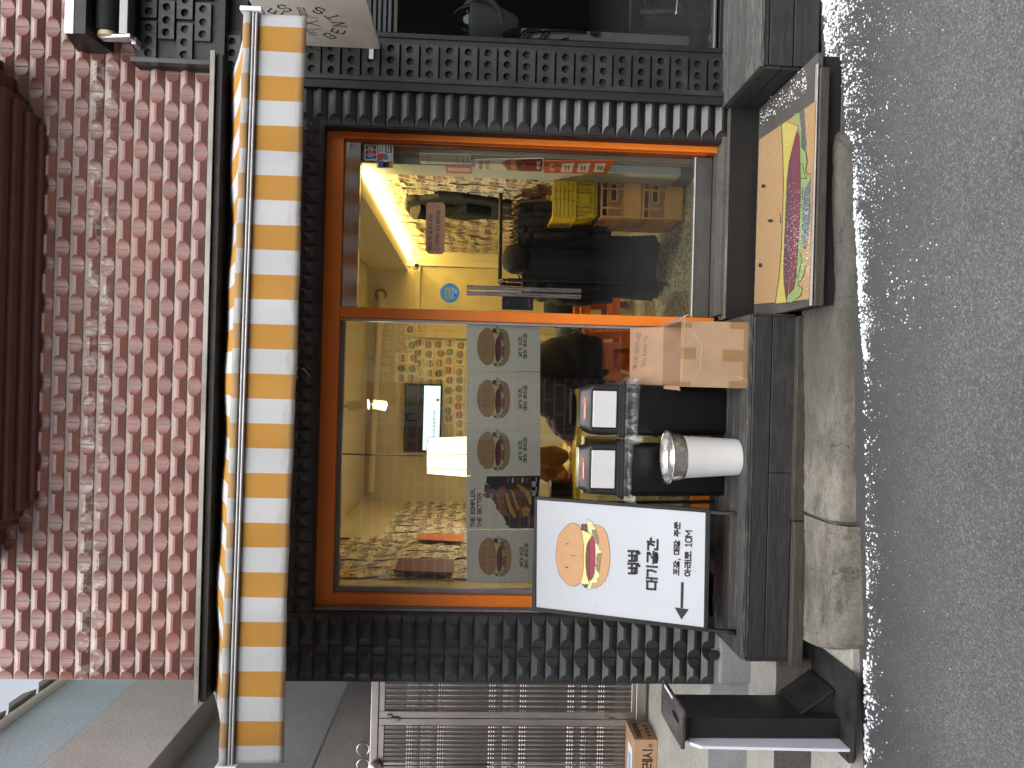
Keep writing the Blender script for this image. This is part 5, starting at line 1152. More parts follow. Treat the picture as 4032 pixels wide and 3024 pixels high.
for i in range(3): S.poly(mb, [(258 + i * 16, 222), (258 + i * 16, 160), (264 + i * 16, 160), (264 + i * 16, 222)], ink(70, 74, 90), 3)
for i in range(2): S.poly(mb, [(338 + i * 26, 218), (338 + i * 26, 158), (352 + i * 26, 158), (352 + i * 26, 218)], wh, 4)
tag(mb.build('card_sticker'), 'small sticker with a bright street picture and navy badge on the door glass', 'sticker')

# ------------------------------------------------------------------ things inside the room
def interior():
    # sheets on the white pier right of the door
    X = 1.2715; S = Sheet((X, 0, 0), (-1, 0, 0), 2000, 0, 1.659)
    def sheet(pts, m): mb = MB(); q = [S.at(*p) for p in pts]; mb.hexa(q, [p + Vector((-.001, 0, 0)) for p in q], m); return mb
    mb = sheet([(235, 1050), (700, 1046), (646, 1137), (235, 1128)], ink(206, 92, 50)); cr = ink(236, 226, 200); S3 = S
    for a, b in ((355, 435), (460, 540), (570, 640)): S.poly(mb, [(a, 1068), (b, 1064), (b - 18, 1124), (a - 10, 1122)], cr, 4); [S.poly(mb, [(a + 20 + i * 18, 1080), (a + 28 + i * 18, 1080), (a + 24 + i * 18, 1112), (a + 16 + i * 18, 1112)], hand, 5) for i in range(2)]
    S.text(mb, '멤버 혜택', (275, 1115), (275, 1070), (302, 1115), cr, .16, 4)
    tag(mb.build('menu_sheet'), 'orange printed sheet with three cream panels on the white pier', 'poster')
    mb = sheet([(-215, 1040), (232, 1032), (225, 1122), (-215, 1110)], ink(222, 224, 214))
    S.poly(mb, [(60, 1040), (228, 1034), (222, 1120), (60, 1116)], ink(122, 36, 34), 3); S.poly(mb, [(-40, 1060), (10, 1038), (80, 1045), (120, 1075), (80, 1110), (0, 1112)], M_BUNP, 4); S.poly(mb, [(20, 1045), (60, 1050), (70, 1100), (20, 1108)], M_CHED, 5); S.poly(mb, [(50, 1050), (90, 1050), (100, 1095), (60, 1105)], M_MEAT, 5)
    for i, cc in ((0, hand), (1, ink(190, 60, 50))): S.text(mb, '바삭한 감자 세트', (-190 + i * 45, 1105), (-190 + i * 45, 1048), (-166 + i * 45, 1105), cc, .12, 4)
    S.text(mb, '벅벅', (185, 1105), (185, 1050), (210, 1105), cr, .2, 5)
    tag(mb.build('menu_sheet'), 'pale printed sheet with a burger photograph and a dark red end on the white pier', 'poster')
    S = Sheet((X, 0, 0), (-1, 0, 0), 1400, 520, 2.765)
    mb = sheet([(690, 228), (1255, 245), (1262, 350), (710, 345)], ink(206, 208, 196)); gy = ink(120, 122, 116)
    for a in (1105, 1165, 1215): S.poly(mb, [(a, 260), (a + 9, 260), (a + 11, 335), (a + 2, 335)], gy, 3)
    S.text(mb, '안내문', (775, 330), (775, 255), (815, 330), gy, .12, 3)
    tag(mb.build('plastic_sleeve'), 'clear sleeve holding a pale notice sheet on the white pier', 'notice')
    mb = sheet([(975, 362), (1260, 370), (1266, 452), (990, 442)], ink(202, 84, 66)); S.poly(mb, [(1000, 385), (1245, 392), (1248, 432), (1008, 424)], ink(206, 200, 190), 3)
    tag(mb.build('framed_card'), 'small card with a red border on the white pier', 'notice')

    # ---- notes with burger drawings: paper sheets, twelve drawings
    rnd = random.Random(17)
    cols = {'green': (92, 140, 66), 'orange': (214, 128, 58), 'brown': (150, 96, 52), 'red': (186, 70, 56), 'blue': (70, 120, 160), 'grey': (120, 120, 116), 'pink': (206, 140, 140), 'dark': (56, 48, 46), 'yellow': (220, 184, 84), 'teal': (70, 146, 130), 'purple': (128, 96, 140), 'tan': (202, 160, 104)}
    names = list(cols); meshes = {}
    papers = [ink(238, 226, 196), ink(232, 218, 182), ink(244, 236, 212)]
    line = ink(120, 100, 80)
    for i, nm in enumerate(names):
        mb = MB(); w, h = .105, .135; lt_ = lambda c: ink(*[int(v * .6 + 232 * .4) for v in c]); k1 = lt_(cols[nm]); k2 = lt_(cols[names[(i * 5 + 3) % 12]])
        q = [(-w / 2, 0, -h / 2), (w / 2, 0, -h / 2), (w / 2, -.004, h / 2 * .2), (w / 2, 0, h / 2), (-w / 2, 0, h / 2), (-w / 2, -.004, h / 2 * .2)]
        mb.face([(-w / 2, -.0012, -h / 2), (w / 2, -.0012, -h / 2), (w / 2, -.0012, h / 2), (-w / 2, -.0012, h / 2)], papers[i % 3])
        P = lambda pts, k: [(a, -.0014 - k * .0005, b) for a, b in pts]
        bx = rnd.uniform(-.004, .004); by = rnd.uniform(.0, .014); rw = .034
        top_ = [(bx + rw * math.cos(t), by + .004 + .03 * math.sin(t)) for t in [math.pi * q / 9 for q in range(10)]]
        bot_ = [(bx + rw * math.cos(t), by - .016 + .018 * math.sin(t)) for t in [math.pi + math.pi * q / 9 for q in range(10)]]
        mb.face(P(top_, 1), k1); mb.face(P(bot_, 1), k1); mb.face(P([(bx - rw * 1.05, by - .006), (bx + rw * 1.05, by - .006), (bx + rw * 1.05, by + .002), (bx - rw * 1.05, by + .002)], 2), k2); mb.face(P([(bx - rw, by - .015), (bx + rw, by - .015), (bx + rw, by - .008), (bx - rw, by - .008)], 2), ink(80, 58, 44))
        ol = top_ + [(bx - rw, by - .016)] + bot_[1:] + [top_[0]]
        ribbon(mb, ol, .0022, lambda a, b, k: Vector((a, -.0014 - k * .0005, b)), line, 3)
        if i % 3 == 0:
            for dx in (-.01, .01): mb.face(P([(bx + dx - .002, by + .014), (bx + dx + .002, by + .014), (bx + dx + .002, by + .02), (bx + dx - .002, by + .02)], 3), line)
        for r_ in range(2 if i % 2 else 1):
            x = -.035
            while x < .03:
                l = rnd.uniform(.006, .016); mb.face(P([(x, -.052 + r_ * .01), (x + l, -.052 + r_ * .01), (x + l, -.048 + r_ * .01), (x, -.048 + r_ * .01)], 1), line); x += l + .004
        if i % 4 == 1: mb.face(P([(-.03, .06), (.0, .066), (.0, .074), (-.03, .068)], 2), ink(170, 70, 60))
        o = mb.build('paper_note', loc=(0, 0, 0)); meshes[nm] = o.data; bpy.data.objects.remove(o)
    wallname = {'B': 'cream back wall', 'R': 'crowded right wall', 'L': 'crowded left wall'}
    count = [0]; rest = MB()
    def note(nm, p, wall, roll, s=1.0, lift=0):
        rz = {'B': 0, 'R': -math.pi / 2, 'L': math.pi / 2}[wall]
        Mx = Matrix.Translation(p) @ Matrix.Rotation(rz, 4, 'Z') @ Matrix.Rotation(lift, 4, 'X') @ Matrix.Rotation(roll, 4, 'Y') @ Matrix.Scale(s, 4)
        if count[0] < 296:
            o = bpy.data.objects.new('paper_note', meshes[nm]); COL.objects.link(o); o.matrix_world = Mx
            tag(o, 'paper note with a %s burger drawing stuck on the %s' % (nm, wallname[wall]), 'note', 'burger drawings on the walls'); count[0] += 1
        else:
            me = meshes[nm]
            for pg in me.polygons: rest.face([Mx @ me.vertices[v].co for v in pg.vertices], me.materials[pg.material_index])
    # back wall: rough rows
    for (zx, n0, n1) in ((1680, 1560, 1610), (1608, 1280, 1300), (1607, 1237, 1255)): pass
    rows = [(1585, [1410, 1450, 1490]), (1625, [1362, 1375 + 38, 1452, 1492]), (1650, [1352, 1392, 1430, 1468]), (1690, [1355, 1393, 1432, 1470, 1507]), (1732, [1355, 1395, 1430, 1470, 1505]), (1772, [1352, 1385, 1418, 1456, 1497, 1540, 1578, 1615, 1650]), (1812, [1360, 1396, 1420, 1466, 1495, 1530, 1564, 1600, 1634, 1672, 1712]), (1856, [1362, 1400, 1440, 1480, 1520, 1560, 1600, 1640, 1680])]
    for i, (x, ys) in enumerate(rows):
        for y in ys:
            p = W(x + rnd.uniform(-4, 4), y + rnd.uniform(-3, 3), RY1 - .004 - rnd.uniform(0, .006)); note(rnd.choice(names), p, 'B', rnd.uniform(-.12, .12), 1.0)
    for y, nm in ((1258, 'orange'), (1297, 'dark')): note(nm, W(1618, y, RY1 - .006), 'B', rnd.uniform(-.1, .1), 1.0)
    # side walls: overlapping crowds, those nearest the glass first
    side = []
    for wl, x, sgn in (('R', RX1 - .004, -1), ('L', RX0 + .004, 1)):
        y = .56 if wl == 'R' else .42
        while y < RY1 - .08:
            z = .95 if wl == 'R' else .75
            while z < (2.24 if wl == 'R' else 2.6):
                if wl == 'L' and z > 2.28 and y > 1.5 + .5 * (2.6 - z): z += .112; continue
                if wl == 'R' and z > 2.0 and y > 1.6 and rnd.random() < .4: z += .112; continue
                side.append((y + rnd.uniform(-.025, .025), z + rnd.uniform(-.02, .02), wl, x + sgn * rnd.uniform(0, .012))); z += .112
            y += .094
    # skip what the coat, crates and furniture hide: low ones come last
    side.sort(key=lambda s: s[0] + (2.5 if s[1] < 1.2 else 0))
    for y, z, wl, x in side: note(rnd.choice(names), Vector((x, y, z)), wl, rnd.uniform(-.25, .25), rnd.uniform(.85, 1.1), rnd.uniform(-.16, .02))
    if rest.v: tag(rest.build('paper_notes', loc=(0, 0, 0), smooth='keep'), 'crowd of further burger drawings on the side walls deeper in the room', 'notes', kind='stuff')

    # ---- television with a number display
    TV = thing('television', 'wall mounted screen with a dark upper half and a bright pale blue lower half', 'television', (-.35, RY1 - .1, 1.9)); yv = RY1 - .12
    a, b = W(1588, 1780, yv), W(1742, 1514, yv)
    mb = MB(); mb.box(a.x, b.x, yv, yv + .05, b.z, a.z, M_BLACKP); mb.box(a.x + .2, b.x - .2, yv + .05, RY1, b.z + .1, a.z - .1, M_BLACKP); mb.build('casing', TV, bevel=.006)
    c, d = W(1664, 1772, yv), W(1735, 1520, yv); mb = MB(); mb.box(c.x, d.x, yv - .002, yv, d.z, c.z, emis('lit_screen', (.62, .86, .9), .6)); mb.build('screen', TV)
    mb = MB(); mb.box(c.x, d.x, yv - .002, yv, c.z + .004, a.z - .012, pm('dark_screen', (.012, .018, .022), .2)); sg = ink(52, 66, 70)
    for i in range(4):
        e = W(1605, 1750 - i * 42, yv - .003); write(mb, '8', lambda x, y, k: Vector((e.x + x * .1, yv - .003 - k * .0002, e.z - .09 + y * .1)), sg, .1)
    write(mb, '번호가 표시되면 음식을 찾아가세요', lambda x, y, k: Vector((c.x + .06 + x * .02, yv - .003 - k * .0002, d.z + .045 + y * .02)), ink(60, 72, 80), .12, fit=17)
    e = W(1724, 1575, yv); mb.lathe([(.016, 0), (.016, .001)], ink(222, 170, 60), (e.x, yv - .003, e.z), 14, (0, -1, 0)); mb.build('display', TV)
    # ---- pendant lamp, spot lamps, camera
    LP = thing('pendant_lamp', 'lit pleated paper lampshade hanging behind the posters', 'lamp', (-.57, 1.7, 1.75)); yl = 1.75
    a, b = W(1682, 1868, yl), W(1682, 1722, yl); cx = (a.x + b.x) / 2; rr = (b.x - a.x) / 2
    mb = MB(); N = 48
    def sh(u, v): t = 2 * math.pi * u; q = rr * (1 + .035 * (abs((u * 24) % 1 - .5) * 2)) * (.93 + .14 * v); return (cx + q * math.cos(t), yl + q * math.sin(t), a.z - .34 * v)
    mb.grid(sh, 144, 4, emis('lit_paper_shade', (1, .93, .66), .85, (.8, .75, .6)))
    mb.build('lamp_shade', LP, smooth=20)
    mb = MB(); mb.tube([(cx, yl, a.z - .02), (cx, yl, RZ1)], .006, M_BLACKP, 6); mb.build('cable', LP)
    mb = MB()
    for k in range(8):
        t = k * math.pi / 4 + .2; mb.tube([(cx + rr * 1.0 * math.cos(t), yl + rr * 1.0 * math.sin(t), a.z + .001), (cx + rr * 1.105 * math.cos(t), yl + rr * 1.105 * math.sin(t), a.z - .34)], .0025, M_BLACKP, 5)
    mb.tube([(cx + rr * .955 * math.cos(t), yl + rr * .955 * math.sin(t), a.z) for t in [k * math.pi / 12 for k in range(24)]], .004, M_CREAM, 5, True); mb.build('rib', LP)
    pl_ = bpy.data.lights.new('lamp_light', 'POINT'); pl_.energy = 5; pl_.color = (1, .87, .64); pl_.shadow_soft_size = .1; po = bpy.data.objects.new('lamp_light', pl_); COL.objects.link(po); po.location = (cx, yl, a.z - .42)
    TS = thing('spot_lamp', 'white ceiling spot lamp with lit lenses near the top of the window', 'lamp', (-.2, 1.4, 2.45)); ys = 1.5
    mb = MB(); p0, p1 = W(1372, 1600, ys), W(1450, 1592, ys); mb.tube([p0, p1], .04, M_CREAM, 20); mb.box(p0.x - .25, p0.x + .25, ys - .02, ys + .02, RZ1 - .03, RZ1, M_CREAM); mb.tube([(p0.x, ys, RZ1 - .03), (p0.x, ys, p0.z)], .01, M_CREAM, 8); mb.build('barrel', TS, smooth=40)
    EL = emis('lit_lens', (1, .95, .8), 7); dv = (p1 - p0).normalized()
    mb = MB(); mb.lathe([(.034, 0), (.034, .004), (.02, .007)], EL, p1, 20, dv); mb.build('lens', TS)
    p2 = W(1515, 1598, ys + .15); mb = MB(); mb.tube([p2 + Vector((.01, 0, .09)), p2], .04, M_CREAM, 20); mb.tube([p2 + Vector((.01, 0, .09)), Vector((p0.x, ys, RZ1 - .02))], .008, M_CREAM, 8); mb.build('barrel', TS, smooth=40); mb = MB(); mb.lathe([(.034, 0), (.034, .004), (.02, .007)], EL, p2, 20, (-.1, -.25, -1)); mb.build('lens', TS)
    for tgt, e in (((-1.0, 2.2, 1.4), 5), ((.1, 3.3, 1.4), 4), ((1.0, .6, .6), 30)):
        s_ = bpy.data.lights.new('spot_light', 'SPOT'); s_.energy = e; s_.color = (1, .87, .62); s_.spot_size = R(110); s_.spot_blend = .9; s_.shadow_soft_size = .05; q = bpy.data.objects.new('spot_light', s_); COL.objects.link(q); q.location = p1 + dv * .04; q.rotation_euler = (Vector(tgt) - q.location).to_track_quat('-Z', 'Y').to_euler()
    SCM = thing('security_camera', 'small white globe security camera at the end of the ceiling beam', 'camera', (1.0, RY1 - .1, 2.27)); yc = RY1 - .16
    q = W(1637, 1047, yc); mb = MB(); mb.lathe([(.04 * math.sin(k * math.pi / 12) + .0001, -.04 * math.cos(k * math.pi / 12)) for k in range(13)], M_WHITEP, q, 20); mb.tube([q + Vector((0, .02, .02)), Vector((q.x + .01, yc + .06, 2.3))], .018, M_WHITEP, 10); mb.build('body', SCM, smooth=50); mb = MB(); mb.lathe([(.022, 0), (.02, .008), (.0, .01)], M_BLACKP, q + Vector((0, -.036, -.01)), 16, (0, -1, -.2)); mb.build('lens', SCM)

    # ---- crates and shopping baskets by the door
    M_CRATE = pm('orange_crate_plastic', srgb(244, 182, 84), .45, var=.08); M_BASK = pm('yellow_basket_plastic', srgb(238, 204, 44), .4, var=.05)
    def bars(mb, plane, a0, a1, b0, b1, r, m, step, diag=True):
        # lattice of flat bars on a wall of the crate; plane(a, b, d) -> point
        def bar(p, q):
            (x0, z0), (x1, z1) = p, q; L = math.hypot(x1 - x0, z1 - z0); ux, uz = (z1 - z0) / L * r, -(x1 - x0) / L * r
            mb.hexa([plane(x0 - ux, z0 - uz, 0), plane(x0 + ux, z0 + uz, 0), plane(x1 + ux, z1 + uz, 0), plane(x1 - ux, z1 - uz, 0)], [plane(x0 - ux, z0 - uz, .005), plane(x0 + ux, z0 + uz, .005), plane(x1 + ux, z1 + uz, .005), plane(x1 - ux, z1 - uz, .005)], m)
        w, h = a1 - a0, b1 - b0
        if diag:
            k = -int(h / step) - 1
            while k * step < w + h:
                for s in (1, -1):
                    pts = []
                    c = k * step
                    x0_, x1_ = max(0, c), min(w, c + h)
                    if x1_ - x0_ > .008: bar((a0 + x0_, b0 + (x0_ - c) if s > 0 else b1 - (x0_ - c)), (a0 + x1_, b0 + (x1_ - c) if s > 0 else b1 - (x1_ - c)))
                k += 1
        else:
            n = max(1, int(w / step))
            for i in range(n + 1): bar((a0 + w * i / n, b0), (a0 + w * i / n, b1))
            n = max(1, int(h / step))
            for i in range(n + 1): bar((a0, b0 + h * i / n), (a1, b0 + h * i / n))
    def crate(label, z0, h):
        x0, x1, y0, y1 = 1.065, 1.31, .50, .93
        t = thing('milk_crate', label, 'crate', (x0, y0, z0), 'orange crates stacked inside the door')
        mb = MB(); m = M_CRATE; e = .012
        mb.box(x0, x1, y0, y0 + .006, z0, z0 + h * .42, m); mb.box(x0, x0 + .006, y0 + .006, y1, z0, z0 + h * .42, m); mb.box(x0, x1, y1 - .006, y1, z0, z0 + h, m); mb.box(x1 - .006, x1, y0 + .006, y1 - .006, z0, z0 + h, m); mb.box(x0, x1, y0, y1, z0, z0 + .01, m)
        mb.build('base', t, bevel=.003)
        mb = MB(); zt = z0 + h
        for za, zb, p in ((zt - .018, zt - .004, .006), (z0 + h * .40, z0 + h * .44, .004), (z0, z0 + .02, .003), (zt - h * .2, zt - h * .2 + .008, .003)):
            mb.box(x0 - p, x1, y0 - p, y0 + .004, za, zb, m); mb.box(x0 - p, x0 + .004, y0, y1, za, zb, m)
        for xx in (x0, x0 + .055, x0 + .175): mb.box(xx - .004, xx + .008, y0 - .004, y0 + .004, z0, zt - .004, m)
        for yy in (y0 + .06, y1 - .08, y1 - .012): mb.box(x0 - .004, x0 + .004, yy - .004, yy + .008, z0, zt - .004, m)
        mb.build('rim', t, bevel=.002)
        mb = MB(); PF = lambda a, b, d: Vector((a, y0 + d, b)); PS_ = lambda a, b, d: Vector((x0 + d, a, b))
        bars(mb, PF, x0 + .01, x1, z0 + h * .44, zt - h * .2, .0028, m, .028); bars(mb, PS_, y0 + .01, y1 - .01, z0 + h * .44, zt - .02, .0028, m, .03); mb.build('lattice', t)
        mb = MB(); rr_ = [PF(p.x, p.y, -.002) for p in rring(x0 + .155, zt - h * .33, .115, .042, .016, 0, 4)]; mb.tube(rr_, .0055, m, 6, True); mb.prism([PF(p.x, p.y, -.001) for p in rring(x0 + .155, zt - h * .33, .113, .04, .016, 0, 4)], (0, .003, 0), pm('dark_slot', (.03, .016, .008), .8)); mb.build('hand_hold', t, smooth=40)
        return t
    zc = RZ0 + .004; crate('orange lattice milk crate standing on the floor inside the door', zc, .262); crate('orange lattice milk crate under the yellow baskets', zc + .264, .262)
    mb = MB(); zb = zc + .528; mb.box(1.06, 1.31, .49, .92, zb, zb + .016, pm('dark_board', srgb(60, 54, 30), .6)); tag(mb.build('board'), 'dark thin board between the orange crates and the yellow baskets', 'board')
    zb += .017
    def basket(i, label, z0):
        t = thing('shopping_basket', label, 'basket', (1.19, .7, z0), 'yellow baskets nested in a stack'); LOCS[t.name] = Vector((1.19, .7, 0)); 
        x0, x1, y0, y1, h = 1.05, 1.315, .47, .93, .155; m = M_BASK; tp = .022
        mb = MB(); mb.hexa([(x0 + tp, y0 + tp, .0), (x1 - tp, y0 + tp, .0), (x1 - tp, y1 - tp, 0), (x0 + tp, y1 - tp, 0)], [(x0 + tp, y0 + tp, .006), (x1 - tp, y0 + tp, .006), (x1 - tp, y1 - tp, .006), (x0 + tp, y1 - tp, .006)], m)
        for a, b in (((x0, y0), (x1, y0)), ((x1, y0), (x1, y1)), ((x1, y1), (x0, y1)), ((x0, y1), (x0, y0))):
            pass
        mb.box(x0 - .012, x1, y0 - .012, y0 + .004, h - .022, h, m); mb.box(x0 - .012, x0 + .004, y0 + .004, y1, h - .022, h, m); mb.box(x0, x1, y1 - .004, y1 + .006, h - .022, h, m); mb.box(x1 - .004, x1, y0, y1, h - .022, h, m)
        for xx in (x0 + .1, x0 + .155): mb.box(xx, xx + .01, y0 - .018, y0 - .01, h - .03, h + .012, m)
        mb.build('rim', t, bevel=.004)
        mb = MB()
        def PF(a, b, d): k = b / h; return Vector((a, y0 + tp * (1 - k) + d, b))
        def PS_(a, b, d): k = b / h; return Vector((x0 + tp * (1 - k) + d, a, b))
        if i == 0: bars(mb, PF, x0 + tp, x1 - tp * .6, .004, h - .022, .0042, m, .0165, False)
        else:
            for xx in range(9): mb.hexa([PF(x0 + .02 + xx * .028, .004, -.003), PF(x0 + .03 + xx * .028, .004, -.003), PF(x0 + .03 + xx * .028, .004, .003), PF(x0 + .02 + xx * .028, .004, .003)], [PF(x0 + .02 + xx * .028, h - .02, -.003), PF(x0 + .03 + xx * .028, h - .02, -.003), PF(x0 + .03 + xx * .028, h - .02, .003), PF(x0 + .02 + xx * .028, h - .02, .003)], m)
        bars(mb, PS_, y0 + tp, y1 - tp, .004, h - .022, .005, m, .03, False); mb.build('grille', t)
        mb = MB(); mb.hexa([PF(x0 + .09, .05, -.002), PF(x0 + .15, .05, -.002), PF(x0 + .15, .05, .006), PF(x0 + .09, .05, .006)], [PF(x0 + .09, .1, -.002), PF(x0 + .15, .1, -.002), PF(x0 + .15, .1, .006), PF(x0 + .09, .1, .006)], m)
        mb.hexa([PS_(y0 + tp, .0, -.002), PS_(y1 - tp, 0, -.002), PS_(y1 - tp, 0, .001), PS_(y0 + tp, 0, .001)], [PS_(y0 + tp, h * .8, -.002), PS_(y1 - tp, h * .8, -.002), PS_(y1 - tp, h * .8, .001), PS_(y0 + tp, h * .8, .001)], m); mb.build('label_plate', t)
        return t
    od = ['bottom', 'second lowest', 'third lowest', 'third highest', 'second highest', 'top']
    for i in range(6): basket(i, '%s yellow shopping basket of the nested stack on the orange crates' % od[i], zb + i * .0255)

    # ---- coat rail and what hangs on it
    CR = thing('coat_rack', 'black tubular coat rack inside the glass door', 'coat rack', (1.0, .98, RZ0)); yr = .97
    a, b = W(1968, 1110, yr), W(1972, 738, yr)
    mb = MB()
    mb.tube([a, b], .014, M_BLACKM, 12); mb.build('rail', CR, smooth=40)
    for p in (a, b):
        mb = MB(); pts = [Vector((p.x, yr - .16, RZ0 + .01)), Vector((p.x, yr - .11, p.z - .05))] + [Vector((p.x, yr - .1 * math.cos(t), p.z - .03 + .03 * math.sin(t))) for t in [k * math.pi / 8 for k in range(9)]] + [Vector((p.x, yr + .11, p.z - .05)), Vector((p.x, yr + .16, RZ0 + .01))]
        mb.tube(pts, .0135, M_BLACKM, 10); mb.build('end_frame', CR, smooth=50)
    def coat(label, x, z_top, z_bot, w, d, m, seed, hood=False, yo=0., rot=0., fur=False):
        rnd = random.Random(seed); ph = [rnd.uniform(0, 6) for _ in range(8)]
        t = thing('hanging_coat', label, 'coat', (x, yr + yo, z_top))
        LOCS[t.name] = Vector((0, 0, 0)); H = z_top - z_bot
        def fn(u, v):
            t_ = 2 * math.pi * u; sw = w * (.25 + .75 * min(1, (v / .14)) ** .6) * (1 + .1 * v); sd = d * (.5 + .5 * min(1, v / .1)) * (1 + .25 * v)
            f = 1 + .07 * math.sin(t_ * 5 + ph[0] + v * 2) * v + .05 * math.sin(t_ * 9 + ph[1] - v * 3) * v + .03 * math.sin(t_ * 14 + ph[2])
            z = -H * v - (.05 * abs(math.cos(t_)) * (1 - min(1, v / .14))) + .015 * math.sin(t_ * 3 + ph[3]) * v + .01 * math.sin(v * 40 + ph[4]) 
            return (sw / 2 * math.cos(t_) * f, sd / 2 * math.sin(t_) * f, z)
        mb = MB(); mb.grid(fn, 72, 40, m); mb.build('body', t, smooth=60)
        for s in (-1, 1):
            mb = MB(); P = [Vector((s * w * .42, -.01, -.07)), Vector((s * w * .52, -.03, -.2)), Vector((s * (w * .56 + .01), -.05, -.38)), Vector((s * w * .53, -.06, -min(H * .8, .6)))]
            Q = [];
            for i in range(3):
                for k in range(4): Q.append(P[i].lerp(P[i + 1], k / 4) + Vector((rnd.uniform(-.006, .006), rnd.uniform(-.006, .006), 0)))
            Q.append(P[-1]); mb.tube(Q, [d * (.42 - .012 * i + .03 * math.sin(i * 1.9 + ph[5])) for i in range(len(Q))], m, 14); mb.build('sleeve', t, smooth=60)
        if hood:
            mb = MB(); mb.lathe([(.02, .0), (.07, .02), (.1, .06), (.105, .1), (.08, .15), (.03, .175)], M_BLACKCLOTH, (0, -.05, -.1), 18, (0, -.35, 1)); mb.build('hood', t, smooth=60)
        if fur:
            mb = MB(); mb.tube([Vector((-.07, -.07, -.02)), Vector((-.04, -.1, -.09)), Vector((.0, -.11, -.2)), Vector((.01, -.11, -.32))], .012, pm('tan_fur_trim', srgb(150, 108, 64), .9, var=.4, vs=30), 8); mb.build('collar', t, smooth=50)
        mb = MB(); mb.tube([Vector((0, 0, -.02)), Vector((0, 0, .03)), Vector((.008, 0, .045)), Vector((.02, 0, .035))], .0025, M_STEEL, 6); mb.tube([Vector((-w * .4, 0, -.07)), Vector((0, 0, -.01)), Vector((w * .4, 0, -.07))], .006, M_BLACKP, 6); mb.build('hanger', t)
        LOCS[t.name] = t.location.copy(); t.rotation_euler = (0, 0, rot); return t
    zr = a.z - .05
    coat('long black hooded coat hanging nearest the steel door handle', .83, zr - .03, .56, .36, .16, M_BLACKCLOTH, 1, True, 0, .2)
    coat('long dark slate coat reaching the floor under the black coats', .84, zr - .12, .345, .40, .2, M_DARKCLOTH, 2, False, .1, .1)
    for i, (x, lb) in enumerate(((1.0, 'black jacket with a tan trimmed collar beside the long hooded coat'), (1.05, 'black jacket with a tan trimmed collar, second from the long hooded coat'), (1.1, 'black jacket with a tan trimmed collar in the middle of the rail'), (1.15, 'black jacket with a tan trimmed collar, nearest the yellow baskets but one'), (1.2, 'black jacket with a tan trimmed collar right behind the yellow baskets'))):
        coat(lb, x, zr, .75, .3, .09, M_BLACKCLOTH, 10 + i, False, -.02 + .015 * (i % 2), R(72), True)
    # hoodie hung on the right wall
    HW = thing('black_hoodie', 'black hooded top hanging flat on the right wall among the drawings', 'hoodie', (1.26, 1.6, 2.1))
    mb = MB(); S = Sheet((RX1 - .05, 0, 0), (-1, 0, 0), 1400, 520, 2.765)
    body = [(530, 850), (540, 760), (620, 740), (700, 745), (900, 710), (1150, 715), (1380, 745), (1600, 780), (1700, 800), (1720, 960), (1560, 965), (1380, 955), (1220, 970), (1050, 955), (960, 930), (800, 900), (700, 935), (650, 945), (580, 910)]
    q = [S.at(*p) for p in body]; mb.prism(q, (.045, 0, 0), M_BLACKCLOTH); mb.build('body', HW, bevel=.02, seg=3)
    mb = MB(); P = [S.at(*p) + Vector((-.03, 0, 0)) for p in ((650, 800), (800, 830), (1000, 800), (1200, 790), (1450, 830))]; mb.tube(P, [.07, .06, .055, .05, .045], M_BLACKCLOTH, 14); mb.build('sleeve', HW, smooth=50)

    # ---- stools, table, bag
    M_STOOL = pm('orange_stool_plastic', srgb(216, 112, 34), .38, var=.06)
    def stool(label, loc, rz, n=1, tilt=0):
        t = thing('plastic_stool', label, 'stool', loc, 'orange plastic stools'); LOCS[t.name] = Vector((0, 0, 0)); h = .45
        mb = MB(); loft(mb, [rring(0, 0, .27, .27, .04, h - .03, 5), rring(0, 0, .275, .275, .045, h - .012, 5), rring(0, 0, .255, .255, .05, h, 5)], M_STOOL); mb.build('seat', t, smooth=40)
        for sx, sy in ((1, 1), (-1, 1), (-1, -1), (1, -1)):
            mb = MB(); a, b = .12, .165; f = lambda r, z: [Vector((sx * (r - .05), sy * r, z)), Vector((sx * r, sy * r, z)), Vector((sx * r, sy * (r - .05), z)), Vector((sx * (r - .012), sy * (r - .012), z))]
            mb.hexa(f(b, 0), f(a, h - .02), M_STOOL); mb.build('leg', t, bevel=.004)
        mb = MB()
        for (za, zb) in ((h - .09, h - .03), (.12, .17)):
            ra, rb = .165 - .045 * za / h, .165 - .045 * zb / h
            for k in range(4):
                Mx = Matrix.Rotation(k * math.pi / 2, 4, 'Z'); mb.hexa([Mx @ Vector(p) for p in ((-ra + .03, -ra, za), (ra - .03, -ra, za), (ra - .03, -ra + .008, za), (-ra + .03, -ra + .008, za))], [Mx @ Vector(p) for p in ((-rb + .03, -rb, zb), (rb - .03, -rb, zb), (rb - .03, -rb + .008, zb), (-rb + .03, -rb + .008, zb))], M_STOOL)
        mb.build('rail', t, bevel=.003); LOCS[t.name] = Vector(loc); t.rotation_euler = (tilt, 0, rz); return t
    stool('orange plastic stool with a black bag on it, seen behind the door handle', (.60, 2.05, RZ0), .25); stool('orange plastic stool nested on the stool with the black bag', (.60, 2.05, RZ0 + .055), .25)
    s0 = stool('orange plastic stool beside the door post with a grey backpack on it', (.32, 1.45, RZ0), -.4); stool('orange plastic stool nested on the one under the grey backpack', (.32, 1.45, RZ0 + .06), -.36)
    stool('orange plastic stool under the person in the black jacket', (.16, .95, RZ0), .1)
    M_OR2 = pm('terracotta_stool_plastic', srgb(196, 96, 46), .45)
    mb = MB(); a = W(2240, 1445, 2.6); mb.box(a.x - .2, a.x + .12, 2.5, 2.75, RZ0, a.z + .04, M_OR2); tag(mb.build('storage_box', bevel=.02), 'terracotta box standing behind the person in the black jacket', 'box')
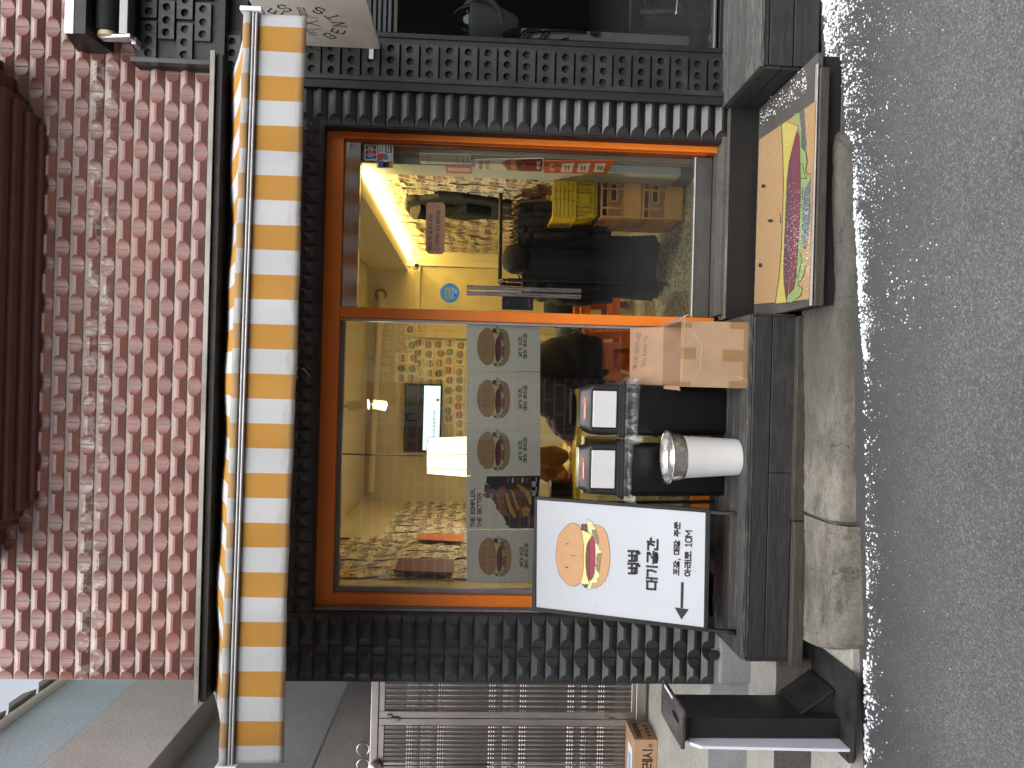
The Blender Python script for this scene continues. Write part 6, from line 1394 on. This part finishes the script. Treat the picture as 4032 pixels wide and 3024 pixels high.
    BP = thing('backpack', 'grey backpack with pale blue straps on the orange stool beside the door post', 'backpack', (.33, 1.4, RZ0 + .51)); zs = RZ0 + .515
    mb = MB(); loft(mb, [rring(.36, 1.42, .22, .16, .05, zs), rring(.36, 1.42, .26, .19, .07, zs + .06), rring(.35, 1.42, .24, .17, .07, zs + .13), rring(.34, 1.42, .14, .1, .045, zs + .17)], pm('charcoal_nylon', (.03, .034, .04), .6, var=.3, bump=.4)); mb.build('sack', BP, smooth=60)
    mb = MB(); M_STRAP = pm('pale_blue_strap', srgb(132, 158, 178), .6); c_ = lambda x, y: W(x, y, 1.30)
    mb.tube([c_(2280, 1320), c_(2262, 1310), c_(2245, 1318), c_(2248, 1330), c_(2262, 1332)], .014, M_STRAP, 6); mb.tube([c_(2250, 1292), c_(2275, 1295), c_(2290, 1318), c_(2300, 1330), c_(2330, 1338), c_(2375, 1340)], .008, M_STRAP, 6); mb.build('strap', BP, smooth=60)
    mb = MB(); loft(mb, [rring(.60, 2.02, .22, .2, .06, RZ0 + .51), rring(.60, 2.02, .28, .24, .09, RZ0 + .58), rring(.61, 2.02, .24, .2, .08, RZ0 + .68), rring(.62, 2.02, .12, .1, .04, RZ0 + .73)], M_BLACKCLOTH); mb.tube([W(2260, 1192, 1.9), W(2275, 1188, 1.88), W(2280, 1180, 1.88)], .012, M_STRAP, 6); tag(mb.build('black_bag', smooth=60), 'black soft bag with a pale blue loop on the orange stool behind the door handle', 'bag')
    YT = thing('yellow_table', 'long yellow table behind the bins carrying paper bags and black boxes', 'table', (-.6, .9, RZ0))
    M_YEL = pm('yellow_laminate', srgb(232, 200, 40), .3, var=.04); zt = .94
    mb = MB(); mb.box(-1.18, -.02, .62, 1.35, zt - .035, zt, M_YEL); mb.build('table_top', YT, bevel=.006)
    for sx in (-1.12, -.1):
        for sy in (.68, 1.28): mb = MB(); mb.tube([(sx, sy, RZ0), (sx, sy, zt - .035)], .02, M_BLACKM, 10); mb.build('leg', YT, smooth=40)
    mb = MB(); a = W(2172, 1206, 2.3); mb.box(a.x - .01, a.x + .5, 2.2, 2.8, a.z - .04, a.z, M_YEL); mb.box(a.x + .2, a.x + .26, 2.4, 2.46, RZ0, a.z - .04, M_BLACKM); tag(mb.build('wall_table', bevel=.004), 'small yellow table corner showing beside the steel door handle', 'table')
    rnd = random.Random(8)
    def crumple(name, label, cat, c, sx, sy, sz, m):
        mb = MB(); ph = [rnd.uniform(0, 6) for _ in range(6)]
        def fn(u, v):
            t, p = 2 * math.pi * u, math.pi * v; f = 1 + .16 * math.sin(3 * t + ph[0] + 2 * p) + .12 * math.sin(7 * t + ph[1] - 3 * p) + .1 * math.sin(5 * p + ph[2])
            return (c[0] + sx * f * math.cos(t) * math.sin(p), c[1] + sy * f * math.sin(t) * math.sin(p), c[2] + sz * (1 - math.cos(p)) * (1 + .06 * math.sin(4 * t + ph[3])))
        mb.grid(fn, 18, 12, m); return tag(mb.build(name, smooth=25), label, cat)
    a = W(2270, 1790, .9); crumple('paper_bag', 'tall crumpled brown paper bag on the yellow table behind the left bin', 'paper bag', (a.x - .02, .95, zt), .07, .06, .14, M_KRAFT)
    a = W(2230, 1870, .9); crumple('paper_bag', 'crumpled brown paper bag leaning on the black boxes on the yellow table', 'paper bag', (a.x, 1.05, zt), .06, .05, .11, M_KRAFT); crumple('paper_wrapper', 'reddish brown crumpled wrapper on the yellow table between bag and black box', 'wrapper', (a.x - .02, .8, zt), .06, .05, .05, pm('red_brown_paper', srgb(150, 84, 60), .7, var=.3, vs=14))
    for y_, x_, lb, sz in ((1945, 2215, 'black square box on the yellow table next to the sign board', (.17, .15, .14)), (1925, 2150, 'small black round tub at the end of the yellow table', None)):
        a = W(x_, y_, .8)
        if sz: mb = MB(); mb.box(a.x - sz[0] / 2, a.x + sz[0] / 2, .72, .72 + sz[1], zt, zt + sz[2], M_BLACKP); mb.box(a.x - .06, a.x + .06, .74, .84, zt + sz[2], zt + sz[2] + .004, M_GREYP); tag(mb.build('napkin_box', bevel=.006), lb, 'box')
        else: mb = MB(); mb.lathe([(.055, 0), (.07, .09), (.074, .1), (.074, .115), (.0, .115)], M_BLACKP, (a.x, 1.12, zt), 20); tag(mb.build('black_tub', smooth=40), lb, 'tub')
    CHH = thing('slatted_chair', 'white slatted chair back behind the yellow table', 'chair', (-.5, 1.75, RZ0)); 
    mb = MB(); 
    for i in range(5): mb.box(-.78 + i * .085, -.745 + i * .085, 1.72, 1.74, .78, 1.2, M_WHITEP)
    mb.box(-.8, -.38, 1.715, 1.745, 1.2, 1.24, M_WHITEP); mb.build('backrest', CHH, bevel=.003)
    mb = MB(); mb.box(-.8, -.38, 1.4, 1.75, .74, .775, M_WHITEP); mb.build('seat', CHH, bevel=.005)
    for sx in (-.79, -.42):
        for sy in (1.41, 1.72): mb = MB(); mb.box(sx, sx + .03, sy, sy + .03, RZ0, .74, M_WHITEP); mb.build('leg', CHH)
    # maroon board on the left wall
    S = Sheet((RX0 + .05, 0, 0), (1, 0, 0), 1320, 1750, 2.552); mb = MB(); q = [S.at(*p) for p in ((590, 1265), (640, 1140), (1195, 1152), (1175, 1285))]
    mb.hexa([p + Vector((-.015, 0, 0)) for p in q], q, ink(110, 26, 40)); tag(mb.build('maroon_board'), 'maroon board hung among the drawings on the left wall', 'board')
    S = Sheet((RX0 + .045, 0, 0), (1, 0, 0), 1320, 1750, 2.552); mb = MB(); q = [S.at(*p) for p in ((810, 950), (845, 890), (1290, 900), (1270, 975))]; mb.hexa([p + Vector((-.004, 0, 0)) for p in q], q, ink(206, 118, 60)); tag(mb.build('menu_sheet'), 'orange paper strip stuck low on the left wall among the drawings', 'poster')
interior()

# ------------------------------------------------------------------ the seated person in a black padded jacket
def skin(name, parent, chains, m, sub=2, root=0):
    """chains: lists of (point, radius); the first point of a later chain may repeat an earlier point to branch there"""
    vs, es, rs, key = [], [], [], {}
    for ch in chains:
        prev = None
        for p, r in ch:
            k = tuple(round(c, 4) for c in p)
            if k not in key: key[k] = len(vs); vs.append(Vector(p) - LOCS[parent.name]); rs.append(r)
            i = key[k]
            if prev is not None and prev != i: es.append((prev, i))
            prev = i
    me = bpy.data.meshes.new(name); me.from_pydata(vs, es, []); o = bpy.data.objects.new(name, me); COL.objects.link(o); o.parent = parent; LOCS[o.name] = LOCS[parent.name]
    o.modifiers.new('skin', 'SKIN').use_smooth_shade = True
    for i, r in enumerate(rs):
        sv = me.skin_vertices[0].data[i]; q = r if isinstance(r, tuple) else (r, r); sv.radius = q; sv.use_root = (i == root)
    s = o.modifiers.new('sub', 'SUBSURF'); s.levels = s.render_levels = sub; me.materials.append(m); return o
PE = thing('person', 'person in a black padded jacket sitting bent over the yellow table behind the posters', 'person', (.16, .95, RZ0))
M_SKIN = pm('skin', srgb(206, 158, 132), .5, var=.05); M_HAIR = pm('black_hair', (.01, .009, .008), .4, var=.4, vs=30, stretch=(1, 1, .2)); M_TROU = pm('dark_trousers', (.016, .017, .02), .8)
hz_ = RZ0 + .47; py = .95
pel = (.16, py, hz_ + .07); sp1 = (.15, py, hz_ + .22); sp2 = (.06, py, hz_ + .36); sp3 = (-.04, py, hz_ + .46); nk = (-.12, py, hz_ + .53); hd = (-.19, py - .01, hz_ + .62)
body = [[(pel, .11), (sp1, .11), (sp2, .11), (sp3, .10), (nk, .052), (hd, .075), ((-.235, py - .01, hz_ + .6), .05)]]
for s in (-1, 1):
    sh = (-.05, py + s * .17, hz_ + .43); el = (-.17, py + s * .235, hz_ + .21); wr = (-.34, py + s * .12, hz_ + .2)
    body += [[(sp3, .10), (sh, .055), (el, .042), (wr, .028), ((-.38, py + s * .105, hz_ + .16), .03)], [(pel, .11), ((.1, py + s * .1, hz_ + .05), .085), ((-.27, py + s * .13, hz_ + .07), .062), ((-.24, py + s * .13, RZ0 + .1), .04), ((-.33, py + s * .135, RZ0 + .04), .035)]]
    for f in range(5):
        a = (f - 2) * .011; L = (.03, .055, .062, .056, .045)[f]
        if f == 0: q0, q1 = (-.375, py + s * .105 - s * .03, hz_ + .16), (-.41, py + s * .105 - s * .045, hz_ + .15)
        else: q0, q1 = (-.405, py + s * .105 + s * a * 1.1, hz_ + .158), (-.405 - L * .9, py + s * .105 + s * a * 1.4, hz_ + .14)
        body += [[((-.38, py + s * .105, hz_ + .16), .03), (q0, .0095), (q1, .0075)]]
skin('body', PE, body, M_SKIN, 2)
def ring_chain(pts, base, puff, step=.05):
    out = []
    for (p, r), (q, s) in zip(pts, pts[1:]):
        P, Q = Vector(p), Vector(q); n = max(2, int((Q - P).length / (step / 2)))
        for i in range(n): f = i / n; out.append((tuple(P.lerp(Q, f)), (r + (s - r) * f) * (1 + (puff if (len(out) % 2) else -puff))))
    out.append(pts[-1]); return out
jk = [ring_chain([((.14, py, hz_ - .04), .21), ((.16, py, hz_ + .12), .23), ((.1, py, hz_ + .27), .235), ((.0, py, hz_ + .40), .21), ((-.08, py, hz_ + .5), .14), ((-.13, py, hz_ + .56), .09)], 0, .045, .09)]
for s in (-1, 1): jk.append(ring_chain([((.02, py + s * .1, hz_ + .41), .15), ((-.06, py + s * .2, hz_ + .37), .135), ((-.15, py + s * .25, hz_ + .22), .125), ((-.26, py + s * .19, hz_ + .2), .1), ((-.34, py + s * .125, hz_ + .175), .06)], 0, .06, .07))
skin('jacket', PE, [jk[0]], M_BLACKCLOTH, 2)
for s in (1, 2): skin('jacket_sleeve', PE, [jk[s]], M_BLACKCLOTH, 2)
skin('trousers', PE, [[((.16, py, hz_ + .05), .13), ((.0, py - .1, hz_ + .06), .1), ((-.27, py - .13, hz_ + .07), .08), ((-.24, py - .13, RZ0 + .1), .06)], [((.16, py, hz_ + .05), .13), ((.0, py + .1, hz_ + .06), .1), ((-.27, py + .13, hz_ + .07), .08), ((-.24, py + .13, RZ0 + .1), .06)]], M_TROU, 2)
mb = MB(); H_ = Vector(hd); mb.grid(lambda u, v: H_ + Vector((.02, 0, .012)) + Vector((.095 * math.cos(2 * math.pi * u) * math.sin(math.pi * v * .62), .09 * math.sin(2 * math.pi * u) * math.sin(math.pi * v * .62), .1 * math.cos(math.pi * v * .62))), 24, 12, M_HAIR); mb.build('hair', PE, smooth=60, solid=.012)
for s in (-1, 1):
    mb = MB(); e = H_ + Vector((-.07, s * .03, .0)); mb.lathe([(.0001, -.009), (.007, -.005), (.009, 0), (.007, .005), (.0001, .009)], M_DARK, e, 10); mb.build('eye', PE); mb = MB(); mb.lathe([(.0001, -.028), (.012, -.01), (.014, .01), (.0001, .028)], M_SKIN, H_ + Vector((.01, s * .078, -.01)), 10); mb.build('ear', PE, smooth=60)
mb = MB(); mb.hexa([H_ + Vector(p) for p in ((-.075, -.012, -.02), (-.075, .012, -.02), (-.1, .008, -.022), (-.1, -.008, -.022))], [H_ + Vector(p) for p in ((-.07, -.006, .014), (-.07, .006, .014), (-.078, .004, .014), (-.078, -.004, .014))], M_SKIN); mb.build('nose', PE, bevel=.004)
mb = MB(); mb.box(H_.x - .085, H_.x - .07, H_.y - .02, H_.y + .02, H_.z - .047, H_.z - .041, pm('lips', srgb(170, 100, 92), .5)); mb.build('mouth', PE, bevel=.002)

# ------------------------------------------------------------------ across the street (seen only mirrored in the glass)
OB = thing('brick_building', 'brown brick building with pale mortar across the street, mirrored in the shop glass', 'building', (0, -6.4, 0))
tb = NT('brown_brick'); bt = tb.n('ShaderNodeTexBrick'); bt.inputs['Color1'].default_value = (.38, .23, .18, 1); bt.inputs['Color2'].default_value = (.48, .31, .25, 1); bt.inputs['Mortar'].default_value = (.85, .83, .8, 1); bt.inputs['Scale'].default_value = 1.0; bt.inputs['Brick Width'].default_value = .42; bt.inputs['Row Height'].default_value = .15; bt.inputs['Mortar Size'].default_value = .013
mp = tb.n('ShaderNodeMapping'); mp.inputs['Rotation'].default_value = (R(90), 0, 0); tb.l(tb.co, mp.inputs[0]); tb.l(mp.outputs[0], bt.inputs['Vector']); tb.color(bt.outputs['Color']); tb.rough(.85)
mb = MB(); mb.box(-14, .1, -9, -6.4, -1, 3.9, tb.m); mb.build('wall', OB)
mb = MB(); mb.box(.1, 14, -9, -6.3, -1, 3.7, mat_concrete('dark_render_opposite', (.07, .065, .06), (.1, .095, .09), .8)); mb.build('rendered_wall', OB)
mb = MB(); gn = ink(60, 110, 70)
mb.box(-.02, .85, -6.28, -6.2, 2.2, 3.5, ink(236, 236, 236))
for i, tx in enumerate(('따릉이', 'SEOUL', 'BICYCLE', 'RENTAL', 'SHOP')): write(mb, tx, lambda a, b, k, i=i: Vector((.78 - a * .16, -6.198 + k * .001, 3.22 - i * .23 + b * .15)), gn, .16)
tag(mb.build('shop_sign'), 'white board of green lettering on the brick building across the street', 'sign')
mb = MB(); mb.box(-.62, -.34, -6.38, -6.3, 1.2, 3.6, ink(236, 236, 232)); dg = ink(50, 92, 80)
for i, tx in enumerate(('자', '전', '거')): write(mb, tx, lambda a, b, k, i=i: Vector((-.36 - a * .22, -6.298 + k * .001, 3.2 - i * .4 + b * .26)), dg, .1)
tag(mb.build('banner_sign'), 'narrow upright white sign of dark green letters across the street', 'sign')
mb = MB(); mb.box(-1.6, -.7, -6.38, -6.33, -.1, 1.9, M_WHITEP); mb.box(-1.5, -.8, -6.33, -6.325, .1, 1.8, M_DARK); tag(mb.build('shop_door'), 'white framed door in the brick building across the street', 'door')

# ------------------------------------------------------------------ snow and salt along the kerb
rnd = random.Random(99); mb = MB()
bm = bmesh.new(); bmesh.ops.create_icosphere(bm, subdivisions=1, radius=1); bm.verts.ensure_lookup_table(); IV = [v.co.copy() for v in bm.verts]; IF = [tuple(v.index for v in f.verts) for f in bm.faces]; bm.free()
def lump(p, r):
    s = Vector((r * rnd.uniform(.7, 1.5), r * rnd.uniform(.7, 1.4), r * rnd.uniform(.45, .9))); a = rnd.uniform(0, 6.3); ca, sa = math.cos(a), math.sin(a); vs = []
    for v in IV:
        f = rnd.uniform(.75, 1.2); x, y, z = v.x * s.x * f, v.y * s.y * f, v.z * s.z * f; vs.append((p[0] + x * ca - y * sa, p[1] + x * sa + y * ca, p[2] + z + s.z * .3))
    mb.mesh(vs, IF, M_SNOW)
def scatter(x0, y0, x1, y1, n, spread, r0, r1, bias=1.6, z=None):
    """along the picture line (x0,y0)-(x1,y1) on the ground, thinning away from the kerb"""
    for _ in range(n):
        f = rnd.random(); x = x0 + (x1 - x0) * f; y = y0 + (y1 - y0) * f
        x += min(2.2, rnd.expovariate(3.0)) * spread * (.75 + .35 * math.sin(y * .021) + .25 * math.sin(y * .057 + 2)) - 5
        q = G(x, y, 0 if z is None else z)
        if z is None:
            for _k in range(4): q = G(x, y, roadz(q.x))
            for _k in range(2): q = G(x, y, roadz(q.x))
        cl = math.sin(q.x * 17 + 1) * math.sin(q.x * 31) * .5 + .5
        if rnd.random() > .35 + .65 * cl: continue
        far = max(0, x - (x0 + (x1 - x0) * f)) / max(1, spread); lump(q, r0 + (r1 - r0) * rnd.random() ** 3 * max(.25, 1 - .8 * far))
scatter(3245, 0, 3262, 280, 2000, 230, .001, .0105, 1.9)
scatter(3228, -420, 3244, 0, 900, 200, .001, .0105, 1.9); scatter(3412, 2990, 3414, 3400, 200, 55, .001, .008)
scatter(3262, 280, 3310, 560, 1700, 170, .001, .010, 1.9)
scatter(3320, 520, 3372, 900, 1900, 110, .001, .008, 1.9)
scatter(3372, 880, 3395, 1300, 1700, 70, .0012, .008, 1.3)
scatter(3395, 1300, 3410, 1420, 500, 40, .0012, .007, 1.3)
scatter(3405, 1400, 3418, 2300, 380, 70, .0012, .0065, 1.5)
scatter(3412, 2050, 3424, 2620, 320, 70, .0015, .008, 1.5)
scatter(3408, 2600, 3412, 2990, 650, 65, .0012, .01, 1.2)
scatter(3300, 0, 3520, 1300, 700, 420, .001, .005, 1.2); scatter(3440, 1300, 3440, 3000, 260, 420, .001, .004, 1.2)
scatter(3222, 1260, 3212, 1900, 130, 16, .001, .005, 1.2, -.088); scatter(3275, 750, 3262, 1220, 90, 10, .001, .004, 1.2, -.085)
for _ in range(190):
    f = rnd.random(); x = 2995 + 180 * f; y = 440 - 130 * f + rnd.gauss(0, 22) + 30 * (1 - f); q = G(x, y, .052); lump(q, rnd.uniform(.001, .0045))
for _ in range(1500):
    x = 2900 + rnd.uniform(330, 540) / 1.843; y = 350 + rnd.triangular(650, 1540, 1050) / 1.843
    if rnd.random() < ((x - 3070) / 110) ** 1.5 * .9 + .12: lump(G(x, y, ZM + .002), rnd.uniform(.0006, .0019))
o = mb.build('snow', loc=(0, 0, 0)); tag(o, 'scattered white snow and salt grains along the kerb and on the mat', 'snow', kind='stuff')
